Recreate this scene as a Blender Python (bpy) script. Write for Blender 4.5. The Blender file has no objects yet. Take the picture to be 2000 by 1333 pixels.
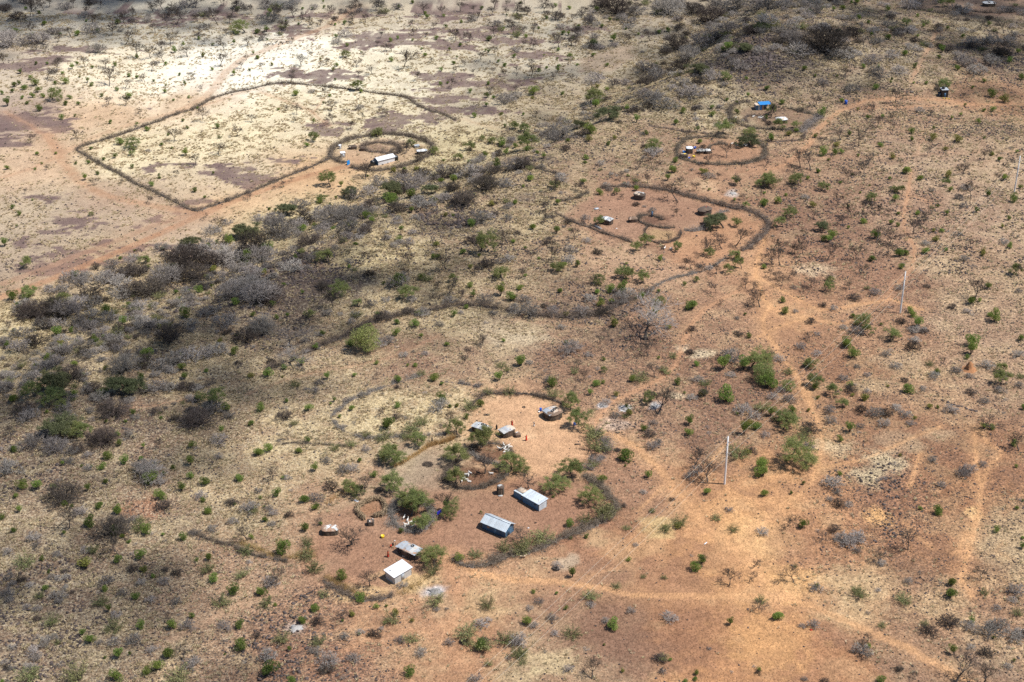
import bpy, math, random
import numpy as np
from mathutils import Vector

# ------------------------------------------------------------------ camera, sky, sun, exposure
scene = bpy.context.scene
CAM_H, PITCH, FPX = 200.0, math.radians(28.0), 3000.0
cam_data = bpy.data.cameras.new('camera')
cam_data.sensor_width = 36.0
cam_data.lens = FPX / 2000.0 * 36.0
cam_data.clip_start = 1.0
cam_data.clip_end = 30000.0
cam = bpy.data.objects.new('camera', cam_data)
cam.location = (0, 0, CAM_H)
cam.rotation_euler = (math.pi / 2 - PITCH, 0, 0)
scene.collection.objects.link(cam)
scene.camera = cam

SUN_EL = math.radians(60.0)
SHADOW_DIR = Vector((-1.0, 0.14, 0)).normalized()          # where shadows fall on the ground
world = bpy.data.worlds.new('World')
scene.world = world
world.use_nodes = True
wt = world.node_tree
bg = wt.nodes['Background']
sky = wt.nodes.new('ShaderNodeTexSky')
sky.sky_type = 'NISHITA'
sky.sun_disc = False
sky.sun_elevation = SUN_EL
sky.sun_rotation = math.atan2(-SHADOW_DIR.x, -SHADOW_DIR.y)
sky.altitude = 1200
wt.links.new(sky.outputs[0], bg.inputs[0])
bg.inputs[1].default_value = 0.085
sun_data = bpy.data.lights.new('sun', 'SUN')
sun_data.energy = 4.4
sun_data.angle = math.radians(0.5)
sun_data.color = (1.0, 0.965, 0.915)
sun = bpy.data.objects.new('sun', sun_data)
travel = Vector((SHADOW_DIR.x * math.cos(SUN_EL), SHADOW_DIR.y * math.cos(SUN_EL), -math.sin(SUN_EL)))
sun.rotation_euler = travel.to_track_quat('-Z', 'Y').to_euler()
sun.location = (200, 300, 400)
scene.collection.objects.link(sun)
vs = scene.view_settings
vs.view_transform = 'Standard'
vs.look = 'None'
vs.exposure = 0.36
vs.gamma = 1.0
vs.use_curve_mapping = False

C = scene.collection
rng = np.random.default_rng(11)
random.seed(11)

# ------------------------------------------------------------------ small helpers
_tab = np.random.default_rng(5).random((256, 256)).astype(np.float32)

def vnoise(x, y, s=0):
    x = np.asarray(x, np.float64) + s * 17.31; y = np.asarray(y, np.float64) + s * 9.77
    xi = np.floor(x).astype(np.int64); yi = np.floor(y).astype(np.int64)
    fx = x - xi; fy = y - yi
    fx = fx * fx * (3 - 2 * fx); fy = fy * fy * (3 - 2 * fy)
    a = _tab[xi & 255, yi & 255]; b = _tab[(xi + 1) & 255, yi & 255]
    c = _tab[xi & 255, (yi + 1) & 255]; d = _tab[(xi + 1) & 255, (yi + 1) & 255]
    return (a * (1 - fx) + b * fx) * (1 - fy) + (c * (1 - fx) + d * fx) * fy

def fbm(x, y, s=0, o=4):
    v = 0; a = .5; t = 0
    for i in range(o):
        v = v + a * vnoise(x * 2 ** i, y * 2 ** i, s + i); t += a; a *= .5
    return v / t

def sstep(a, b, x):
    t = np.clip((x - a) / (b - a), 0, 1)
    return t * t * (3 - 2 * t)

def flat(u, v, z=0.0):
    u = np.asarray(u, float); v = np.asarray(v, float)
    dx = u - 1000; dv = v - 666.5
    dy = FPX * math.cos(PITCH) - dv * math.sin(PITCH)
    dz = -FPX * math.sin(PITCH) - dv * math.cos(PITCH)
    t = (z - CAM_H) / dz
    return dx * t, dy * t

def seg_dist(x, y, P):
    """distance to a polyline, and the signed side of the nearest segment"""
    best = np.full(np.shape(x), 1e9); side = np.zeros(np.shape(x))
    for (ax, ay), (bx, by) in zip(P[:-1], P[1:]):
        ux, uy = bx - ax, by - ay
        L2 = ux * ux + uy * uy + 1e-9
        t = np.clip(((x - ax) * ux + (y - ay) * uy) / L2, 0, 1)
        d = np.hypot(x - ax - t * ux, y - ay - t * uy)
        sd = np.sign(ux * (y - ay) - uy * (x - ax))
        m = d < best
        best = np.where(m, d, best); side = np.where(m, sd, side)
    return best, side

_ep = [(-1400, 1500), (-500, 1040), (0, 760), (200, 690), (330, 625), (480, 560), (640, 475), (800, 412), (950, 350), (1080, 290), (1250, 212), (1380, 142), (1480, 75), (1560, 5), (1640, -80), (1760, -230)]
EDGE = [tuple(float(q) for q in flat(u, v)) for u, v in _ep]
HILL = [(flat(1540, 95), 55.0, 9.5), (flat(1960, 60), 70.0, 3.0)]

def scarp(x, y):
    d, s = seg_dist(x, y, EDGE)
    return d * s                                           # positive towards the low plain

def height(x, y):
    s = scarp(x, y) + (vnoise(x / 22, y / 22, 3) - .5) * 14
    h = -17.0 * sstep(-6, 44, s)
    for (cx, cy), r, a in HILL:
        h = h + a * np.exp(-((x - cx) ** 2 + (y - cy) ** 2) / (r * r)) * (1 - .75 * sstep(-6, 40, s))
    rough = sstep(60, 0, np.abs(s - 10))
    h = h + (fbm(x / 45, y / 45, 1, 3) - .5) * 1.6 + (fbm(x / 9, y / 9, 2, 3) - .5) * (.25 + 2.2 * rough)
    return h

def axis(*blocks):
    out = []
    for a, b, st in blocks: out += list(np.arange(a, b, st))
    return np.array(out + [blocks[-1][1]])

gx = axis((-7000, -1500, 500), (-1500, -500, 100), (-500, -270, 12), (-270, -140, 1.1), (-140, 140, .66), (140, 270, 1.1), (270, 500, 12), (500, 1500, 100), (1500, 7000, 500))
gy = axis((-3000, 0, 300), (0, 180, 20), (180, 225, 3), (225, 330, .6), (330, 480, .85), (480, 760, 1.25), (760, 1000, 12), (1000, 2000, 100), (2000, 12000, 700))
nx, ny = len(gx), len(gy)
XX, YY = np.meshgrid(gx, gy)
xf, yf = XX.ravel(), YY.ravel()
zf = height(xf, yf)
ZG = zf.reshape(ny, nx)
height_exact = height

def height(x, y):
    """the ground sheet's own height (bilinear over its grid)"""
    x = np.asarray(x, float); y = np.asarray(y, float)
    i = np.clip(np.searchsorted(gx, x) - 1, 0, nx - 2); j = np.clip(np.searchsorted(gy, y) - 1, 0, ny - 2)
    fx = np.clip((x - gx[i]) / (gx[i + 1] - gx[i]), 0, 1); fy = np.clip((y - gy[j]) / (gy[j + 1] - gy[j]), 0, 1)
    return (ZG[j, i] * (1 - fx) + ZG[j, i + 1] * fx) * (1 - fy) + (ZG[j + 1, i] * (1 - fx) + ZG[j + 1, i + 1] * fx) * fy

def G(u, v):
    """photograph pixel(s) -> world point on the terrain"""
    u = np.asarray(u, float); v = np.asarray(v, float)
    z = np.zeros(np.shape(u))
    for i in range(36):
        x, y = flat(u, v, z)
        z = .4 * z + .6 * height(x, y)
    x, y = flat(u, v, z)
    return x, y, z

def G1(u, v):
    x, y, z = G(np.array([u]), np.array([v]))
    return float(x[0]), float(y[0]), float(height(x, y)[0])

def GP(pts):
    x, y, z = G(np.array([p[0] for p in pts]), np.array([p[1] for p in pts]))
    return [(float(a), float(b)) for a, b in zip(x, y)]

def kpx(x, y, z=0.0):
    """photograph pixels per metre at a point"""
    return FPX / (np.asarray(y) * math.cos(PITCH) + (CAM_H - z) * math.sin(PITCH))

def pix(x, y, z):
    d = y * math.cos(PITCH) + (CAM_H - z) * math.sin(PITCH)
    return 1000 + FPX * x / d, 666.5 + FPX * ((CAM_H - z) * math.cos(PITCH) - y * math.sin(PITCH)) / d

def H1(x, y):
    return float(height(np.array([x]), np.array([y]))[0])

def lin(r, g, b):
    def f(c):
        c = c / 255.0
        return c / 12.92 if c <= .04045 else ((c + .055) / 1.055) ** 2.4
    return (f(r), f(g), f(b))

# ------------------------------------------------------------------ mesh building
class MB:
    def __init__(s):
        s.V = []; s.F = []; s.M = []; s.n = 0
    def add(s, V, F, m=0):
        V = np.asarray(V, np.float64).reshape(-1, 3); F = np.asarray(F, np.int64)
        s.V.append(V); s.F.append(F + s.n); s.M.append(np.full(len(F), m, np.int32)); s.n += len(V)
        return s
    def tubes(s, p0, p1, r0, r1, m=0, k=3):
        p0 = np.asarray(p0, float).reshape(-1, 3); p1 = np.asarray(p1, float).reshape(-1, 3); n = len(p0)
        if n == 0: return s
        r0 = np.broadcast_to(np.asarray(r0, float), (n,)); r1 = np.broadcast_to(np.asarray(r1, float), (n,))
        d = p1 - p0; d = d / (np.linalg.norm(d, axis=1, keepdims=True) + 1e-9)
        ref = np.where(np.abs(d[:, 2:3]) < .9, np.array([[0, 0, 1.]]), np.array([[1., 0, 0]]))
        a = np.cross(d, ref); a /= np.linalg.norm(a, axis=1, keepdims=True) + 1e-9
        b = np.cross(d, a)
        ang = np.arange(k) * 2 * math.pi / k
        ring = a[:, None, :] * np.cos(ang)[None, :, None] + b[:, None, :] * np.sin(ang)[None, :, None]
        V = np.concatenate([p0[:, None, :] + ring * r0[:, None, None], p1[:, None, :] + ring * r1[:, None, None]], 1)
        i = np.arange(k); j = (i + 1) % k
        F = np.stack([i, j, j + k, i + k], 1)[None] + (np.arange(n) * 2 * k)[:, None, None]
        s.add(V.reshape(-1, 3), F.reshape(-1, 4), m)
        if k > 3:                                            # cap the far end
            c = np.stack([np.full(k - 2, k), np.arange(k + 1, 2 * k - 1), np.arange(k + 2, 2 * k)], 1)
            cap = (c[None] + (np.arange(n) * 2 * k)[:, None, None]).reshape(-1, 3) - 2 * k * n
            s.F.append(cap + s.n); s.M.append(np.full(len(cap), m, np.int32))
        return s
    def leaves(s, c, size, r, m=0, up=0.0):
        c = np.asarray(c, float).reshape(-1, 3); n = len(c)
        a = r.normal(size=(n, 3)); a /= np.linalg.norm(a, axis=1, keepdims=True)
        nn = r.normal(size=(n, 3)) + np.array([0, 0, up]); b = np.cross(nn, a)
        b /= np.linalg.norm(b, axis=1, keepdims=True) + 1e-9
        sz = np.broadcast_to(np.asarray(size, float), (n,))[:, None]
        V = np.stack([c - a * sz, c - b * sz * .6, c + a * sz, c + b * sz * .6], 1).reshape(-1, 3)
        F = np.arange(n * 4).reshape(n, 4)
        return s.add(V, F, m)
    def box(s, lo, hi, m=0):
        x0, y0, z0 = lo; x1, y1, z1 = hi
        V = [(x0, y0, z0), (x1, y0, z0), (x1, y1, z0), (x0, y1, z0), (x0, y0, z1), (x1, y0, z1), (x1, y1, z1), (x0, y1, z1)]
        F = [(0, 3, 2, 1), (4, 5, 6, 7), (0, 1, 5, 4), (1, 2, 6, 5), (2, 3, 7, 6), (3, 0, 4, 7)]
        return s.add(V, F, m)
    def prism(s, poly, z0, z1, m=0):
        n = len(poly); poly = [tuple(p) for p in poly]
        b0 = z0 if hasattr(z0, '__len__') else [z0] * n; t0 = z1 if hasattr(z1, '__len__') else [z1] * n
        V = [(p[0], p[1], z) for p, z in zip(poly, b0)] + [(p[0], p[1], z) for p, z in zip(poly, t0)]
        s.add(V, [(i, (i + 1) % n, (i + 1) % n + n, i + n) for i in range(n)], m)
        T = [(0, i, i + 1) for i in range(1, n - 1)]
        s.F.append(np.array([(a + n, b + n, c + n) for a, b, c in T]) + s.n - 2 * n); s.M.append(np.full(len(T), m, np.int32))
        return s
    def lathe(s, prof, k=12, m=0, ox=0, oy=0):
        V = []
        for r, z in prof:
            for i in range(k):
                a = 2 * math.pi * i / k
                V.append((ox + r * math.cos(a), oy + r * math.sin(a), z))
        F = [(j * k + i, j * k + (i + 1) % k, (j + 1) * k + (i + 1) % k, (j + 1) * k + i) for j in range(len(prof) - 1) for i in range(k)]
        return s.add(V, F, m)
    def mesh(s, name, mats, smooth=False):
        V = np.concatenate(s.V) if s.V else np.zeros((0, 3))
        loops = []; sizes = []; mi = []
        for F, M in zip(s.F, s.M):
            if len(F) == 0: continue
            loops.append(F.reshape(-1)); sizes.append(np.full(len(F), F.shape[1])); mi.append(M)
        loops = np.concatenate(loops); sizes = np.concatenate(sizes); mi = np.concatenate(mi)
        me = bpy.data.meshes.new(name)
        me.vertices.add(len(V)); me.vertices.foreach_set('co', V.astype(np.float32).ravel())
        me.loops.add(len(loops)); me.loops.foreach_set('vertex_index', loops.astype(np.int32))
        me.polygons.add(len(sizes))
        me.polygons.foreach_set('loop_start', np.concatenate([[0], np.cumsum(sizes)[:-1]]).astype(np.int32))
        me.polygons.foreach_set('material_index', mi.astype(np.int32))
        if smooth: me.polygons.foreach_set('use_smooth', np.ones(len(sizes), bool))
        me.update(calc_edges=True)
        for m in (mats if isinstance(mats, (list, tuple)) else [mats]): me.materials.append(m)
        return me
    def obj(s, name, mats, parent=None, smooth=False):
        return link(name, s.mesh(name, mats, smooth), parent)

def link(name, data, parent=None, loc=None, rz=0.0, sc=None):
    o = bpy.data.objects.new(name, data)
    C.objects.link(o)
    if parent is not None: o.parent = parent
    if loc is not None: o.location = loc
    if rz: o.rotation_euler = (0, 0, rz)
    if sc is not None: o.scale = sc if hasattr(sc, '__len__') else (sc, sc, sc)
    return o

def tag(o, label, cat, group=None, kind=None):
    o['label'] = label; o['category'] = cat
    if group: o['group'] = group
    if kind: o['kind'] = kind
    return o

def thing(name, label, cat, loc, rz=0.0, group=None):
    o = link(name, None, None, loc, rz)
    o.empty_display_size = .3
    return tag(o, label, cat, group)

# ------------------------------------------------------------------ materials
def new_mat(name):
    m = bpy.data.materials.new(name); m.use_nodes = True
    nt = m.node_tree; nt.nodes.clear()
    out = nt.nodes.new('ShaderNodeOutputMaterial')
    return m, nt, out

def N(nt, t, **kw):
    n = nt.nodes.new(t)
    for k, v in kw.items(): setattr(n, k, v)
    return n

def ramp(nt, src, stops):
    r = N(nt, 'ShaderNodeValToRGB')
    e = r.color_ramp.elements
    while len(e) < len(stops): e.new(.5)
    for i, (p, c) in enumerate(stops):
        e[i].position = p; e[i].color = tuple(c) + (1,) if len(c) == 3 else c
    nt.links.new(src, r.inputs[0])
    return r.outputs[0]

def mat_plain(name, col, var=.25, scale=6.0, rough=.85, dirt=None, dirt_amt=.5, metal=0.0, island=False):
    """a base colour with noise wear, a per-object shift and optional dirt or rust patches"""
    m, nt, out = new_mat(name); L = nt.links
    b = N(nt, 'ShaderNodeBsdfPrincipled'); b.inputs['Roughness'].default_value = rough; b.inputs['Metallic'].default_value = metal
    tc = N(nt, 'ShaderNodeTexCoord')
    no = N(nt, 'ShaderNodeTexNoise'); no.inputs['Scale'].default_value = scale; no.inputs['Detail'].default_value = 5; no.inputs['Roughness'].default_value = .65
    L.new(tc.outputs['Object'], no.inputs['Vector'])
    lo = tuple(c * (1 - var) for c in col); hi = tuple(min(1, c * (1 + var)) for c in col)
    c1 = ramp(nt, no.outputs[0], [(.3, lo), (.7, hi)])
    if dirt:
        n2 = N(nt, 'ShaderNodeTexNoise'); n2.inputs['Scale'].default_value = scale * .35; n2.inputs['Detail'].default_value = 6
        L.new(tc.outputs['Object'], n2.inputs['Vector'])
        f = ramp(nt, n2.outputs[0], [(.5, (0, 0, 0)), (.68, (dirt_amt,) * 3)])
        mx = N(nt, 'ShaderNodeMix', data_type='RGBA'); L.new(f, mx.inputs[0]); L.new(c1, mx.inputs[6]); mx.inputs[7].default_value = tuple(dirt) + (1,)
        c1 = mx.outputs[2]
    hs = N(nt, 'ShaderNodeHueSaturation')
    if island:
        rnd = N(nt, 'ShaderNodeNewGeometry').outputs['Random Per Island']
    else:
        rnd = N(nt, 'ShaderNodeObjectInfo').outputs['Random']
    mr = N(nt, 'ShaderNodeMapRange'); mr.inputs[3].default_value = 1 - var * .9; mr.inputs[4].default_value = 1 + var * .9
    L.new(rnd, mr.inputs[0]); L.new(mr.outputs[0], hs.inputs['Value'])
    L.new(c1, hs.inputs['Color']); L.new(hs.outputs[0], b.inputs['Base Color'])
    L.new(b.outputs[0], out.inputs[0])
    return m

def mat_leaf(name, dark, light, trans=.25, ovar=.3):
    m, nt, out = new_mat(name); L = nt.links
    gi = N(nt, 'ShaderNodeNewGeometry'); oi = N(nt, 'ShaderNodeObjectInfo')
    c = ramp(nt, gi.outputs['Random Per Island'], [(0, dark), (1, light)])
    hs = N(nt, 'ShaderNodeHueSaturation')
    mr = N(nt, 'ShaderNodeMapRange'); mr.inputs[3].default_value = 1 - ovar; mr.inputs[4].default_value = 1 + ovar
    mh = N(nt, 'ShaderNodeMapRange'); mh.inputs[3].default_value = .485; mh.inputs[4].default_value = .515
    wn = N(nt, 'ShaderNodeTexWhiteNoise', noise_dimensions='1D'); L.new(oi.outputs['Random'], wn.inputs['W'])
    L.new(oi.outputs['Random'], mr.inputs[0]); L.new(mr.outputs[0], hs.inputs['Value'])
    L.new(wn.outputs['Value'], mh.inputs[0]); L.new(mh.outputs[0], hs.inputs['Hue'])
    L.new(c, hs.inputs['Color'])
    d = N(nt, 'ShaderNodeBsdfDiffuse'); t = N(nt, 'ShaderNodeBsdfTranslucent'); mx = N(nt, 'ShaderNodeMixShader')
    mx.inputs[0].default_value = trans
    L.new(hs.outputs[0], d.inputs[0]); L.new(hs.outputs[0], t.inputs[0])
    L.new(d.outputs[0], mx.inputs[1]); L.new(t.outputs[0], mx.inputs[2]); L.new(mx.outputs[0], out.inputs[0])
    return m

M = dict(
    leaf=mat_leaf('evergreen_leaf', (.10, .14, .035), (.30, .38, .10), ovar=.38, trans=.42),
    leaf_y=mat_leaf('yellowgreen_leaf', (.13, .135, .035), (.33, .31, .09), ovar=.2),
    leaf_a=mat_leaf('acacia_leaf', (.15, .18, .06), (.42, .46, .18), ovar=.2, trans=.45),
    leaf_u=mat_leaf('umbrella_leaf', (.085, .095, .05), (.22, .235, .12), ovar=.2),
    leaf_o=mat_leaf('dusty_leaf', (.15, .16, .07), (.36, .36, .16), ovar=.22),
    bark=mat_plain('bark', (.075, .06, .05), .35, 9),
    twig=mat_leaf('bare_twig', (.05, .041, .036), (.14, .115, .098), trans=0, ovar=.3),
    grey=mat_leaf('grey_twig', (.155, .136, .122), (.44, .395, .355), trans=0, ovar=.40),
    brush=mat_leaf('cut_brush', (.095, .074, .06), (.34, .275, .215), trans=0, ovar=.15),
    brush_pale=mat_leaf('weathered_brush', (.16, .14, .125), (.44, .39, .35), trans=0, ovar=.12),
    brush_core=mat_plain('packed_brush', (.115, .09, .074), .5, 3),
    brush_core_pale=mat_plain('packed_weathered_brush', (.17, .14, .12), .4, 3),
    straw=mat_leaf('straw', (.42, .28, .11), (.82, .60, .28), trans=.15, ovar=.2),
    grass=mat_leaf('dry_grass', (.30, .235, .135), (.60, .49, .32), trans=.15, ovar=.28),
    stone=mat_plain('lava_stone', (.075, .056, .05), .45, 3, island=False),
    metal=mat_plain('galvanised_sheet', (.47, .50, .53), .08, 3, .42, (.36, .30, .25), .7, .2),
    white=mat_plain('white_sheet', (.80, .81, .83), .07, 2, .45, (.62, .60, .58), .35, .1),
    wallgrey=mat_plain('grey_wall_sheet', (.56, .54, .52), .07, 4, .5, (.40, .34, .29), .5, .15),
    paleblue=mat_plain('pale_blue_sheet', (.58, .64, .68), .13, 3, .45, (.42, .36, .31), .6, .1),
    blue=mat_plain('blue_wall_sheet', (.085, .20, .33), .12, 4, .5, (.16, .24, .30), .7, .1),
    navy=mat_plain('navy_and_shaded_blue_sheet', (.035, .095, .175), .15, 4, .5, (.08, .15, .21), .7, .1),  # navy, also the gabled house's blue wall coloured as in shade
    rust=mat_plain('rusty_sheet', (.38, .23, .15), .25, 5, .7, (.55, .47, .40), .7),
    card=mat_plain('cardboard', (.58, .46, .35), .15, 5, .9, (.40, .30, .22), .5),
    plastic=mat_plain('plastic_sheet', (.52, .52, .50), .1, 5, .5, (.5, .45, .4), .5),
    bluetarp=mat_plain('blue_tarpaulin', (.03, .22, .55), .12, 5, .5),
    mud=mat_plain('mud', (.17, .115, .08), .25, 4, .95),
    dung=mat_plain('dung_plaster', (.09, .065, .05), .3, 5, .95),
    stick=mat_leaf('wall_stick', (.045, .036, .03), (.20, .155, .12), trans=0, ovar=.1),
    stickpale=mat_leaf('pen_stick', (.09, .065, .045), (.46, .34, .22), trans=0, ovar=.1),
    dark=mat_plain('opening_shade', (.012, .011, .01), .1, 3),  # near-black panel colour standing in for shade inside openings
    rubber=mat_plain('rubber', (.022, .022, .022), .2, 5, .8),
    tank=mat_plain('black_tank', (.02, .022, .025), .1, 4, .4),
    concrete=mat_plain('concrete', (.74, .73, .71), .08, 6, .85),
    steel=mat_plain('grey_steel', (.30, .31, .33), .1, 5, .5),
    insul=mat_plain('insulator', (.20, .045, .02), .1, 5, .3),
    wire=mat_plain('wire', (.62, .56, .46), .05, 2, .45),
    redcloth=mat_plain('red_cloth', (.58, .045, .02), .2, 8, .9),
    orangecloth=mat_plain('orange_cloth', (.75, .12, .02), .2, 8, .9),
    bluecloth=mat_plain('blue_cloth', (.02, .02, .42), .15, 8, .9),
    whitecloth=mat_plain('white_cloth', (.78, .77, .74), .1, 8, .9),
    greencloth=mat_plain('green_cloth', (.02, .15, .09), .15, 8, .9),
    skin=mat_plain('skin', (.06, .032, .02), .15, 8, .6),
    hair=mat_plain('hair', (.012, .01, .01), .1, 8, .8),
    goat=mat_plain('goat_coat', (.80, .77, .71), .10, 5, .9),
    goatdark=mat_plain('dark_goat_coat', (.035, .028, .025), .2, 5, .9),
    dog=mat_plain('tan_coat', (.66, .52, .36), .1, 5, .9),
    yellow=mat_plain('yellow_plastic', (.78, .56, .02), .08, 6, .5),
    bluepl=mat_plain('blue_plastic', (.015, .09, .45), .1, 6, .4),
    bluegate=mat_plain('blue_paint', (.02, .24, .62), .1, 6, .5),
    termite=mat_plain('termite_earth', (.42, .20, .09), .25, 6, .95),
    cloud=mat_plain('cloud', (.86, .87, .88), .02, 1),
    ash=mat_plain('ash', (.31, .295, .28), .3, 3, .95),
)
# ------------------------------------------------------------------ the ground: soil colours, tracks, yards
# soil as read off the photograph, plain sunlight and lower-left shade painted in: pixel, colour, stoniness, grass cover
SOIL_AND_LIGHT = """100,40,158,148,132,.2,.5 300,60,172,160,140,.1,.4 500,40,178,162,138,.1,.3 700,40,192,172,142,.1,.3 900,30,178,158,135,.1,.3 1050,60,188,172,146,.1,.4
1250,40,160,142,118,.3,.5 1450,40,150,132,108,.5,.5 1650,40,146,124,98,.6,.6 1900,10,132,108,90,.2,.1 1900,60,152,132,104,.4,.6 30,130,195,172,145,.1,.3 200,130,236,214,178,.05,.3
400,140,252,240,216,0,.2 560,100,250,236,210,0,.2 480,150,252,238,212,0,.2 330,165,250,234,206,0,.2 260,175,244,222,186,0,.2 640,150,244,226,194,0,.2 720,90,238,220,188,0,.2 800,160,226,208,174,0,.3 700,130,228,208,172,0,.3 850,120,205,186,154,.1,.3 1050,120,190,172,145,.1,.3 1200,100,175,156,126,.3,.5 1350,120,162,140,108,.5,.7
1480,110,96,84,74,1,.2 1600,130,142,120,94,.7,.6 1750,110,158,136,108,.5,.6 1950,110,132,108,88,.8,.4 40,235,165,138,120,.1,.2 200,215,208,168,128,.05,.2 350,190,216,180,140,0,.2
560,210,228,206,166,0,.4 750,230,220,198,158,.05,.4 900,200,196,175,143,.1,.3 1050,190,168,146,115,.3,.5 1200,200,172,150,114,.4,.8 1380,210,176,154,118,.4,.8 1600,230,166,134,103,.4,.5
1750,230,166,126,95,.6,.4 1950,200,172,126,90,.3,.2 1950,260,158,124,94,.7,.5 60,320,204,168,132,.1,.2 250,300,226,202,158,.05,.5 450,280,230,206,162,.05,.5 600,350,208,164,118,0,.1
900,310,198,176,128,.3,.8 1100,300,170,142,108,.5,.6 1250,310,166,134,103,.4,.6 1400,310,170,127,96,.2,.1 1600,320,170,132,100,.5,.4 1800,310,180,146,115,.4,.5 1960,320,192,157,122,.3,.5
60,420,186,160,130,.2,.3 200,400,178,148,121,.1,.3 350,450,192,162,132,.1,.2 480,400,212,172,127,0,.1 560,440,190,168,122,.3,.8 750,400,180,158,113,.5,.7 900,420,158,130,99,.8,.5
1050,420,175,148,108,.4,.7 1250,400,168,123,94,.05,.05 1400,430,174,128,94,.1,.1 1600,420,148,108,83,.5,.3 1800,420,174,135,106,.5,.4 1950,420,184,148,117,.4,.5 60,520,172,146,120,.3,.3
200,520,182,155,118,.3,.4 350,560,172,145,104,.6,.7 500,560,128,105,84,1,.3 650,540,122,100,84,1,.3 750,500,192,165,114,.4,1 900,490,170,142,104,.6,.8 1050,500,166,135,99,.6,.6
1250,520,176,133,102,.3,.3 1400,510,182,133,98,.1,.1 1600,540,162,116,85,.6,.3 1750,550,158,114,86,.5,.3 1900,540,188,150,114,.6,.6 40,640,196,170,122,.1,1 200,640,190,163,114,.3,1
350,650,172,145,104,.6,.8 500,640,142,117,91,.8,.6 700,600,176,149,105,.5,.9 850,610,172,145,104,.5,.8 1000,650,188,158,122,.4,.6 1150,600,150,119,90,.9,.4 1250,650,158,118,89,.8,.3
1400,600,178,134,100,.5,.3 1550,620,194,141,98,.1,.1 1700,640,175,129,95,.5,.2 1900,640,186,148,114,.6,.6 60,760,152,126,96,.7,.8 250,810,122,98,77,.7,.5 400,740,172,145,104,.5,.9
600,760,182,153,113,.5,.7 800,710,148,110,85,.4,.3 950,690,170,134,101,.5,.4 1100,700,148,110,83,.6,.3 1300,700,156,115,86,.6,.3 1450,760,150,108,81,.6,.3 1650,720,162,114,80,.5,.3
1800,760,184,143,104,.5,.5 1950,740,180,142,108,.5,.5 60,900,148,123,96,.8,.8 250,900,148,121,93,.7,.8 450,870,184,153,112,.5,.8 600,900,194,165,120,.4,.9 780,810,204,176,126,.2,1
1000,810,214,164,120,0,0 1060,880,202,152,110,0,0 1250,830,170,129,98,.6,.4 1400,850,144,105,80,.5,.3 1600,850,184,138,95,.5,.4 1750,850,152,107,76,.3,.1 1900,870,158,111,78,.4,.1
80,1020,154,128,98,.6,.8 300,1000,156,128,97,.6,.7 480,960,194,163,118,.4,.9 650,960,184,143,107,.3,.3 790,930,170,145,117,0,.1 900,1000,164,121,90,0,0 1100,1000,156,107,79,0,0
1250,960,168,124,93,.3,.3 1350,960,180,128,88,.1,.1 1480,960,202,146,96,.1,.1 1600,960,186,133,91,.4,.2 1750,950,152,105,76,.85,.2 1900,980,166,114,77,.5,.1 80,1150,134,112,88,.8,.8
250,1130,158,131,100,.7,.8 450,1120,175,136,103,.5,.5 650,1080,172,123,90,.1,.05 850,1060,172,121,88,.05,.05 1000,1100,183,138,100,.2,.2 1150,1060,172,122,87,.1,.1 1300,1050,192,138,92,.05,.05
1450,1060,208,150,96,.05,.05 1600,1080,188,134,91,.3,.2 1750,1050,164,114,80,.8,.2 1880,1080,168,117,80,.4,.1 1970,1080,188,152,110,.7,.6 60,1280,138,115,90,.8,.8 250,1250,158,131,100,.7,.8
420,1240,175,139,105,.7,.6 600,1210,165,122,91,.9,.3 620,1290,156,110,82,1,.2 780,1200,187,138,98,.2,.2 900,1250,179,129,91,.1,.1 1100,1180,157,116,88,.1,.2 1200,1240,134,97,75,.1,.1
1100,1300,170,133,100,.2,.4 1350,1200,166,116,80,.05,.05 1450,1270,190,134,88,.05,.05 1600,1260,180,125,84,.1,.05 1650,1160,184,140,98,.2,.4 1800,1180,172,130,95,.5,.4 1800,1290,156,120,91,.3,.4
1950,1230,179,138,103,.6,.5 480,345,206,180,145,.1,.3 1200,450,176,134,102,.2,.1 1960,1320,150,118,92,.4,.3 -150,700,185,158,115,.3,.6 -150,1100,135,112,88,.7,.7 2150,600,180,142,110,.5,.4
2150,1000,178,130,90,.5,.3 -150,300,205,175,138,.1,.3 2150,200,160,124,94,.5,.4 600,-120,185,168,142,.1,.3 1500,-120,150,130,105,.5,.5 600,1420,165,122,92,.6,.4 1400,1420,195,140,92,.1,.1""".split()
SOIL_AND_LIGHT = np.array([[float(q) for q in s.split(',')] for s in SOIL_AND_LIGHT])
sx, sy, _ = G(SOIL_AND_LIGHT[:, 0], SOIL_AND_LIGHT[:, 1])
SOIL_AND_LIGHT[(SOIL_AND_LIGHT[:, 0] > 1080) & (SOIL_AND_LIGHT[:, 1] > 280), 6] *= .5
SCOL = np.array([lin(*c) for c in SOIL_AND_LIGHT[:, 2:5]])
ALB = np.array([.84, .90, .96])                                                    # photograph colour -> base colour under this sun

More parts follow.
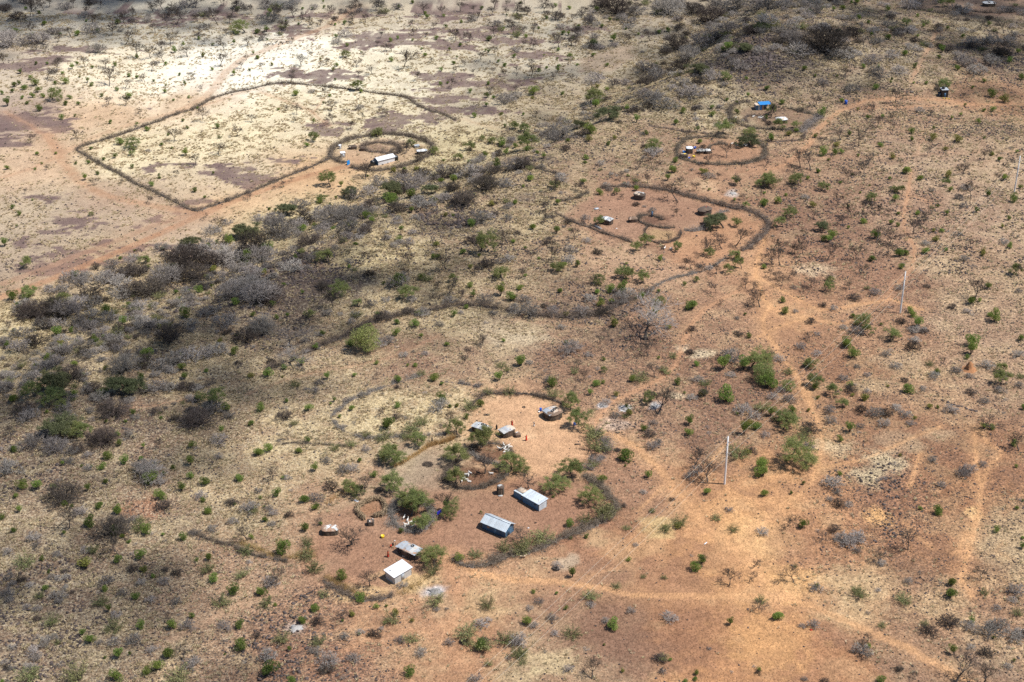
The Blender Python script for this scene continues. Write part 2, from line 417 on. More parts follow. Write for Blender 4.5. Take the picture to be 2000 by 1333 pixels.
# tracks: photograph pixels, width in metres, colour, strength
O1, O2, O3, PK = (220, 162, 108), (200, 146, 104), (188, 140, 104), (206, 168, 130)
TRACKS = [
 ('1165,838 1190,848 1240,870 1290,920 1320,960 1360,1010 1420,1060 1480,1120 1540,1168', 2.6, O1, .8),
 ('878,1090 930,1120 1000,1133 1100,1138 1180,1150 1230,1163 1320,1165 1450,1164 1540,1170 1600,1190 1680,1225 1760,1260 1850,1310 1910,1345', 2.6, O1, .8),
 ('878,1090 892,1150 900,1180 880,1225 862,1255 900,1290 950,1330', 2.2, O2, .7),
 ('880,1222 820,1228 740,1240 660,1278 610,1300', 1.4, O2, .6),
 ('1160,832 1190,788 1240,765 1290,740 1320,715 1330,682 1345,640 1375,605 1400,590 1440,570 1470,545 1480,515', 1.7, O2, .85),
 ('1495,335 1540,320 1580,282 1600,250 1640,217 1690,197 1760,191 1850,196 1900,205 2005,204', 2.8, O2, .8),
 ('1690,212 1760,210 1830,206 1900,203', 2.0, O2, .6),
 ('1385,385 1400,352 1440,335 1500,328', 5.0, O3, .6),
 ('1500,440 1490,478 1480,510 1475,540 1490,580 1505,600 1490,622 1495,650 1510,672 1540,715 1562,745 1580,790', 1.8, O1, .8),
 ('1478,540 1540,575 1600,606 1650,601 1740,585 1800,605', 1.8, O1, .75),
 ('1500,600 1560,618 1620,630 1665,632', 2.2, O1, .6),
 ('1480,660 1500,648 1540,632 1585,620', 1.2, O1, .6),
 ('1780,330 1775,372 1765,420 1766,450 1786,482 1784,512 1770,540 1745,560 1732,590', 1.3, O2, .8),
 ('1768,380 1800,388 1825,402', 1.0, O2, .7),
 ('1832,60 1815,92 1800,120 1788,140 1780,158 1790,165', 2.0, O3, .8),
 ('1510,312 1600,309 1700,306 1800,303 1870,298 2005,296', 1.2, O3, .5),
 ('1790,300 1800,280 1805,250', 1.0, O3, .6),
 ('1860,30 1900,38 1960,47 2005,58', 2.2, PK, .6),
 ('95,262 118,308 150,350 200,380 260,395 330,408 385,416', 5.0, (182, 136, 100), .9),
 ('-10,585 100,546 200,506 300,462 380,425 450,396 530,366 610,341 680,324', 4.6, (176, 126, 90), .95),
 ('-10,560 100,520 200,482 300,440 385,416', 4.2, (170, 128, 98), .8),
 ('120,300 160,282 200,262 280,236 340,221 395,195 420,170 440,142 480,112 560,82 640,52 700,10', 5.0, (190, 146, 110), .75),
 ('350,218 420,200 470,180 515,172', 2.0, O3, .6),
 ('120,295 60,245 10,218', 2.4, O3, .7),
 ('-10,352 60,330 118,306', 2.6, O3, .6),
 ('250,290 200,330 160,300', 1.0, O3, .4),
 ('510,180 545,193 580,205 605,216 622,232 645,246', 1.6, O3, .8),
 ('612,222 625,205 632,192', .8, O3, .7),
 ('-10,778 40,764 100,748', 2.5, (190, 158, 116), .7),
 ('240,797 300,793 340,785 400,776', 1.2, O3, .6),
 ('480,772 560,742 620,726 690,716 760,700 860,655', 1.3, (172, 128, 96), .7),
 ('310,1262 400,1216 480,1180 550,1150 620,1128 645,1100', 2.6, (178, 138, 106), .7),
 ('1580,765 1585,800 1600,832 1606,862 1596,922 1570,962 1520,992 1470,1040 1450,1070', 1.8, O1, .7),
 ('1904,838 1906,900 1916,958 1908,1015 1890,1080 1878,1128 1895,1165', 1.4, O1, .8),
 ('1912,840 1930,868 1960,885 1930,912 1918,950', 1.0, O1, .7),
 ('1905,1010 1885,1050 1870,1080', 1.6, O1, .6),
 ('1800,885 1790,910 1778,950', 1.1, O1, .8),
 ('1608,914 1690,897 1728,880 1790,852 1840,833', 1.1, O1, .65),
 ('1500,935 1560,930', 1.0, O1, .6),
 ('1765,1018 1790,1045 1820,1070', .9, O1, .7),
 ('1960,1060 1945,1075 1975,1095', .9, O1, .5),
 ('1420,862 1400,890 1385,905', .8, O1, .6),
 ('1295,948 1270,975 1245,1000', 1.0, O1, .6),
 ('1220,1108 1180,1115 1150,1125', .9, O1, .5),
 ('1040,610 1000,625 1180,640 1250,612 1300,590', 1.4, (170, 122, 90), .5),
 ('905,233 1000,262 1020,300', 1.2, (205, 165, 120), .5),
]
YARDS = [
 ('930,786 1000,776 1060,786 1110,812 1150,842 1148,895 1092,922 1035,930 1012,885 990,852 905,850 915,802', (212, 162, 118), .9),
 ('880,1088 960,1080 1070,1055 1185,1000 1185,970 1115,928 1010,930 980,960 880,965 870,910 790,955 690,980 620,1008 608,1060 640,1122 760,1152 850,1125', (162, 119, 91), .9),
 ('785,955 800,915 855,878 895,880 872,905 868,960', (166, 138, 110), .85),
 ('1098,420 1170,452 1240,472 1310,452 1385,442 1425,412 1340,384 1240,368 1160,378', (166, 124, 97), .85),
 ('1262,468 1265,445 1310,450 1326,462 1310,472', (188, 152, 104), .85),
 ('1300,470 1400,440 1440,412 1490,440 1450,485 1390,520 1320,530', (190, 138, 98), .7),
 ('660,300 680,285 745,268 830,282 838,295 800,316 740,328 690,324', (178, 138, 106), .8),
 ('1432,220 1470,205 1560,216 1598,230 1565,252 1480,249', (136, 104, 82), .85),
 ('1335,305 1340,282 1420,272 1485,285 1490,305 1450,317 1370,317', (176, 130, 97), .85),
 ('1790,0 2000,-10 1990,30 1900,34 1800,18', (130, 102, 84), .6),
 ('1040,80 1160,70 1260,90 1250,125 1120,150 1040,120', (162, 134, 110), .0),
 ('1130,115 1235,85 1245,110 1200,140 1130,142', (160, 130, 106), .75),
]
# patches: pixel centre, radii in metres, colour, strength, roughness of the edge
SPOTS = [
 (500, 572, 15, 10, (92, 76, 66), .85), (640, 555, 17, 11, (90, 75, 66), .85), (575, 545, 12, 9, (96, 78, 68), .8), (600, 590, 14, 9, (98, 80, 68), .8), (300, 640, 8, 6, (92, 76, 66), .7), (345, 605, 7, 6, (92, 76, 66), .7), (1490, 112, 22, 12, (66, 58, 54), .95), (1440, 118, 12, 8, (80, 70, 62), .9), (1540, 118, 14, 8, (84, 72, 64), .8), (870, 425, 14, 9, (108, 88, 74), .7), (1335, 180, 9, 7, (82, 70, 62), .85), (1040, 312, 10, 7, (92, 78, 68), .8), (300, 700, 11, 7, (100, 82, 70), .7), (230, 825, 14, 8, (104, 82, 66), .7), (130, 860, 12, 8, (112, 90, 72), .6), (420, 830, 10, 6, (110, 88, 70), .6), (1210, 650, 10, 7, (116, 88, 72), .6), (1150, 605, 14, 6, (112, 88, 72), .6), (600, 1290, 9, 6, (130, 90, 70), .6), (1020, 385, 9, 6, (104, 84, 70), .6),
 (962, 886, 5.2, 4.6, (116, 80, 58), .9), (928, 932, 6.6, 5.2, (128, 88, 64), .9), (1275, 431, 4.4, 4.0, (118, 84, 66), .9), (722, 996, 3.0, 2.6, (160, 112, 78), .7), (798, 1005, 3.4, 3.4, (150, 104, 74), .8),
 (740, 290, 7, 5, (140, 108, 86), .8), (850, 1154, 2.6, 2.2, (205, 200, 198), .9), (575, 1226, 2.4, 1.8, (186, 168, 156), .5), (1178, 793, 1.4, 1.6, (235, 232, 230), .95), (1221, 798, 1.7, 1.4, (238, 236, 234), .95),
 (1278, 793, 1.8, 1.8, (228, 226, 226), .9), (1190, 830, 4.0, 3, (205, 180, 160), .7), (1330, 681, 2.4, 2.2, (226, 200, 162), .9), (1372, 692, 3.6, 2.6, (220, 192, 152), .9), (1323, 773, 2.8, 2.0, (205, 178, 140), .8),
 (1730, 905, 5.5, 6, (214, 188, 146), .8), (1690, 925, 4, 3, (210, 184, 142), .7), (1745, 862, 5, 5, (200, 172, 132), .6), (1630, 875, 5, 4, (208, 180, 136), .6), (1785, 870, 3, 4, (205, 178, 136), .7), (1700, 940, 3, 4, (210, 184, 142), .6),
 (1830, 850, 4, 3, (204, 176, 134), .6), (1610, 870, 3, 3, (206, 176, 134), .6), (1110, 1100, 2.6, 3, (198, 172, 140), .7), (1430, 378, 2.2, 3, (214, 204, 194), .6), (1385, 362, 4, 6, (222, 184, 140), .7), (1500, 520, 12, 9, (206, 156, 110), .5),
 (1590, 528, 6, 5, (218, 186, 146), .7), (1300, 540, 14, 9, (204, 160, 122), .5), (1210, 500, 12, 9, (200, 160, 122), .5), (1480, 1050, 9, 8, (236, 184, 122), .6), (1560, 1140, 7, 6, (230, 172, 106), .6), (1420, 1000, 7, 6, (224, 164, 104), .5), (1400, 1090, 8, 6, (160, 112, 80), .5), (1560, 1050, 9, 7, (170, 120, 86), .5), (1350, 1260, 10, 8, (152, 106, 76), .6), (1420, 1220, 8, 7, (160, 112, 78), .5), (1560, 1300, 9, 7, (158, 112, 80), .5), (1300, 1120, 8, 6, (158, 112, 82), .5), (1650, 1230, 9, 7, (150, 108, 82), .5),
 (1500, 1250, 10, 10, (224, 164, 100), .5), (1715, 1010, 3, 4, (234, 176, 108), .7), (1905, 1005, 2, 3, (236, 184, 116), .8), (1210, 1200, 8, 8, (140, 102, 78), .6), (1230, 1280, 9, 7, (142, 104, 80), .6), (1180, 1130, 7, 6, (150, 112, 86), .5), (1790, 1110, 8, 7, (150, 108, 78), .5),
 (1780, 860, 12, 6, (150, 106, 78), .5), (1640, 1060, 8, 6, (166, 118, 82), .5), (1680, 1140, 9, 6, (210, 172, 124), .6), (1660, 1200, 6, 5, (206, 170, 122), .6), (1830, 1180, 7, 6, (204, 168, 120), .5), (1060, 1290, 7, 4, (206, 178, 130), .6), (1010, 1320, 5, 3, (204, 178, 130), .5),
 (1290, 1030, 4, 4, (206, 176, 118), .6), (1160, 1050, 4, 4, (202, 166, 118), .5), (940, 1180, 6, 6, (206, 172, 122), .5), (860, 1180, 4, 4, (204, 170, 128), .5), (800, 1135, 7, 3.5, (208, 172, 118), .7), (690, 1160, 6, 2.5, (206, 168, 116), .7), (480, 1170, 3, 3, (190, 150, 112), .3),
 (270, 985, 5, 4, (172, 118, 84), .8), (290, 1000, 4, 3, (170, 116, 84), .7), (1830, 520, 9, 7, (206, 172, 130), .5), (1880, 590, 9, 7, (208, 174, 132), .5), (1700, 755, 6, 4, (198, 166, 122), .5), (1750, 705, 8, 6, (200, 168, 128), .5), (1990, 1050, 10, 12, (194, 164, 122), .6),
 (1010, 850, 6, 4, (218, 176, 132), .5), (1015, 950, 5, 3, (140, 96, 70), .4), (880, 560, 8, 6, (190, 160, 112), .5), (690, 505, 7, 10, (206, 178, 124), .7), (1000, 660, 10, 5, (206, 180, 142), .6), (960, 640, 8, 4, (200, 174, 134), .5),
]
PURPLE = [  # bare dark crusts on the low plain
 (40, 240, 26, 16), (95, 250, 16, 8), (20, 275, 16, 12), (470, 340, 14, 9), (505, 355, 10, 5), (780, 238, 22, 8), (745, 248, 16, 6), (640, 250, 9, 7), (140, 445, 16, 6), (175, 440, 12, 5), (120, 430, 14, 5), (60, 465, 10, 6), (200, 490, 40, 5),
 (150, 520, 30, 5), (550, 60, 16, 8), (580, 70, 14, 8), (760, 70, 34, 10), (900, 20, 34, 12), (960, 60, 24, 8), (1020, 80, 26, 6), (850, 90, 22, 7), (720, 85, 20, 8), (640, 30, 22, 8), (870, 150, 26, 5), (950, 165, 30, 5), (620, 150, 26, 6), (560, 145, 16, 5), (150, 95, 24, 7),
 (90, 115, 20, 8), (60, 130, 22, 8), (180, 20, 24, 8), (300, 40, 34, 8), (430, 30, 26, 10), (880, 195, 20, 6), (900, 215, 22, 5), (1040, 105, 16, 6), (1150, 60, 20, 6), (375, 400, 10, 5), (395, 395, 8, 4), (420, 340, 6, 3), (545, 315, 8, 3), (90, 385, 14, 4), (310, 325, 10, 4), (270, 440, 10, 4),
]

def soil_at(x, y):
    """base colour (linear), stoniness and grass cover at world points"""
    n = len(x)
    wx = x + (fbm(x / 14, y / 14, 21, 3) - .5) * 16 + (fbm(x / 4, y / 4, 23, 2) - .5) * 5
    wy = y + (fbm(x / 14, y / 14, 22, 3) - .5) * 16 + (fbm(x / 4, y / 4, 24, 2) - .5) * 5
    num = np.zeros((n, 5)); den = np.zeros(n)
    sc = 1.0 + (np.clip(y, 200, 900) - 230) / 300.0
    for i in range(len(SOIL_AND_LIGHT)):
        d2 = ((wx - sx[i]) ** 2 + ((wy - sy[i]) * .75) ** 2) / (sc * sc)
        w = 1.0 / (d2 + 30.0) ** 2.2
        num[:, :3] += w[:, None] * SCOL[i]; num[:, 3] += w * SOIL_AND_LIGHT[i, 5]; num[:, 4] += w * SOIL_AND_LIGHT[i, 6]; den += w
    col = num[:, :3] / den[:, None]; rock = num[:, 3] / den; grass = num[:, 4] / den
    return col, rock, grass

def inpoly(x, y, P):
    c = np.zeros(len(x), bool); j = len(P) - 1
    for i in range(len(P)):
        xi, yi = P[i]; xj, yj = P[j]
        c ^= ((yi > y) != (yj > y)) & (x < (xj - xi) * (y - yi) / (yj - yi + 1e-12) + xi)
        j = i
    return c

def paint(x, y):
    x = x.astype(float); y = y.astype(float)
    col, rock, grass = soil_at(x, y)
    s = scarp(x, y)
    plain = sstep(35, 60, s)
    # broad and middling mottle of bare soil against dry grass
    m1 = fbm(x / 7, y / 7, 31, 4); m2 = fbm(x / 2.3, y / 2.3, 32, 3)
    straw = np.array(lin(206, 178, 130)); soil = np.array(lin(142, 102, 78))
    k = (sstep(.50, .68, .6 * m1 + .4 * m2) * .55 * (.25 + .75 * grass) * (1 - plain * .5))[:, None]
    col = col * (1 - k) + straw * k
    k = (sstep(.52, .36, .55 * m1 + .45 * m2) * .42 * (1 - plain * .6))[:, None]
    col = col * (1 - k) + soil * k
    # dark crusts
    wx = x + (fbm(x / 7, y / 7, 41, 4) - .5) * 20; wy = y + (fbm(x / 7, y / 7, 42, 4) - .5) * 16
    pm = np.zeros(len(x))
    for (u, v, a, b), (cx, cy) in zip(PURPLE, GP([q[:2] for q in PURPLE])):
        a = a * .75; b = b * 1.15
        m = (np.abs(wx - cx) < 3 * a) & (np.abs(wy - cy) < 3 * b)
        d = ((wx[m] - cx) / a) ** 2 + ((wy[m] - cy) / b) ** 2
        pm[m] = np.maximum(pm[m], np.exp(-d * .8))
    streak = .5 * fbm(x / 17 + y / 40, y / 6.5, 43, 4) + .5 * fbm(x / 9 + y / 30, y / 3.2, 47, 3)
    fine = .6 * fbm(x / 5, y / 4, 44, 3) + .4 * fbm(x / 1.8, y / 1.5, 46, 3)
    pz = pm * .85 + (streak - .5) * 1.7 + (fine - .5) * .95 - .04 + .10 * sstep(470, 540, y) * sstep(-160, -60, x)
    pk = (sstep(.49, .55, pz) * (.55 + .6 * fine) * sstep(18, 40, s))[:, None]
    crust = np.array(lin(120, 95, 88))
    col = col * (1 - pk) + crust * pk
    grass = grass * (1 - .8 * pk[:, 0])
    wob = (fbm(x / 2.2, y / 2.2, 51, 3) - .5)
    for pts, c, st in YARDS:
        P = GP([tuple(float(q) for q in p.split(',')) for p in pts.split()])
        xs = [p[0] for p in P]; ys = [p[1] for p in P]
        m = (x > min(xs) - 4) & (x < max(xs) + 4) & (y > min(ys) - 4) & (y < max(ys) + 4)
        if not m.any(): continue
        xm, ym = x[m] + wob[m] * 3, y[m] + wob[m] * 3
        d, _ = seg_dist(xm, ym, P + [P[0]])
        ins = inpoly(xm, ym, P)
        f = np.where(ins, sstep(-1.5, 2.5, d), sstep(1.5, 0, d) * .3) * st
        f = (f * (.8 + .4 * (m1[m] - .5)))[:, None]
        col[m] = col[m] * (1 - f) + np.array(lin(*c)) * f
        rock[m] *= (1 - f[:, 0]); grass[m] *= (1 - f[:, 0])
    for (u, v, a, b, c, st), (cx, cy) in zip(SPOTS, GP([q[:2] for q in SPOTS])):
        m = (np.abs(x - cx) < 2.6 * a) & (np.abs(y - cy) < 2.6 * b)
        if not m.any(): continue
        d = np.sqrt(((x[m] - cx) / a) ** 2 + ((y[m] - cy) / b) ** 2) + wob[m] * 1.3 + (m2[m] - .5) * .5
        f = (sstep(1.35, .45, d) * st)[:, None]
        col[m] = col[m] * (1 - f) + np.array(lin(*c)) * f
    for pts, w, c, st in TRACKS:
        P = GP([tuple(float(q) for q in p.split(',')) for p in pts.split()])
        xs = [p[0] for p in P]; ys = [p[1] for p in P]
        m = (x > min(xs) - 9) & (x < max(xs) + 9) & (y > min(ys) - 9) & (y < max(ys) + 9)
        if not m.any(): continue
        d, _ = seg_dist(x[m] + wob[m] * 1.0, y[m] + wob[m] * 1.0, P)
        rut = .80 + .20 * sstep(.30, .62, fbm(x[m] / 1.1, y[m] / 1.1, 57, 2))
        core = sstep(w * .62, w * .30, d) * st * rut
        halo = sstep(w * 2.6, w * .4, d) * .34 * st
        f = np.maximum(core, halo)[:, None] * (.85 + .5 * (m2[m] - .5))[:, None]
        f = np.clip(f, 0, 1)
        col[m] = col[m] * (1 - f) + np.array(lin(*c)) * f
        g = np.maximum(core, halo * .6)
        rock[m] *= (1 - g); grass[m] *= (1 - g)
    col = col * (1 + (fbm(x / 3.1, y / 3.1, 61, 3) - .5) * .34)[:, None]
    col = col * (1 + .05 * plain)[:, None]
    lum = (col @ np.array([.3, .6, .1]))[:, None]
    col = col * .93 + lum * .07
    return np.clip(col * ALB, .01, .88), np.clip(rock, 0, 1), np.clip(grass, 0, 1)

ii = (np.arange(ny - 1)[:, None] * nx + np.arange(nx - 1)[None]).ravel()
gmb = MB(); gmb.add(np.stack([xf, yf, zf], 1), np.stack([ii, ii + 1, ii + 1 + nx, ii + nx], 1))

def ground_material():
    m, nt, out = new_mat('savanna_ground'); L = nt.links
    b = N(nt, 'ShaderNodeBsdfPrincipled'); b.inputs['Roughness'].default_value = .95; b.inputs['Specular IOR Level'].default_value = .1
    ge = N(nt, 'ShaderNodeNewGeometry')
    col = N(nt, 'ShaderNodeAttribute', attribute_name='soil'); msk = N(nt, 'ShaderNodeAttribute', attribute_name='cover')
    sep = N(nt, 'ShaderNodeSeparateColor'); L.new(msk.outputs['Color'], sep.inputs[0])
    def noise(scale, det, rough=.6):
        n = N(nt, 'ShaderNodeTexNoise'); n.inputs['Scale'].default_value = scale; n.inputs['Detail'].default_value = det; n.inputs['Roughness'].default_value = rough
        L.new(ge.outputs['Position'], n.inputs['Vector']); return n.outputs[0]
    def mixc(f, a, c):
        x = N(nt, 'ShaderNodeMix', data_type='RGBA')
        L.new(f, x.inputs[0]); L.new(a, x.inputs[6])
        if isinstance(c, tuple): x.inputs[7].default_value = c + (1,)
        else: L.new(c, x.inputs[7])
        return x.outputs[2]
    def mul(a, bb):
        x = N(nt, 'ShaderNodeMath', operation='MULTIPLY'); L.new(a, x.inputs[0])
        if isinstance(bb, (int, float)): x.inputs[1].default_value = bb
        else: L.new(bb, x.inputs[1])
        return x.outputs[0]
    n1 = noise(.9, 4, .75); n2 = noise(2.6, 2, .8); n3 = noise(.45, 2, .6)
    vr = ramp(nt, n1, [(.34, (.50, .49, .48)), (.66, (1.42, 1.42, 1.40))])
    x = N(nt, 'ShaderNodeMix', data_type='RGBA', blend_type='MULTIPLY'); L.new(sep.outputs['Blue'], x.inputs[0]); L.new(col.outputs['Color'], x.inputs[6]); L.new(vr, x.inputs[7])
    c = x.outputs[2]
    vr2 = ramp(nt, n2, [(.36, (.46, .45, .44)), (.64, (1.46, 1.46, 1.44))])
    x = N(nt, 'ShaderNodeMix', data_type='RGBA', blend_type='MULTIPLY'); L.new(sep.outputs['Blue'], x.inputs[0]); L.new(c, x.inputs[6]); L.new(vr2, x.inputs[7])
    c = x.outputs[2]
    # dry grass litter
    g1 = ramp(nt, noise(1.7, 3, .85), [(.50, (0, 0, 0)), (.57, (1, 1, 1))])
    g2 = ramp(nt, n3, [(.35, (.25, .25, .25)), (.6, (1, 1, 1))])
    c = mixc(mul(mul(mul(g1, g2), sep.outputs['Green']), .75), c, (.62, .53, .37))
    # gravel and small stones
    vo = N(nt, 'ShaderNodeTexVoronoi'); vo.inputs['Scale'].default_value = 1.6; L.new(ge.outputs['Position'], vo.inputs['Vector'])
    s1 = ramp(nt, vo.outputs['Distance'], [(.27, (1, 1, 1)), (.40, (0, 0, 0))])
    s2 = ramp(nt, vo.outputs['Color'], [(.36, (0, 0, 0)), (.42, (1, 1, 1))])
    c = mixc(mul(mul(mul(s1, s2), sep.outputs['Red']), .9), c, (.085, .062, .053))
    g3 = ramp(nt, noise(2.3, 3, .85), [(.515, (0, 0, 0)), (.57, (1, 1, 1))])
    c = mixc(mul(mul(g3, sep.outputs['Red']), .8), c, (.10, .072, .06))
    L.new(c, b.inputs['Base Color'])
    bp = N(nt, 'ShaderNodeBump'); bp.inputs['Strength'].default_value = .8; bp.inputs['Distance'].default_value = .2
    ad = N(nt, 'ShaderNodeMath', operation='ADD'); L.new(n2, ad.inputs[0]); L.new(mul(s1, .6), ad.inputs[1])
    L.new(ad.outputs[0], bp.inputs['Height']); L.new(bp.outputs[0], b.inputs['Normal'])
    L.new(b.outputs[0], out.inputs[0])
    return m

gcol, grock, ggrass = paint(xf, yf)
ground = gmb.obj('ground', ground_material(), smooth=True)
ground['kind'] = 'structure'
ground['label'] = 'dry savanna ground with sandy tracks, bare yards and straw coloured grass'
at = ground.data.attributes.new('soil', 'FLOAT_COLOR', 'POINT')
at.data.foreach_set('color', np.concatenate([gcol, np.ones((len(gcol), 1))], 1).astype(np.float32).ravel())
grough = np.clip(.42 + .75 * np.maximum(grock, .55 * ggrass) - .25 * sstep(30, 55, scarp(xf, yf)), .3, 1)
at = ground.data.attributes.new('cover', 'FLOAT_COLOR', 'POINT')
at.data.foreach_set('color', np.stack([grock, ggrass, grough, np.ones_like(grock)], 1).astype(np.float32).ravel())
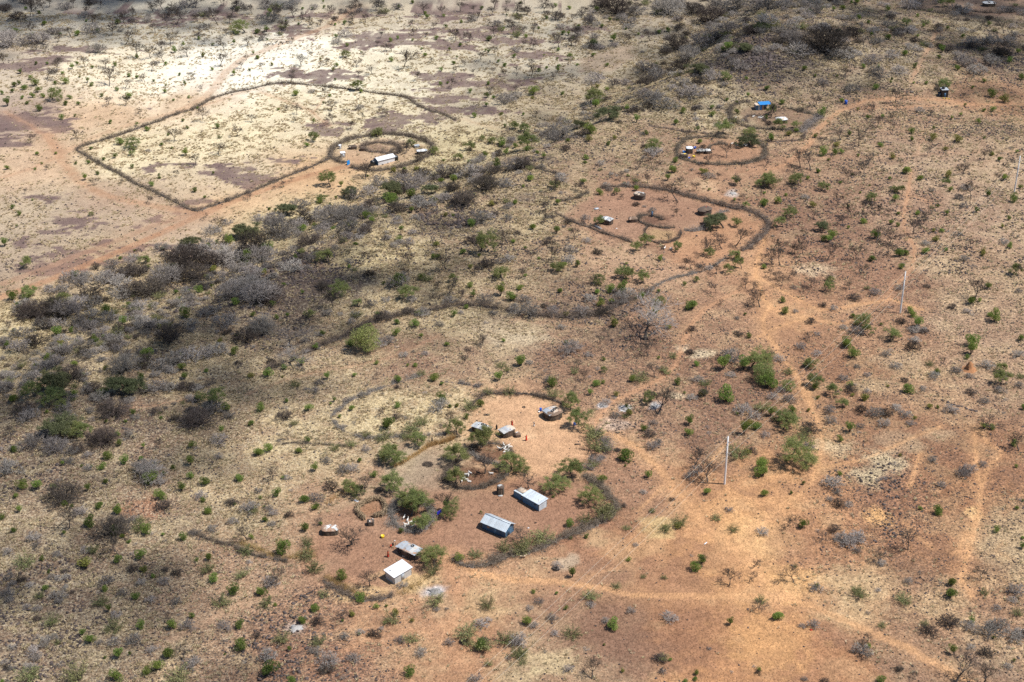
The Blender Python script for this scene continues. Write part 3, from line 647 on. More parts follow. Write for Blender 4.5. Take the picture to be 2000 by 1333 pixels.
# ---- plants as seen in the photograph: base point and crown width, read tile by tile (tile scale 3.846) ----
TX = {'0': 0, '1': 500, '2': 1000, '3': 1480}
TY = {'0': 0, '1': 330, '2': 660, '3': 988}
PLANTS = {
'00': dict(
 t='1635,190,110 1255,218,80 1325,185,70 1015,170,75 950,210,80 1490,280,80 1280,345,75 945,335,80 430,325,50 530,275,70 840,270,70 1365,145,90 1735,130,60 1895,110,60 1470,60,90 1225,80,80 1150,85,45 340,395,60 430,540,80 350,600,80 640,500,55 820,650,100 790,520,70 1040,430,90 1210,400,80 1130,440,70 1230,470,60 1410,430,80 1655,500,70 1140,540,50 1090,620,50 1465,595,50 1855,455,35 1810,520,45 1970,520,50 940,665,55 945,795,60 820,785,60 1520,680,30 1525,905,75 1640,1165,85 1470,1245,65 570,1040,60 1780,1030,60 1315,1060,70 1895,915,50 225,130,90 330,80,100 240,70,60 555,60,50 30,480,60 1700,270,60 1540,330,45 1860,345,70 1040,850,40 230,1070,60',
 b='60,350,180 180,340,120 300,330,150 740,395,120 410,260,110 700,250,130 130,150,100 40,85,110 1790,60,90 1560,120,90 1110,165,70 640,130,70 1400,60,120 1300,100,90 500,70,90 1960,140,60 1650,1040,40 1115,1140,35',
 a='390,750,90 1010,1100,100 985,1165,45 1840,240,110 1040,945,35',
 s='195,75,35 295,105,35 650,165,28 335,190,55 880,185,60 1785,85,50 1255,80,35 585,270,55 735,245,45 240,290,40 455,265,30 120,245,55 1380,340,35 1600,345,35 1760,335,35 1930,255,45 1495,300,35 1315,395,50 1030,440,35 1905,410,30 1930,445,40 865,500,40 545,520,50 580,490,35 355,485,35 270,490,30 695,515,35 470,560,35 155,555,45 230,600,40 145,635,40 110,655,50 265,645,70 185,675,60 95,695,40 415,635,40 490,630,70 660,620,40 690,650,40 880,685,40 970,580,40 1030,590,40 1155,615,28 1240,700,40 1390,635,30 1350,570,30 1595,530,35 1875,535,30 1760,570,40 1245,490,40 285,695,60 245,735,50 170,745,40 325,735,45 450,690,35 525,745,50 590,790,40 495,790,50 205,785,40 60,800,70 15,710,40 970,740,60 1420,740,30 1305,760,30 765,730,40 565,880,28 465,900,50 300,835,65 830,930,40 1485,820,30 1375,915,35 1105,985,50 1635,965,50 1215,1095,40 1410,970,35 1265,1020,30 685,1125,40 905,1085,70 1290,1120,28 780,1205,40 865,1190,45 1400,1170,60 995,1265,38 280,1165,40 420,1160,32 570,1235,35 665,1230,45 735,1315,40 1195,1320,30 1600,1310,30 55,1275,45 315,1235,25 265,1280,25',
 y='1525,430,45 600,585,25 1245,650,25 950,745,30'),
'10': dict(
 t='725,150,50 565,120,60 405,195,55 340,170,45 480,200,40 565,190,40 825,175,45 1085,160,30 1175,200,40 1535,85,60 1395,130,60 1270,110,80 1640,100,40 1795,65,60 1890,55,40 1795,275,60 1485,285,40 1575,285,40 1745,190,35 1935,200,45 1660,160,45 980,390,50 910,345,35 1020,385,35 690,210,40 805,420,30 340,490,65 410,430,30 290,570,50 265,615,45 45,525,40 530,490,35 490,500,45 875,560,55 770,580,40 1210,600,50 1465,670,60 1765,715,50 1795,415,55 1690,450,55 1565,500,40 1510,540,40 1970,555,50 1775,550,35 1870,580,40 515,720,50 565,835,70 585,935,75 305,865,55 235,830,40 295,910,35 680,860,35 795,900,40 940,810,45 945,885,50 995,870,40 710,965,50 1375,925,40 820,1330,80 1215,1220,60 1120,1155,80 1945,700,45 1185,265,40 1275,280,35 755,510,50 1110,515,110 935,290,40 1325,470,30 1635,565,30 270,330,35 190,250,30',
 b='110,170,100 80,60,90 150,70,80 260,60,110 290,30,80 440,70,60 610,330,70 670,280,90 780,825,60 930,50,80 1060,70,90 1870,780,120 1960,740,90 1930,1260,130 1500,1330,160 1400,1320,140 1650,1300,120 1780,1310,110 1260,1320,110 45,300,50 1110,1320,80 1950,390,60 420,700,45 1960,280,70',
 a='435,1055,75 945,1030,80 1320,1160,65 1610,1130,75 1180,1110,60 1945,970,60 1525,1205,60 755,680,85 1775,1090,55 670,440,65 1840,1080,50 1690,1060,40',
 s='105,100,45 90,130,35 165,65,40 225,165,28 320,190,30 595,195,30 665,185,40 80,240,55 12,250,45 350,75,30 425,75,30 510,65,28 505,25,25 1175,30,40 1075,70,35 1270,110,35 1410,130,30 1285,140,45 1355,300,40 1425,210,35 1175,310,28 1065,295,30 1010,315,40 685,350,35 600,285,35 1015,465,45 605,500,40 1270,425,40 1245,375,25 1455,385,30 1510,440,25 1485,485,45 1390,535,35 1385,640,40 1440,630,30 1610,700,40 595,605,28 555,730,32 505,785,28 170,830,28 435,920,32 385,1105,45 790,700,35 1750,310,55 1725,390,28 1750,395,32 1940,430,45 1870,500,45 1820,470,32 1535,350,40 1545,175,32 1695,75,35 1980,30,35 1960,125,32 1860,220,30 1885,125,22 1745,640,35 1735,735,45 1785,745,40 1845,865,35 1640,885,45 1870,960,35 1810,1270,85 1885,1160,60 1110,1290,45 1410,1215,32 1600,1220,30 1945,1110,50 1850,1100,60 1720,1180,60 1730,800,40 300,720,70 790,405,25 85,305,28',
 y='12,445,35 120,495,32 580,535,40 485,450,25 1205,1280,55 1030,1300,55 1840,865,32'),
'20': dict(
 t='30,110,60 95,30,40 250,150,55 445,165,50 350,360,70 310,600,60 140,500,50 145,580,70 570,430,30 895,330,60 1040,310,60 455,610,45 760,670,60 1265,205,70 1180,570,60 1540,740,40 790,1000,35 1310,1030,55 180,880,40 1690,310,60 40,550,40 70,360,40 155,260,40 1945,880,100 1610,1190,90 940,1280,55 1050,1245,45 1095,1270,45 1480,1240,60 1595,130,40 1410,1160,60 520,850,40',
 b='340,150,90 590,180,90 790,105,200 940,120,120 880,185,110 1170,110,180 1360,100,140 1480,170,160 1620,260,140 1240,370,180 1330,450,180 1430,350,150 1150,410,90 1290,520,120 1000,530,130 1090,590,130 1350,720,140 1150,820,140 1070,760,120 980,740,120 1020,640,120 340,1060,210 620,620,120 760,640,80 660,60,110 1100,60,130 1250,60,140 1560,90,150 1700,70,160 1850,70,160 1060,1170,100 600,780,130 1500,600,130 1700,520,130 1400,620,90 850,640,80 1780,260,90 1280,640,100 80,1260,110',
 u='740,890,160 505,970,100 1720,390,130 1390,560,150 1890,220,110 1780,1090,150',
 a='435,450,50 605,790,130 1090,1130,90 110,1130,130 1590,1010,110 90,1000,70 25,970,50 1390,990,40 1820,1020,80 1575,600,70',
 s='65,30,35 430,70,45 635,90,50 325,55,35 260,145,40 200,220,32 495,220,40 675,210,40 735,165,40 855,225,25 105,285,38 380,265,45 425,270,35 460,310,45 15,435,40 615,350,60 770,310,60 950,265,28 1170,240,45 610,425,45 240,425,22 340,450,25 350,510,40 345,535,35 490,495,30 200,540,45 260,520,32 715,500,40 345,385,40 160,715,95 380,715,40 625,810,70 715,680,40 1285,850,55 1505,875,60 1230,935,60 1010,1015,45 420,1070,45 590,1005,110 935,920,60 240,1190,50 560,1200,55 725,1095,45 1410,1080,55 1615,760,45 1920,680,55 1770,730,40 1690,860,50 1500,820,40 1615,385,70 1770,235,40 1580,390,40 1105,255,40 1230,820,35 110,1140,60 190,1160,40 1230,1220,60 870,1320,40 1200,1300,70 550,1230,40 1945,1060,60 1910,900,40 1760,600,40 1690,780,28 865,840,50 85,870,30',
 y='870,750,35 575,1065,60 770,1050,40 155,745,30 640,660,40'),
'30': dict(
 t='860,890,70 625,1055,90 490,1095,70 665,935,60 755,1100,100 320,1260,90 400,1285,100 1295,870,40 995,910,50 1035,770,110 260,715,50 440,785,60 1355,700,50 1700,1200,60 825,1240,70 1855,1250,60 60,1250,60 800,1320,70 1320,230,50 1490,190,60 1670,210,60 1850,250,80 1395,130,50 1540,740,35 1080,330,50 890,960,70 925,1310,30 1015,970,40 1265,1180,50 1545,1290,50 390,660,25 660,590,80 1860,385,50',
 b='490,390,280 280,330,180 715,270,110 80,80,140 60,200,150 230,250,120 1060,260,70 890,330,80 1510,440,90 640,290,90 320,410,140 1910,210,60 1210,840,60 700,690,120 480,640,80 350,60,100 440,110,100 1600,340,110 1750,330,110 1820,420,120 1880,320,100 700,440,130 850,480,120 1000,440,110 900,570,120 1060,560,100 1550,500,130 1650,560,120 1750,480,120 1480,90,90 200,60,120 1140,60,110 980,210,90 580,430,110',
 a='1425,680,90 1390,50,60 1465,55,70 155,970,80 290,960,60 100,860,70 1120,200,60',
 s='385,105,60 740,25,60 635,75,60 975,85,50 570,85,40 760,145,45 1200,130,35 830,180,35 700,30,30 350,530,50 885,675,60 995,635,30 1265,635,40 1385,400,50 1105,420,60 1180,515,45 795,515,40 905,530,40 1535,285,40 1425,225,35 1735,195,45 1375,370,45 1360,440,45 980,300,60 1240,205,35 610,240,35 630,770,45 495,830,40 290,995,50 100,1060,65 490,1170,80 580,1165,60 625,1155,50 920,1105,55 1155,1005,55 1155,1060,45 1655,930,45 1765,840,50 1525,875,35 1455,900,32 1320,970,32 685,1025,60 430,1035,45 825,895,45 935,885,40 1105,1315,70 450,1300,45 1760,1165,35 1815,1210,50 1945,1150,32 530,1210,35 1615,665,35 1700,620,40 1750,730,80 180,785,50 1170,630,25 665,660,25 1980,600,60 430,580,28 595,580,30 850,270,32 1200,280,30 1700,840,40 1700,1045,32 1010,600,26 1555,800,28 1890,470,50 1950,405,50 70,680,60 755,1180,30 480,880,70 1500,530,60',
 y='1410,1130,40 1005,1195,60 1310,1055,70 1500,1070,70 1130,230,28 230,1020,60 710,1315,25 590,1100,50 1760,1170,40 1845,770,80 750,830,30'),
'01': dict(
 t='710,120,50 190,190,30 705,235,25 1100,260,50 1880,230,60 1640,460,70 1670,560,70 60,1225,60 1550,360,25 1525,390,25 1330,60,40 1040,640,40 1660,950,50 320,1215,90 560,1000,60 900,115,30 350,10,30',
 b='780,860,150 950,800,170 1050,790,120 600,880,120 690,960,150 900,900,140 850,830,130 1000,940,150 1130,950,230 1250,850,190 1400,740,230 1500,660,150 1600,640,150 1390,620,110 1330,680,120 1240,660,60 1550,590,110 1760,690,220 1900,640,230 1600,730,160 1450,820,180 1340,820,130 1220,610,90 840,750,90 540,840,130 640,830,110 480,930,110 260,1110,200 400,1090,200 500,1100,180 200,1110,110 190,1060,130 330,1200,130 430,1200,110 580,1060,150 690,1040,130 900,980,140 160,1260,120 270,1310,150 600,1180,130 650,1210,120 820,1140,110 920,1220,110 1060,1060,130 1290,1290,170 1130,1200,80 720,750,60 1790,780,110 1880,780,110 1850,1300,150 1700,1180,160 1950,1000,220 1920,930,200 1750,960,170 1430,1180,100 1960,1200,170 870,1300,100 1590,490,110 1700,420,70 1940,390,90 30,1310,90 760,1000,90 1560,1100,120 700,1110,100 380,930,90 1000,700,90',
 u='1475,600,140 345,1045,120 1830,500,170',
 a='230,960,120 1100,720,80 200,745,80 480,1020,100 1560,600,50 700,350,40',
 s='640,85,50 735,45,40 1140,130,50 1465,175,50 1200,75,35 1540,220,32 95,300,45 145,350,45 35,585,70 130,440,28 245,240,22 570,815,80 905,680,40 1115,700,50 1225,610,40 1110,750,45 1500,930,70 1590,890,45 1345,995,50 1395,1120,95 970,1035,55 1000,960,50 800,1085,100 930,1160,70 140,1040,60 95,985,100 210,970,60 1630,560,35 1720,560,100 1680,620,55 1720,675,45 1860,695,120 1850,510,50 1900,1110,50 1765,1020,80 1780,1260,45 680,1150,35 720,1310,60 780,1290,45 430,1255,90 580,1315,50 540,1230,50 1320,940,50 105,1220,40 1420,920,30 1560,830,50 1310,780,110 1980,610,60 1855,720,45',
 y='1605,775,70 1985,790,40 1655,1300,40 1010,620,30 1200,1200,50 460,1320,45'),
'11': dict(
 t='820,80,90 1155,720,90 1430,755,90 1440,960,80 1360,1040,80 1530,1000,70 1480,880,60 1360,910,60 810,690,60 580,1040,100 395,1165,90 210,140,45 270,95,30 1890,570,80 1985,830,50 1705,1320,60 800,1050,60 1040,340,80 965,580,60 150,160,25 320,600,60 1150,800,50 1630,790,50 1820,690,50 240,1330,230',
 b='1150,150,200 870,300,150 600,400,230 730,390,180 510,340,130 360,400,150 460,380,130 180,510,220 400,570,170 310,470,150 480,500,100 690,480,150 130,400,110 850,190,110 740,230,120 920,130,130 1250,100,130 1400,80,120 1500,50,120 1620,40,120 1240,290,130 1060,320,110 1400,240,110 1560,270,170 1690,400,150 1720,160,170 1850,140,110 1640,560,110 1730,740,100 1900,690,80 330,300,110 110,410,80 80,980,240 40,680,180 60,1240,170 280,770,150 1290,840,80 1080,880,150 500,900,90 700,700,60 850,800,70 1040,590,60 1380,1180,60 870,1030,80 760,1110,80 530,1100,70 950,1130,110 1130,1090,90 1260,1090,80 1450,1010,90 1720,1000,110 1180,490,60 1760,370,60 1480,160,90',
 u='1010,210,160 745,200,110 240,350,130 1320,190,100',
 a='550,710,120 1135,980,120 560,130,110 780,1040,70 1850,840,100 1690,620,150 590,960,120 405,1120,80 1480,850,60 490,250,70 1080,880,90 330,640,50',
 s='640,135,45 480,260,60 350,470,90 440,450,70 580,460,45 830,370,70 1090,460,45 1080,545,65 700,750,40 1240,830,60 1330,680,55 1560,640,60 1675,665,40 1610,890,60 1840,955,90 1920,990,80 1635,965,50 1195,1190,80 1055,1250,80 1060,1170,65 1490,1110,55 1240,1270,45 1390,110,60 1480,110,70 1010,270,110 1170,220,100 1030,250,80 160,1130,40 235,1115,40 500,1250,50 300,675,40 750,575,50 1945,260,40 1930,555,40 1480,365,35 870,400,60 60,695,40 60,780,45 210,880,40 350,940,40 120,1040,60 1620,430,70 1580,1050,50 920,1110,55 100,310,35 600,230,30 840,60,30 560,280,30 100,610,80 1365,680,50 1640,200,28 1170,330,60 960,870,35',
 y='1340,255,65 1420,360,40 1770,280,60 1355,580,50 1610,750,40'),
'21': dict(
 t='255,310,70 235,400,70 320,170,60 470,170,50 520,180,60 240,205,30 840,230,35 1020,110,50 810,95,50 1270,125,45 1385,155,50 1550,75,35 1240,240,110 1230,285,40 1240,355,45 1560,575,90 1685,575,100 1490,645,90 1580,605,70 1345,750,70 1290,745,60 1535,930,60 1770,830,40 1805,920,70 1755,900,60 1860,1035,80 1765,1035,60 470,530,65 140,700,70 65,825,60 1000,1285,350 670,1310,60 730,1260,60 1750,240,45 1660,275,35 1570,1020,40 1725,130,60 1890,140,60 1920,140,60 620,870,70 1420,780,60 1540,790,60 1985,820,60 1960,600,70 1940,810,40 300,245,30 1180,540,50 290,690,80',
 b='560,550,60 370,90,80 760,930,60 1150,220,10 1130,680,30 640,640,60 440,620,80 280,560,90 860,960,120 800,1000,100 420,700,80 1410,745,50 1480,760,60 300,1090,90 1350,1220,60 1700,1250,60 520,1090,100 1480,70,70 1690,1130,40 240,1040,50 580,990,80 90,1000,90 370,1200,60 690,1090,110 140,1100,120 30,1090,110',
 u='1590,445,160',
 a='790,190,50 330,150,70 350,780,90 1685,435,70 860,820,110 905,830,90 985,860,90 660,850,80 1490,645,80 1690,690,80 1245,610,70 935,620,80 1000,580,90 1385,850,50 1140,1020,80 1725,750,80 1620,780,70 645,430,75 1755,290,55 1680,120,60 1960,130,80',
 s='25,265,45 340,270,55 155,455,70 335,485,60 655,195,75 535,110,55 935,165,60 1170,90,60 845,120,35 870,60,30 1220,30,50 375,740,70 490,740,60 740,930,80 830,940,100 640,940,60 745,1010,50 660,1020,60 1355,1055,115 1080,1090,75 1780,1270,60 980,965,50 1115,690,50 860,720,30 1890,280,65 1895,190,30 1890,750,60 1690,690,60 100,605,35 15,990,60 1295,875,40 1480,165,28 1670,240,30 140,90,80 85,140,32 1100,930,40 60,910,60 360,930,60 930,980,30 1750,1100,30 100,810,35 200,680,35 10,560,35',
 y='405,1110,55 665,1030,60 760,1190,80 1985,260,35 1180,1200,50 1440,35,60'),
'31': dict(
 t='785,330,85 845,325,80 705,365,90 595,275,70 640,415,70 340,640,90 515,690,90 165,725,110 115,720,90 180,885,70 135,830,60 230,820,60 405,890,70 690,905,50 795,785,60 1175,485,90 1245,415,90 1215,395,60 740,680,90 115,610,60 170,630,70 280,640,60 250,640,50 345,930,50 890,555,90 980,640,90 335,515,50 1625,990,110 920,340,50 975,340,45 15,1040,90 415,375,50 1600,220,90 1785,90,60 1590,590,50 1905,800,80 1540,50,70 800,60,80 680,100,70 40,150,60 95,810,50 550,850,50 990,560,90 270,200,45 370,1300,60 925,35,30 1640,1000,40 275,20,50',
 b='820,905,50 880,945,70 720,980,80 570,1060,60 490,1035,50 1550,690,60 1460,1050,60 1570,1080,60 1310,300,40 1500,500,50 1260,570,70 1510,230,60 1060,910,60 400,1160,60 640,1200,60 750,1240,90 1080,1160,70 1200,1230,90 1270,890,50 350,220,60 1300,170,40 1560,160,80 1250,1230,60 1150,1220,60 1180,1300,80 1540,290,50 1840,560,60 1960,930,50 280,1080,40 440,1250,40 270,900,40',
 u='470,465,100',
 a='190,440,85 210,360,90 310,130,90 75,140,90 830,1190,110 990,1295,110 505,915,80 560,850,50 1010,180,55 1090,190,60 1415,130,60 1940,795,80 100,110,90 860,260,70 480,160,80 30,140,60 820,1240,80',
 s='45,275,70 210,205,35 155,260,60 495,545,60 560,525,80 530,550,60 880,520,85 790,410,70 1030,245,65 1000,420,50 1050,435,40 1055,345,40 1195,360,45 1060,660,80 1110,650,60 850,695,60 1080,750,60 1260,635,80 1410,620,45 1420,350,45 1380,475,50 1110,40,70 1220,85,60 1100,30,50 770,185,30 1445,170,45 1850,90,50 1885,385,45 1925,250,75 190,1005,55 205,1090,80 715,1120,50 1160,1110,70 1140,1080,60 1190,1185,95 660,1325,90 1610,1330,110 1600,1015,80 1665,1000,40 1350,290,35 1895,600,60 1780,1150,110 1740,1110,50 1730,900,60 925,1180,30 375,80,40 620,110,32 1720,205,60 1970,150,45 455,30,40 990,80,40 1640,325,50 840,130,22 850,185,20 710,50,25 680,295,26 1200,345,40 680,450,30 1970,1290,60',
 y='410,290,60 1835,440,40 1690,655,50 1340,545,60 285,340,30 1860,80,60 1430,70,70 1690,630,50 1320,475,35'),
'02': dict(
 t='55,780,70 205,165,70 920,160,60 1190,830,60 1960,60,30 60,730,60',
 b='30,60,90 150,100,130 270,50,140 480,110,90 590,45,80 860,570,190 760,470,120 420,850,170 780,800,170 340,760,120 490,640,150 720,780,110 1490,650,190 1590,560,150 1450,640,130 1130,1050,220 1060,1000,120 480,1230,230 60,1020,160 370,240,120 540,300,170 620,290,100 670,150,90 870,90,80 760,180,70 760,110,80 860,40,70 1100,210,130 1190,230,120 1290,190,130 1430,160,140 1550,140,110 1640,120,120 930,250,200 1170,290,70 1170,400,130 1290,390,110 1400,400,110 1480,400,90 180,570,130 200,620,120 100,840,60 970,740,90 1650,790,100 1230,1290,100 500,940,80 660,990,60 1720,600,90 1870,1300,100 1640,900,60 1510,1200,80 1900,1310,70 1740,1250,80 700,400,90 250,820,110 580,850,90 660,890,70 540,870,80 470,560,110 230,600,110 1320,620,80 1940,1160,60 1210,1100,60',
 u='370,380,220 910,430,240 430,740,260 1000,400,90',
 a='260,440,120 350,490,160 1620,510,130 570,730,140 500,540,80 1480,480,80 640,740,110',
 s='560,210,65 365,180,65 275,220,55 460,80,60 580,40,45 1760,130,75 710,35,60 1360,245,70 1110,170,130 1390,310,70 1550,260,50 1070,320,70 770,440,80 555,430,60 135,555,60 105,480,100 1000,585,55 885,740,60 900,810,60 1080,830,40 1440,830,70 1430,955,75 1300,985,50 940,940,80 815,910,100 1060,920,50 770,985,70 795,1095,55 1140,1090,130 1225,1030,50 1365,1150,85 1550,1100,85 1800,1075,85 1560,1315,75 1525,1235,55 750,1275,80 890,1315,80 145,1310,60 280,1150,100 410,1140,60 660,1150,60 110,855,70 470,960,40 1895,660,60 1665,695,50 1945,880,70 1700,550,80 1960,550,80 1210,1210,110 1955,1210,45 1765,1255,30 1430,1060,60 480,1260,70 170,1130,100 540,1270,40 800,635,35 945,640,35 615,970,28 620,285,40 350,570,40 120,1200,60 1210,610,35 1080,990,40 690,980,28 60,80,50 240,60,40',
 y='1650,40,45 1880,300,50 800,240,40 1160,960,40'),
'12': dict(
 t='240,770,80 245,185,220 245,770,60 1100,1220,60 975,590,60 1455,660,80 1590,150,60 1710,60,50 130,1070,90 1720,1020,120 810,1180,120 920,310,40 1560,200,40',
 b='210,610,100 300,370,70 440,410,70 1240,280,60 1380,540,110 650,1010,80 570,1140,100 450,1220,90 720,1000,80 1110,140,60 530,940,70 290,650,60 1060,600,60 1270,130,50 690,480,60 800,440,60 1180,110,30 820,850,60 20,1160,60 230,1060,60 1060,380,40 1880,250,60 100,1290,60 470,350,70 1000,40,80 130,1330,60',
 a='1510,730,120 1690,830,170 1500,930,170 1500,1100,130 1920,990,170 1050,910,150 980,970,150 1050,1130,150 1210,1270,140 1130,1290,130 1690,1320,5 1440,1290,110 800,1190,100 710,1180,110 1210,800,110',
 o='1250,655,90 1170,700,110 1140,760,100 830,740,70 720,820,80 1740,420,80 1900,420,90 1840,220,70 960,760,100 1610,540,100 590,840,70',
 s='820,100,270 710,65,80 450,95,60 215,240,60 90,290,90 340,210,80 905,200,45 1195,215,50 1830,320,85 1985,215,70 540,315,60 740,290,45 1070,335,70 1340,325,80 1395,355,40 395,550,70 35,550,90 230,485,40 590,480,40 720,545,65 630,600,35 985,680,130 1400,485,90 1455,525,35 1060,525,60 1680,520,75 1580,610,50 390,780,55 325,865,75 25,880,70 445,1000,75 160,1190,85 365,1240,85 890,1045,70 450,1290,60 35,1210,40 780,930,50 100,850,80 1440,60,60 1860,30,40 560,500,30 205,1060,40 1140,215,30',
 y='1510,520,45 1870,700,30 200,300,20'),
'22': dict(
 t='1025,140,110 500,220,60 535,320,70 1100,575,150 1370,980,120 1470,1080,150 125,1130,120 1540,170,60 1075,300,80 900,520,60 1450,480,70 1910,170,50 480,400,40 670,40,40',
 b='430,110,150 130,200,50 700,500,70 780,600,60 1060,830,80 1030,740,80 1100,800,60 1060,650,60 1650,180,160 1350,460,70 1730,560,110 1800,600,90 1210,150,60 1340,120,60 1320,1050,70 985,1170,50 1160,270,70 1380,1020,80 1200,1220,40 1050,1310,40 840,1270,40 1400,330,80 1640,290,60 1900,740,60 1800,860,70 270,330,60 570,140,60',
 a='290,1130,170 500,650,150 450,1050,170 580,1220,150 1800,220,180 10,1000,120 440,540,130 1040,480,100 690,260,50',
 o='680,1310,110 590,970,90 620,750,170 650,860,180 740,1310,60 300,450,110 470,270,70 960,330,120 1130,250,70 1700,900,140 1990,620,80 1880,540,120 1450,360,80 850,600,60',
 s='70,215,85 300,370,100 585,430,55 630,360,75 685,345,40 905,330,70 1240,355,60 1330,650,80 1325,735,75 990,700,65 850,920,130 1465,1175,75 1895,1185,80 1870,990,110 1865,1045,110 1620,480,150 1890,330,230 1385,210,60 1830,690,90 1740,720,100 1590,240,110 690,170,40 410,50,50 1100,160,30 670,1090,80 1440,440,80 310,1200,28 860,520,40 1395,300,20 1740,240,110 1020,1050,70 850,970,25 1690,580,30 1940,590,80 1295,420,28',
 y='880,580,70 780,440,50 1760,870,60 1780,660,70'),
'32': dict(
 t='1755,685,130 1960,850,90 1390,200,40 990,30,50 1800,480,30 1355,450,30 65,170,60',
 b='740,225,50 960,135,70 1160,85,90 1320,300,80 1290,210,60 1720,220,100 1500,260,80 1850,290,80 820,290,50 640,320,70 700,400,90 540,560,80 880,590,110 780,560,80 960,580,80 1110,590,80 540,640,80 1150,655,60 1040,540,70 1450,550,90 1600,420,70 1700,490,60 770,675,50 1820,410,70 1540,1040,110 1590,1010,100 1310,930,70 1690,960,60 1380,1120,60 560,1120,140 590,1170,70 600,1260,80 680,1270,60 540,1220,50 390,700,100 370,830,80 1960,370,60 1590,300,50 1040,220,70 1100,330,50 170,410,60 320,80,70 440,130,60 1950,140,90 230,480,90 820,410,50 1240,390,50 950,660,80 1980,300,60 150,170,80 110,460,70',
 a='210,920,230 440,380,110 390,210,90 140,630,110 190,690,130 230,370,90 30,170,60 560,430,90 1820,350,110 1850,270,80 640,520,80 60,180,60',
 o='230,270,70 340,740,110',
 s='1600,125,110 665,75,95 705,150,110 375,215,70 430,390,70 1125,410,120 1345,270,60 260,560,80 380,945,80 690,710,90 625,780,65 615,1035,55 40,960,80 35,1040,75 340,1105,35 250,1175,35 45,1190,75 1220,1290,45 1345,1320,80 1940,975,35 1945,1290,35 1990,540,60 1920,810,70 1700,680,70 450,460,40 70,370,160 820,460,45 1350,530,40 1760,690,60 10,680,40 1570,160,50 690,370,60 1990,1230,30',
 y='710,440,40 800,470,60 975,370,30 380,555,40 1290,530,50 1070,890,35 1180,610,40'),
'03': dict(
 t='520,170,120 890,370,110 130,560,60 1385,1150,90 1270,850,50 1860,260,90',
 b='860,210,240 250,260,90 260,1110,100 430,690,100 390,540,50 440,560,60 490,500,50 500,540,50 490,630,50 540,660,45 60,680,100 95,1070,60 170,570,60 230,610,60 70,550,60 280,790,60 430,1040,50 400,1000,70 340,1020,60 330,1060,70 200,770,60 300,690,70 280,860,60 70,720,60 90,600,60 440,730,60 280,1160,60 240,1220,60 90,1230,60 50,1220,50 210,1230,70 1010,1030,110 850,1040,80 1130,1100,70 1060,590,60 1130,720,70 920,670,80 1000,480,80 1590,190,70 800,590,100 700,350,80 430,380,60 1410,920,90 1680,920,90 1440,1210,110 1990,1150,60 1930,980,60 740,1040,60 1240,490,50 1450,220,60 1870,430,40 870,840,70 1330,520,70 1750,130,70 1060,120,60 1230,580,70 1320,740,90 640,350,70 270,310,60 60,360,70 610,60,100 1010,110,60',
 o='1660,740,130 850,940,130 190,450,130 390,890,120 1060,190,130 1810,540,110 1560,500,110 1340,1310,150 220,1300,150 570,1310,180 760,740,110 1850,360,110',
 s='145,45,60 690,160,110 1105,215,95 970,280,45 855,220,90 920,240,50 1225,225,35 1375,260,75 1060,400,100 1570,410,80 1480,420,40 1610,570,95 1755,660,110 1965,665,80 1015,705,85 790,640,60 1150,540,50 1300,920,105 1065,920,80 620,975,60 680,1035,95 890,1140,90 975,1120,35 1265,1140,140 1190,1230,110 1110,1265,95 1800,925,85 1805,1090,110 865,1315,110 1560,60,75 1445,840,55 1690,1120,28 890,60,80 320,410,50 340,630,60 820,800,60 1890,250,50 20,1330,40 790,1150,35 880,430,80 480,210,40 100,200,60 20,100,60 370,510,35 1990,120,40',
 y='640,460,110 1080,490,70'),
'13': dict(
 t='720,290,150 855,600,110 660,850,80 490,150,50 150,600,100 1440,60,110',
 b='1100,610,70 890,980,90 660,1000,70 730,1160,90 530,1190,130 450,1110,90 80,1150,110 780,960,60 460,880,80 1080,1020,70 1360,790,40 1430,780,30 940,930,40 1700,900,100 1590,1040,80 1450,1040,70 1240,1120,80 1750,1200,60 1650,1320,90 110,590,110 250,80,60 1960,1040,80 120,150,60 530,1250,110',
 a='1240,180,140 1170,80,220 1340,480,170 70,20,10 1440,70,110',
 o='1590,980,140 1860,1030,120 1350,740,150 1160,1020,110 200,1020,110 1720,1080,140 440,490,120 390,390,120 1870,340,120 1990,360,120 1330,510,120 470,1040,100 380,300,100 1020,870,110 510,680,70 1650,380,100 1740,760,120 80,750,110 1990,1130,90',
 s='200,370,150 785,715,100 345,880,85 440,790,90 40,670,85 1155,1270,115 110,1270,130 905,770,55 980,760,35 145,755,40 250,1085,45 270,1330,80 640,560,100 370,190,80 1520,410,85 70,120,50 485,145,40 775,970,28 650,870,30 1090,205,60 1690,1080,110 460,20,50 970,890,30 100,700,25',
 y='1170,870,40 1050,820,70 720,830,60'),
'23': dict(
 t='1635,600,110 1815,465,60 1835,770,90 600,1300,100 1430,430,60 1780,560,60 80,270,110 1130,1255,40',
 b='1870,215,90 1170,860,110 890,800,60 165,910,60 320,970,60 420,1240,70 1055,50,45 930,300,35 300,860,70 590,750,60 80,1190,60 50,1040,110 1110,1160,90 200,730,60 130,780,50 1480,1080,35 1130,1250,50 1630,40,60 340,460,70 1850,1260,40 700,880,60',
 o='600,700,110 1140,550,50 780,620,70 1150,190,80 1260,140,110 550,130,120 700,90,170 240,260,150 140,300,140 60,340,110 860,180,60 40,1130,110 450,980,120 990,540,45 1140,1160,80 1540,100,80 1660,190,80',
 s='875,415,48 1370,490,95 1425,430,80 770,930,110 1640,895,65 1980,850,60 455,535,75 160,655,45 335,665,35 110,890,90 405,780,40 1385,1270,50 1375,1310,50 690,1050,25 430,150,80 560,245,45 440,250,35 1300,1330,50 1190,1165,40',
 y='1250,170,60 1150,170,40 830,1250,40'),
'33': dict(
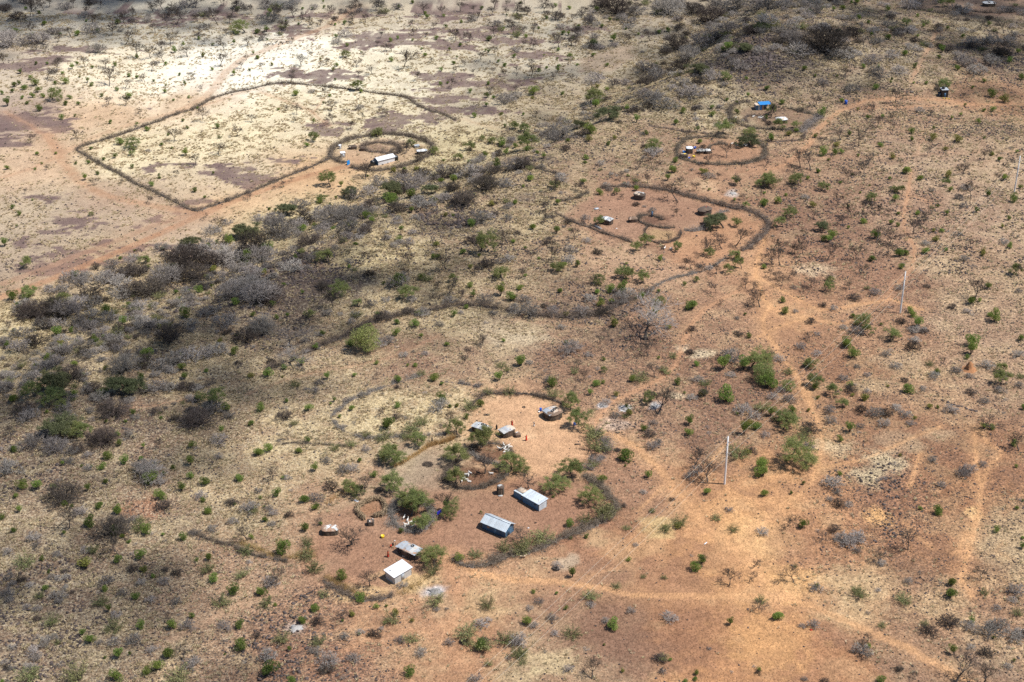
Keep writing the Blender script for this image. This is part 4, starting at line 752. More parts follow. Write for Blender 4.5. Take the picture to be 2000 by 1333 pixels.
 t='460,280,80 270,575,100 910,430,90 1130,330,120 790,1100,90 1490,1330,150 1700,1330,120 1680,555,80 1185,1310,50 220,160,90 1580,1330,80 830,1010,50',
 b='690,280,150 620,270,90 750,260,110 570,190,70 750,350,60 35,210,80 415,910,80 330,910,50 440,630,90 1940,660,110 1440,890,120 1580,920,100 1730,960,140 1820,920,110 1920,1000,120 1980,980,90 1290,960,110 1130,580,60 780,1110,110 900,640,40 1790,780,60 20,730,80 1700,670,60 1710,1120,90 1060,1240,60 500,1325,60 1600,1070,60 1880,1220,60 1760,910,80 350,1310,40 930,440,60 1250,900,60 1910,720,60',
 o='770,690,110 1080,720,110 930,910,60 740,640,70 280,460,40 1130,740,50 1950,820,80',
 s='335,170,80 155,850,95 1450,690,110 1455,600,90 1475,1120,85 835,1065,45 1350,70,80 1220,30,45 1790,200,60 1985,320,60 1990,250,40 1605,880,60 930,1330,90 1945,20,30 1770,1000,30 10,1240,40 1925,1170,30',
 y='440,620,60'),
}
# ------------------------------------------------------------------ plant shapes (unit crown width)
def grow(r, p, d, L, rad, lvl, out, maxl, spread, up, kids, shrink=.68, crook=.25):
    nseg = 3 if lvl == 0 else 2
    for i in range(nseg):
        d = d + r.normal(size=3) * crook * (.5 if lvl == 0 else 1) + np.array([0, 0, up * .3]); d = d / np.linalg.norm(d)
        q = p + d * L / nseg
        r1 = rad * (.86 if i < nseg - 1 else .72)
        out.append((p, q, rad, r1, lvl)); p = q; rad = r1
        if lvl > 0 and lvl < maxl and i < nseg - 1 and r.random() < .7:
            a = r.normal(size=3); e = d + a * spread; e /= np.linalg.norm(e)
            grow(r, p, e, L * shrink * .8, rad * .6, lvl + 1, out, maxl, spread, up, kids, shrink, crook)
    if lvl < maxl:
        n = kids[min(lvl, len(kids) - 1)]
        ph = r.random() * 6.28
        for i in range(n):
            a = ph + 6.28 * i / n + r.normal() * .3
            perp = np.cross(d, [0, 0, 1.]) if abs(d[2]) < .95 else np.array([1., 0, 0]); perp /= np.linalg.norm(perp)
            side = perp * math.cos(a) + np.cross(d, perp) * math.sin(a)
            e = d + side * spread * (.7 + .6 * r.random()) + np.array([0, 0, up]); e /= np.linalg.norm(e)
            grow(r, p, e, L * shrink * (.75 + .5 * r.random()), rad * .66, lvl + 1, out, maxl, spread, up, kids, shrink, crook)

def norm_segs(segs, width=1.0, flat_top=None):
    P0 = np.array([s[0] for s in segs]); P1 = np.array([s[1] for s in segs]); R0 = np.array([s[2] for s in segs]); R1 = np.array([s[3] for s in segs]); LV = np.array([s[4] for s in segs])
    w = (np.percentile(P1[:, 0], 97) - np.percentile(P1[:, 0], 3) + np.percentile(P1[:, 1], 97) - np.percentile(P1[:, 1], 3)) / 2
    k = width / w
    return P0 * k, P1 * k, R0 * k, R1 * k, LV

def bare_tree(seed, thick=1.0, kids=(4, 4, 4, 4)):
    r = np.random.default_rng(seed); segs = []
    lean = r.normal(size=2) * .22
    grow(r, np.zeros(3), np.array([lean[0], lean[1], 1.]), .46, .034, 0, segs, 4, .74, .20, kids, .70, .20)
    P0, P1, R0, R1, LV = norm_segs(segs)
    zk = 1.22 / max(P1[:, 2].max(), .1)
    P0 = P0 * [1, 1, zk]; P1 = P1 * [1, 1, zk]
    m = LV <= 1
    tr = MB().tubes(P0[m], P1[m], np.maximum(R0[m], .013 * thick), np.maximum(R1[m], .010 * thick), k=5)
    th = np.where(LV == 2, .0085, np.where(LV == 3, .0062, .0048)) * thick
    cr = MB().tubes(P0[~m], P1[~m], np.maximum(R0[~m] * .8, th[~m]), np.maximum(R1[~m] * .7, th[~m] * .6))
    return tr, cr, P1[LV >= 3]

def bare_bush(seed, dens=1.0, thick=1.0):
    r = np.random.default_rng(seed); segs = []
    n = int(16 * dens)
    for i in range(n):
        a = 6.28 * i / n + r.normal() * .25; t = .25 + r.random() * .95
        grow(r, np.array([math.cos(a), math.sin(a), 0]) * .05, np.array([math.cos(a) * t, math.sin(a) * t, 1.]), .30, .013, 1, segs, 3, .8, .08, [3, 4, 4], .66, .3)
    P0, P1, R0, R1, LV = norm_segs(segs)
    zk = (.50 + .14 * r.random()) / P1[:, 2].max()
    P0 = P0 * [1, 1, zk]; P1 = P1 * [1, 1, zk]
    return MB().tubes(P0, P1, np.maximum(R0, .0085 * thick), np.maximum(R1, .006 * thick))

def lobed(seed, n_leaf=1300, nl=8, hgt=.8, size=.027, stem=True):
    r = np.random.default_rng(seed); mb = MB(); cs = []
    for i in range(nl):
        a = 6.28 * i / nl + r.normal() * .3; q = .05 + .25 * r.random() if i else 0
        rad = .17 + .12 * r.random()
        cs.append((np.array([q * math.cos(a), q * math.sin(a), rad * .9 + (hgt - rad * 1.6) * r.random()]), rad))
    pts = []
    for c, rad in cs:
        k = int(n_leaf / nl)
        v = r.normal(size=(k, 3)); v /= np.linalg.norm(v, axis=1, keepdims=True); v[:, 2] *= .85
        pts.append(c + v * rad * (.62 + .45 * r.random((k, 1)) ** .6))
    pts = np.concatenate(pts); pts[:, 2] = np.abs(pts[:, 2]) + .02
    mb.leaves(pts, size * (.6 + .8 * r.random(len(pts))), r, 0, up=.5)
    if stem:
        for c, rad in cs[:5]:
            mb.tubes([[0, 0, -.05]], [c], [.03], [.012], 1, 4)
    return mb

def leafy_tree(seed, flat_crown=False, leaf=.0125, per=11, lean=.2):
    r = np.random.default_rng(seed); segs = []
    if flat_crown:
        grow(r, np.zeros(3), np.array([r.normal() * lean, r.normal() * lean, 1.]), .36, .036, 0, segs, 4, 1.15, .03, [5, 3, 3, 3], .72, .2)
    else:
        grow(r, np.zeros(3), np.array([r.normal() * lean, r.normal() * lean, 1.]), .34, .032, 0, segs, 4, .95, .05, [5, 3, 3, 3], .72, .26)
    P0, P1, R0, R1, LV = norm_segs(segs, .95)
    zk = (.74 if flat_crown else 1.0) / P1[:, 2].max()
    P0 = P0 * [1, 1, zk]; P1 = P1 * [1, 1, zk]
    if flat_crown:
        f = lambda z: np.where(z > .40, .40 + (z - .40) * .6, z)
        P0[:, 2] = f(P0[:, 2]); P1[:, 2] = f(P1[:, 2])
    m = LV <= 2
    tr = MB().tubes(P0[m], P1[m], np.maximum(R0[m], .008), np.maximum(R1[m], .006), k=4)
    cr = MB().tubes(P0[~m], P1[~m], .0045, .003, 1)
    tips = np.concatenate([P1[LV >= 3], (P0[LV >= 4] + P1[LV >= 4]) / 2])
    c = np.repeat(tips, per, 0) + r.normal(size=(len(tips) * per, 3)) * np.array([.036, .036, .022])
    cr.leaves(c, leaf * (.5 + r.random(len(c))), r, 0, up=1.0 if flat_crown else .4)
    return tr, cr

def feathery(seed, n=46, leaf=.024):
    r = np.random.default_rng(seed); mb = MB(); P0 = []; P1 = []; lv = []
    for i in range(n):
        a = r.random() * 6.28; t = r.random() ** .7 * .62; L = .42 + .3 * r.random()
        d = np.array([math.cos(a) * t, math.sin(a) * t, .62]); d /= np.linalg.norm(d); p = np.array([math.cos(a), math.sin(a), 0]) * .16 * r.random()
        for j in range(5):
            q = p + d * L / 5; P0.append(p); P1.append(q)
            if j > 0: lv.append(q + r.normal(size=(7, 3)) * .042)
            d = d + np.array([math.cos(a) * .10, math.sin(a) * .10, -.09]) + r.normal(size=3) * .12; d /= np.linalg.norm(d); p = q
    mb.tubes(P0, P1, .0055, .004, 1)
    lv = np.concatenate(lv); lv[:, 2] = np.abs(lv[:, 2])
    mb.leaves(lv, leaf * (.5 + r.random(len(lv))), r, 0, up=.4)
    return mb

V_T = []
for i in range(9):
    tr, cr, _ = bare_tree(100 + i, 1.25)
    V_T.append((tr.mesh('trunk', M['bark']), cr.mesh('crown', M['twig'])))
V_TB = []
for i in range(2):
    tr, cr, _ = bare_tree(170 + i, .62, (5, 5, 5, 4))
    V_TB.append((tr.mesh('trunk', M['bark']), cr.mesh('crown', M['grey'])))
V_TF = []
for i in range(7):
    tr, cr, _ = bare_tree(150 + i, 1.35)
    V_TF.append((tr.mesh('trunk', M['bark']), cr.mesh('crown', M['twig'])))
V_A = []
for i in range(6):
    tr, cr = leafy_tree(200 + i)
    V_A.append((tr.mesh('trunk', M['bark']), cr.mesh('crown', [M['leaf_a'], M['bark']])))
V_U = []
for i in range(4):
    tr, cr = leafy_tree(300 + i, True, .013, 18)
    V_U.append((tr.mesh('trunk', M['bark']), cr.mesh('crown', [M['leaf_u'], M['bark']])))
V_B = [bare_bush(400 + i).mesh('bare_bush', M['grey']) for i in range(7)]
V_BB = [bare_bush(470 + i, 2.4, .55).mesh('bare_bush', M['grey']) for i in range(3)] + [bare_bush(480 + i, 2.4, .55).mesh('bare_bush', M['twig']) for i in range(3)]
V_BD = [bare_bush(450 + i, 1.3).mesh('bare_bush', M['twig']) for i in range(4)]
_lob = [(500, 8, .8), (501, 6, .85), (502, 9, .7), (503, 7, .95), (504, 5, .75), (505, 10, .8), (506, 6, 1.0)]
V_S = [lobed(s, 2000, n, h).mesh('green_shrub', [M['leaf'], M['bark']]) for s, n, h in _lob]
V_Y = [lobed(540 + i, 1000, 7, .75, .036).mesh('yellow_green_shrub', [M['leaf_y'], M['bark']]) for i in range(3)]
V_O = [feathery(600 + i).mesh('feathery_bush', [M['leaf_o'], M['bark']]) for i in range(4)]
big_round = lobed(700, 5200, 15, .72, .016).mesh('crown', [M['leaf_a'], M['bark']])

# ------------------------------------------------------------------ landmarks for telling plants apart
LAND = [('white metal shed', 775, 1130), ('long patched-roof hut', 802, 1085), ('small rag-roofed hut', 645, 1040), ('navy gabled house', 972, 1040), ('blue lean-to house', 1050, 990), ('small stick pen', 722, 1000),
 ('round goat pen', 800, 1020), ('two-celled kraal', 932, 925), ('tyre-topped hut', 941, 838), ('hut with red cloth', 990, 845), ('hut with blue drum', 1077, 812), ('nearest power pole', 1415, 945), ('middle power pole', 1758, 612),
 ('far right power pole', 1981, 376), ('red termite mound', 1893, 722), ('blue-roofed hut', 1487, 212), ('pale hut beside blue-roofed hut', 1525, 238), ('white tarp shelter', 1345, 300), ('dark dung-plastered hut', 1377, 415), ('beige-topped hut', 1249, 386),
 ('hut with yellow can', 1185, 434), ('long white building', 750, 318), ('big enclosure left corner', 150, 293), ('big enclosure lowest corner', 378, 411), ('big enclosure top bend', 545, 164), ('big enclosure right end', 880, 232), ('blue barrel', 1652, 203),
 ('black box hut', 1848, 190), ('track fork below compound', 880, 1100), ('big round fence-side tree', 718, 685), ('ash heap beside shed', 850, 1155), ('stony red bottom slope', 600, 1280), ('bottom left photo corner', 60, 1300), ('bottom right photo corner', 1950, 1300),
 ('left photo edge midpoint', 20, 760), ('top left photo corner', 60, 30), ('top right photo corner', 1950, 20), ('black lava outcrop', 1490, 110), ('scarp boulder cluster', 340, 620), ('dark scarp lava field', 620, 560), ('brightest plain patch', 420, 140),
 ('sandy track crossing', 1490, 575), ('pale quarry scars', 1350, 690), ('orange sand flat', 1480, 1060), ('small field loop fence', 660, 815), ('long fence left arm', 330, 762), ('long fence bend', 930, 600), ('short dark fence', 1050, 330), ('middle compound kraal', 1275, 435),
 ('upper right track junction', 1600, 250), ('dark left-edge crust', 50, 250), ('grey slope thicket', 600, 430), ('scarp-foot road', 200, 510), ('upper middle thicket', 1300, 80), ('stone row', 1870, 795), ('right photo edge lower third', 1970, 1050),
 ('orange rutted streaks', 1905, 960), ('brush fence in left grass', 480, 1080), ('dry stalk fence', 850, 870), ('open field beside compound', 560, 930), ('right photo edge midpoint', 1970, 560), ('top middle plain', 850, 60), ('upper enclosure field', 620, 230)]
LX, LY, _lz = G(np.array([l[1] for l in LAND]), np.array([l[2] for l in LAND]))
ORD = ['', 'second nearest ', 'third nearest ', 'fourth nearest ', 'fifth nearest ', 'sixth nearest ', 'seventh nearest ', 'eighth nearest ', 'ninth nearest ', 'tenth nearest ', 'eleventh nearest ', 'twelfth nearest ', 'thirteenth nearest ', 'fourteenth nearest ', 'fifteenth nearest ']
labelled = []

def want_label(o, look, x, y, cat, group):
    o['category'] = cat; o['group'] = group
    labelled.append((o, look, x, y))

def finish_labels():
    groups = {}
    for o, look, x, y in labelled:
        d = np.hypot(LX - x, LY - y); i = int(np.argmin(d))
        dx, dy = x - LX[i], y - LY[i]
        a = math.degrees(math.atan2(dy, dx)) % 360
        where = ['right of', 'beyond right of', 'beyond', 'beyond left of', 'left of', 'below left of', 'below', 'below right of'][int((a + 22.5) // 45) % 8]
        groups.setdefault((look, where, LAND[i][0]), []).append((float(d[i]), o))
    for (look, where, land), mem in groups.items():
        mem.sort(key=lambda q: q[0])
        for j, (d, o) in enumerate(mem):
            pre = (ORD[j] if j < len(ORD) else '%d%s nearest ' % (j + 1, {1: 'st', 2: 'nd', 3: 'rd'}.get((j + 1) % 10, 'th'))) if len(mem) > 1 else ''
            if len(mem) > 1 and j == 0: pre = 'nearest '
            o['label'] = f'{pre}{look} {where} the {land}'

# ------------------------------------------------------------------ set out the plants
def plant_list():
    out = {}
    for t, d in PLANTS.items():
        for k, s in d.items():
            for q in s.split():
                a, b, w = (float(v) for v in q.split(','))
                out.setdefault(k, []).append((TX[t[0]] + a / 3.846, TY[t[1]] + b / 3.846, w / 3.846))
    return out
PL = plant_list()
SPEC = {  # kind: (name, category, group, height word list)
 's': ('green_shrub', 'shrub', 'round green shrubs'), 'y': ('yellow_green_shrub', 'shrub', 'yellow-green shrubs'), 'o': ('feathery_bush', 'bush', 'dusty feathery bushes'),
 'b': ('bare_bush', 'bush', 'leafless grey bushes'), 't': ('bare_tree', 'tree', 'leafless thorn trees'), 'a': ('acacia_tree', 'tree', 'green thorn trees'), 'u': ('umbrella_acacia', 'tree', 'flat-topped thorn trees')}
REST = {}
thin_pts = []
for kind, items in PL.items():
    name, cat, group = SPEC[kind]
    seen = {}
    for it in items: seen[(round(it[0] / 4), round(it[1] / 4))] = it
    items = sorted(seen.values(), key=lambda q: -q[2])
    U = np.array(items)
    X, Y, Z = G(U[:, 0], U[:, 1]); Z = height(X, Y)
    W = np.maximum(U[:, 2] / kpx(X, Y, Z), .7)
    pr = np.random.default_rng(ord(kind))
    for i in range(len(items)):
        x, y, z, w = float(X[i]), float(Y[i]), float(Z[i]), float(W[i])
        rz = pr.random() * 6.28; w *= {'s': 1.0, 'y': 1.1, 'b': 1.15, 't': 1.15, 'a': 1.05, 'u': 1.0, 'o': 1.1}[kind]
        hz = w * (.8 + .4 * pr.random()); wy = w * (.75 + .5 * pr.random()) if kind in 'sybo' else w
        if i >= 300:
            REST.setdefault(kind, []).append((x, y, z, w, hz, rz, pr.integers(100))); continue
        px = U[i, 2]
        size = 'tiny' if px < 9 else 'small' if px < 14 else 'mid-sized' if px < 24 else 'large'
        v = int(pr.integers(1000))
        if kind in 'tau':
            V = {'t': V_TB if px > 45 else V_TF if y > 400 else V_T, 'a': V_A, 'u': V_U}[kind]; tr, cr = V[v % len(V)]
            if kind == 't' and px > 45: hz *= .58
            root = link(name, None, None, (x, y, z - .03), rz, (w, w, hz))
            link('trunk', tr, root); link('crown', cr, root)
            o = root
            look = size + {'t': ' bare thorn tree', 'a': ' green thorn tree', 'u': ' flat-topped thorn tree'}[kind]
        else:
            if kind == 'b':
                dark = v % 10 < 2
                me = (V_BD if dark else V_B)[v % (len(V_BD) if dark else len(V_B))]
                if px > 42: dark = v % 10 < 5; me = V_BB[v % 3 + (3 if dark else 0)]
                look = size + (' leafless dark bush' if dark else ' leafless grey bush')
            else:
                V = {'s': V_S, 'y': V_Y, 'o': V_O}[kind]; me = V[v % len(V)]
                look = size + {'s': ' leafy green shrub', 'y': ' yellow-green shrub', 'o': ' olive feathery bush'}[kind]
            if kind == 's' and px > 55:
                root = link('broad_acacia', None, None, (x, y, z - .03), rz, (w, w, hz)); link('trunk', V_A[1][0], root, None, 0, .55); link('crown', big_round, root); o = root
                look = size + ' dome-shaped green tree'
            else:
                o = link(name, me, None, (x, y, z - .03), rz, (w, wy, hz)); o.rotation_euler = (pr.normal() * .09, pr.normal() * .09, rz)
        want_label(o, look, x, y, cat, group)

# ------------------------------------------------------------------ scatter: what nobody could count, one object each
def scatter(name, label, cat, pts, scl, rot, idx, templates):
    n = len(pts)
    me = bpy.data.meshes.new(name); me.vertices.add(n); me.vertices.foreach_set('co', np.asarray(pts, np.float32).ravel())
    a = me.attributes.new('scl', 'FLOAT_VECTOR', 'POINT'); a.data.foreach_set('vector', np.asarray(scl, np.float32).ravel())
    a = me.attributes.new('rot', 'FLOAT_VECTOR', 'POINT'); a.data.foreach_set('vector', np.asarray(rot, np.float32).ravel())
    a = me.attributes.new('idx', 'INT', 'POINT'); a.data.foreach_set('value', np.asarray(idx, np.int32))
    o = link(name, me); tag(o, label, cat, None, 'stuff')
    col = bpy.data.collections.new(name + '_shapes')
    for i, t in enumerate(templates): col.objects.link(bpy.data.objects.new('%s_shape_%02d' % (name, i), t))
    nt = bpy.data.node_groups.new(name, 'GeometryNodeTree')
    nt.interface.new_socket('Geometry', in_out='INPUT', socket_type='NodeSocketGeometry'); nt.interface.new_socket('Geometry', in_out='OUTPUT', socket_type='NodeSocketGeometry')
    gi = nt.nodes.new('NodeGroupInput'); go = nt.nodes.new('NodeGroupOutput')
    ci = nt.nodes.new('GeometryNodeCollectionInfo'); ci.inputs['Collection'].default_value = col; ci.inputs['Separate Children'].default_value = True; ci.inputs['Reset Children'].default_value = True
    ip = nt.nodes.new('GeometryNodeInstanceOnPoints'); ip.inputs['Pick Instance'].default_value = True
    def attr(nm, ty):
        q = nt.nodes.new('GeometryNodeInputNamedAttribute'); q.data_type = ty; q.inputs['Name'].default_value = nm; return q.outputs['Attribute']
    er = nt.nodes.new('FunctionNodeEulerToRotation')
    L = nt.links
    L.new(gi.outputs[0], ip.inputs['Points']); L.new(ci.outputs[0], ip.inputs['Instance'])
    L.new(attr('rot', 'FLOAT_VECTOR'), er.inputs[0]); L.new(er.outputs[0], ip.inputs['Rotation'])
    L.new(attr('scl', 'FLOAT_VECTOR'), ip.inputs['Scale']); L.new(attr('idx', 'INT'), ip.inputs['Instance Index'])
    L.new(ip.outputs[0], go.inputs[0])
    md = o.modifiers.new('scatter', 'NODES'); md.node_group = nt
    return o

er = np.random.default_rng(91)
ex_u = er.random(13000) * 2100 - 50; ex_v = er.random(13000) * 900 - 20
ex, ey, ez = G(ex_u, ex_v); es = scarp(ex, ey); en = fbm(ex / 11, ey / 11, 95, 3)
band = sstep(-14, 8, es) * sstep(50, 38, es); edge = sstep(-75, -15, es) * sstep(0, -20, es)
ek = er.random(len(ex)) < (band * sstep(.22, .44, en) * 1.0 + edge * sstep(.46, .64, en) * .40) * (ex_v / 700 + .30)
for x, y, z, q in zip(ex[ek], ey[ek], height(ex[ek], ey[ek]), es[ek]):
    w = (1.6 + 2.6 * er.random() ** 1.4) * (1 if q > -5 else .75)
    REST.setdefault('b', []).append((x, y, z, w, w * (.8 + .4 * er.random()), er.random() * 6.28, er.integers(100)))
qx, qy, qr = er.random(900) * 2100 - 50, er.random(900) * 130 - 25, er.random(900)
ex, ey, ez = G(qx, qy); en = fbm(ex / 25, ey / 25, 97, 3); ez = height(ex, ey); es = scarp(ex, ey)
for i in range(900):
    if qx[i] < 1150 and es[i] > 40:
        if qr[i] < .50 * (1 - qy[i] / 115) * sstep(.36, .56, en[i]): w = 3.2 + 2.4 * er.random(); REST.setdefault('t', []).append((ex[i], ey[i], ez[i], w, w * .95, er.random() * 6.28, er.integers(100)))
        elif qr[i] > .62 + qy[i] / 300 and en[i] > .48: w = 3 + 3 * er.random(); REST['b'].append((ex[i], ey[i], ez[i], w, w * .9, er.random() * 6.28, er.integers(100)))
    elif qr[i] < .95 * sstep(.26, .46, en[i]) * (1 - .5 * (qx[i] > 1650)): w = 2.6 + 3.2 * er.random(); REST['b'].append((ex[i], ey[i], ez[i], w, w * .9, er.random() * 6.28, er.integers(100)))
for kind, label, cat in (('s', 'small green shrubs too many to tell apart, dotted over plain and plateau', 'shrub'), ('b', 'low leafless grey bushes massed over slope and plateau', 'bush'), ('t', 'far leafless thorn trees scattered over the plain', 'tree')):
    R = np.array(REST.get(kind, []))
    if not len(R): continue
    if kind == 's': T = V_S
    elif kind == 'b': T = V_B + V_B[:5] + V_BD[:3] + V_O[:2]
    else:
        T = []
        for i in range(4):
            tr, cr, _ = bare_tree(130 + i, 1.4)
            mb = MB(); 
            for q, mi in ((tr, 0), (cr, 1)):
                base = mb.n
                for V in q.V: mb.V.append(V); mb.n += len(V)
                for F in q.F: mb.F.append(F + base); mb.M.append(np.full(len(F), mi, np.int32))
            T.append(mb.mesh('far_tree', [M['bark'], M['twig']]))
    scatter({'s': 'scattered_shrubs', 'b': 'scattered_bushes', 't': 'scattered_trees'}[kind], label, cat, R[:, :3] - [0, 0, .03], R[:, [3, 3, 4]], np.stack([np.zeros(len(R)), np.zeros(len(R)), R[:, 5]], 1), R[:, 6] % len(T), T)

def in_view(n, seed, margin=40, ymin=-30, ymax=1400):
    """random ground points spread evenly over the visible land"""
    r = np.random.default_rng(seed)
    y = np.sqrt(r.random(n) * (760 ** 2 - 215 ** 2) + 215 ** 2)
    x = (r.random(n) * 2 - 1) * (y * .37 + 22)
    return x, y, r

PLZ = []
for kind in 'sbtauo':
    U = np.array(PL[kind]); PLZ.append(np.stack(G(U[:, 0], U[:, 1])[:2], 1))
# grid lookup of soil cover for the scatter
def cover(x, y):
    i = np.clip(np.searchsorted(gy, y), 0, ny - 1) * nx + np.clip(np.searchsorted(gx, x), 0, nx - 1)
    return gcol[i], grock[i], ggrass[i]

# dry grass tufts
def tuft(seed, n=11):
    r = np.random.default_rng(seed); V = []; F = []
    for i in range(n):
        a = r.random() * 6.28; t = .25 + r.random() * .8; h = .5 + .5 * r.random(); b = r.random() * 6.28
        base = np.array([math.cos(a), math.sin(a), 0]) * .18 * r.random(); tip = base + np.array([math.cos(a) * t * .5, math.sin(a) * t * .5, h * .62]); s = np.array([math.cos(b), math.sin(b), 0]) * .085
        V += [base - s, base + s, tip + s * .4, tip - s * .2]; F.append([4 * i, 4 * i + 1, 4 * i + 2, 4 * i + 3])
    return MB().add(V, F)
V_G = [tuft(800 + i).mesh('tuft', M['grass']) for i in range(5)]
x, y, r = in_view(760000, 21)
_, rk, gr = cover(x, y)
cl = fbm(x / 3.2, y / 3.2, 71, 3)
keep = r.random(len(x)) < np.clip(gr * 1.1 * sstep(.40, .62, cl) - .02, 0, 1) * .75
x, y = x[keep], y[keep]
s = (.42 + .55 * r.random(len(x))) * (1 + .25 * (y > 420))
scatter('dry_grass', 'straw coloured tufts of dry grass over slope, fields and plateau', 'grass', np.stack([x, y, height(x, y) - .02], 1), np.stack([s * 1.25, s * 1.25, s * .8], 1), np.stack([0 * x, 0 * x, r.random(len(x)) * 6.28], 1), r.integers(0, 5, len(x)), V_G)
N_GRASS = len(x)

# stones
def rock(seed, k=1):
    r = np.random.default_rng(seed)
    t = (1 + 5 ** .5) / 2
    V = np.array([(-1, t, 0), (1, t, 0), (-1, -t, 0), (1, -t, 0), (0, -1, t), (0, 1, t), (0, -1, -t), (0, 1, -t), (t, 0, -1), (t, 0, 1), (-t, 0, -1), (-t, 0, 1)]) / 1.9
    F = np.array([(0, 11, 5), (0, 5, 1), (0, 1, 7), (0, 7, 10), (0, 10, 11), (1, 5, 9), (5, 11, 4), (11, 10, 2), (10, 7, 6), (7, 1, 8), (3, 9, 4), (3, 4, 2), (3, 2, 6), (3, 6, 8), (3, 8, 9), (4, 9, 5), (2, 4, 11), (6, 2, 10), (8, 6, 7), (9, 8, 1)])
    V = V * (.7 + .5 * r.random((12, 1))) * np.array([1, .6 + .4 * r.random(), .5 + .35 * r.random()])
    return MB().add(V * .5, F)
V_R = [rock(900 + i).mesh('lava_boulder', M['stone']) for i in range(8)]
x, y, r = in_view(520000, 33)
_, rk, gr = cover(x, y)
cl = fbm(x / 4.5, y / 4.5, 72, 3)
pk = np.clip(rk ** 1.6 * 1.25 * (.25 + 1.3 * sstep(.40, .66, cl)) + .012, 0, 1) * .8
keep = r.random(len(x)) < pk
x, y, rk = x[keep], y[keep], rk[keep]
s = (.26 + .40 * r.random(len(x)) ** 2.2 + .6 * (rk > .75) * r.random(len(x)) ** 2) * (1 + .5 * (y > 420))
scatter('scattered_stones', 'dark lava stones strewn over the slope and plateau', 'stones', np.stack([x, y, height(x, y) + s * .08], 1), np.stack([s, s, s * .8], 1), np.stack([.4 * r.normal(size=len(x)), .4 * r.normal(size=len(x)), r.random(len(x)) * 6.28], 1), r.integers(0, 8, len(x)), V_R)
N_ST = len(x)

# low dead scrub
x, y, r = in_view(16000, 45)
_, rk, gr = cover(x, y)
cl = fbm(x / 12, y / 12, 73, 3)
keep = (r.random(len(x)) < np.clip((.6 * rk + .5 * gr) * sstep(.36, .62, cl), 0, 1) * .55 * (1 - .5 * sstep(30, 70, x))) & (scarp(x, y) < 46)
x, y = x[keep], y[keep]
s = .55 + 1.1 * r.random(len(x)) ** 1.5
scatter('low_scrub', 'low dead scrub twigs scattered between the bushes', 'scrub', np.stack([x, y, height(x, y) - .02], 1), np.stack([s, s, s * .8], 1), np.stack([0 * x, 0 * x, r.random(len(x)) * 6.28], 1), r.integers(0, 6, len(x)), [bare_bush(1000 + i, .6).mesh('scrub', M['grey']) for i in range(6)])
print('COUNTS grass', N_GRASS, 'stones', N_ST, 'scrub', len(x))

# boulders one can tell apart
CLUST = [(295, 635, 16, 16, 1.5), (345, 605, 14, 14, 1.5), (370, 590, 8, 10, 1.5), (395, 610, 10, 14, 1.5), (470, 600, 14, 30, 1.2), (580, 540, 22, 28, 1.3), (640, 555, 26, 30, 1.3), (690, 520, 10, 20, 1.1), (600, 580, 14, 22, 1.2), (860, 420, 16, 26, 1.1), (830, 405, 8, 16, 1.0),
 (1490, 112, 40, 22, 2.2), (1470, 118, 16, 14, 2.0), (1525, 60, 8, 10, 1.8), (1330, 180, 12, 12, 1.7), (1035, 312, 12, 14, 1.4), (300, 690, 12, 22, 1.2), (310, 705, 8, 10, 1.3), (1150, 600, 10, 22, .9), (1290, 645, 10, 30, .9), (250, 830, 6, 24, 1.0), (1690, 1000, 6, 22, .7), (1735, 1055, 5, 20, .7)]
br = np.random.default_rng(77); nb = 0
for cu, cv, n, sp, big in CLUST:
    for i in range(n):
        u = cu + br.normal() * sp * .55; v = cv + br.normal() * sp * .30
        x, y, z = G1(u, v); s = big * (.55 + .7 * br.random())
        o = link('lava_boulder', V_R[int(br.integers(8))], None, (x, y, z + s * .06), br.random() * 6.28, (s, s * .9, s * .8))
        want_label(o, 'dark lava boulder', x, y, 'boulder', 'dark lava boulders'); nb += 1
for i in range(15):                                              # the row of stones
    t = i / 14; u = 1840 + 68 * t + br.normal() * 1.2; v = 783 + 22 * t + br.normal() * .8
    x, y, z = G1(u, v); s = .75 + .35 * br.random()
    o = link('row_stone', V_R[int(br.integers(8))], None, (x, y, z + .05), br.random() * 6.28, (s, s, s * .7))
    want_label(o, 'black row stone', x, y, 'stone', 'stones set in a row')
# ------------------------------------------------------------------ fences of cut brush, stalks and sticks
def px_list(s):
    return [tuple(float(q) for q in p.split(',')) for p in s.split()]

def smooth_line(P, step=.4):
    P = [np.array(p) for p in P]
    Q = [2 * P[0] - P[1]] + P + [2 * P[-1] - P[-2]]
    out = []
    for i in range(1, len(Q) - 2):
        n = max(2, int(np.linalg.norm(Q[i + 1] - Q[i]) / step))
        for j in range(n):
            t = j / n; a, b, c, d = Q[i - 1:i + 3]
            out.append(.5 * (2 * b + (c - a) * t + (2 * a - 5 * b + 4 * c - d) * t * t + (3 * b - a - 3 * c + d) * t ** 3))
    out.append(P[-1])
    return np.array(out)

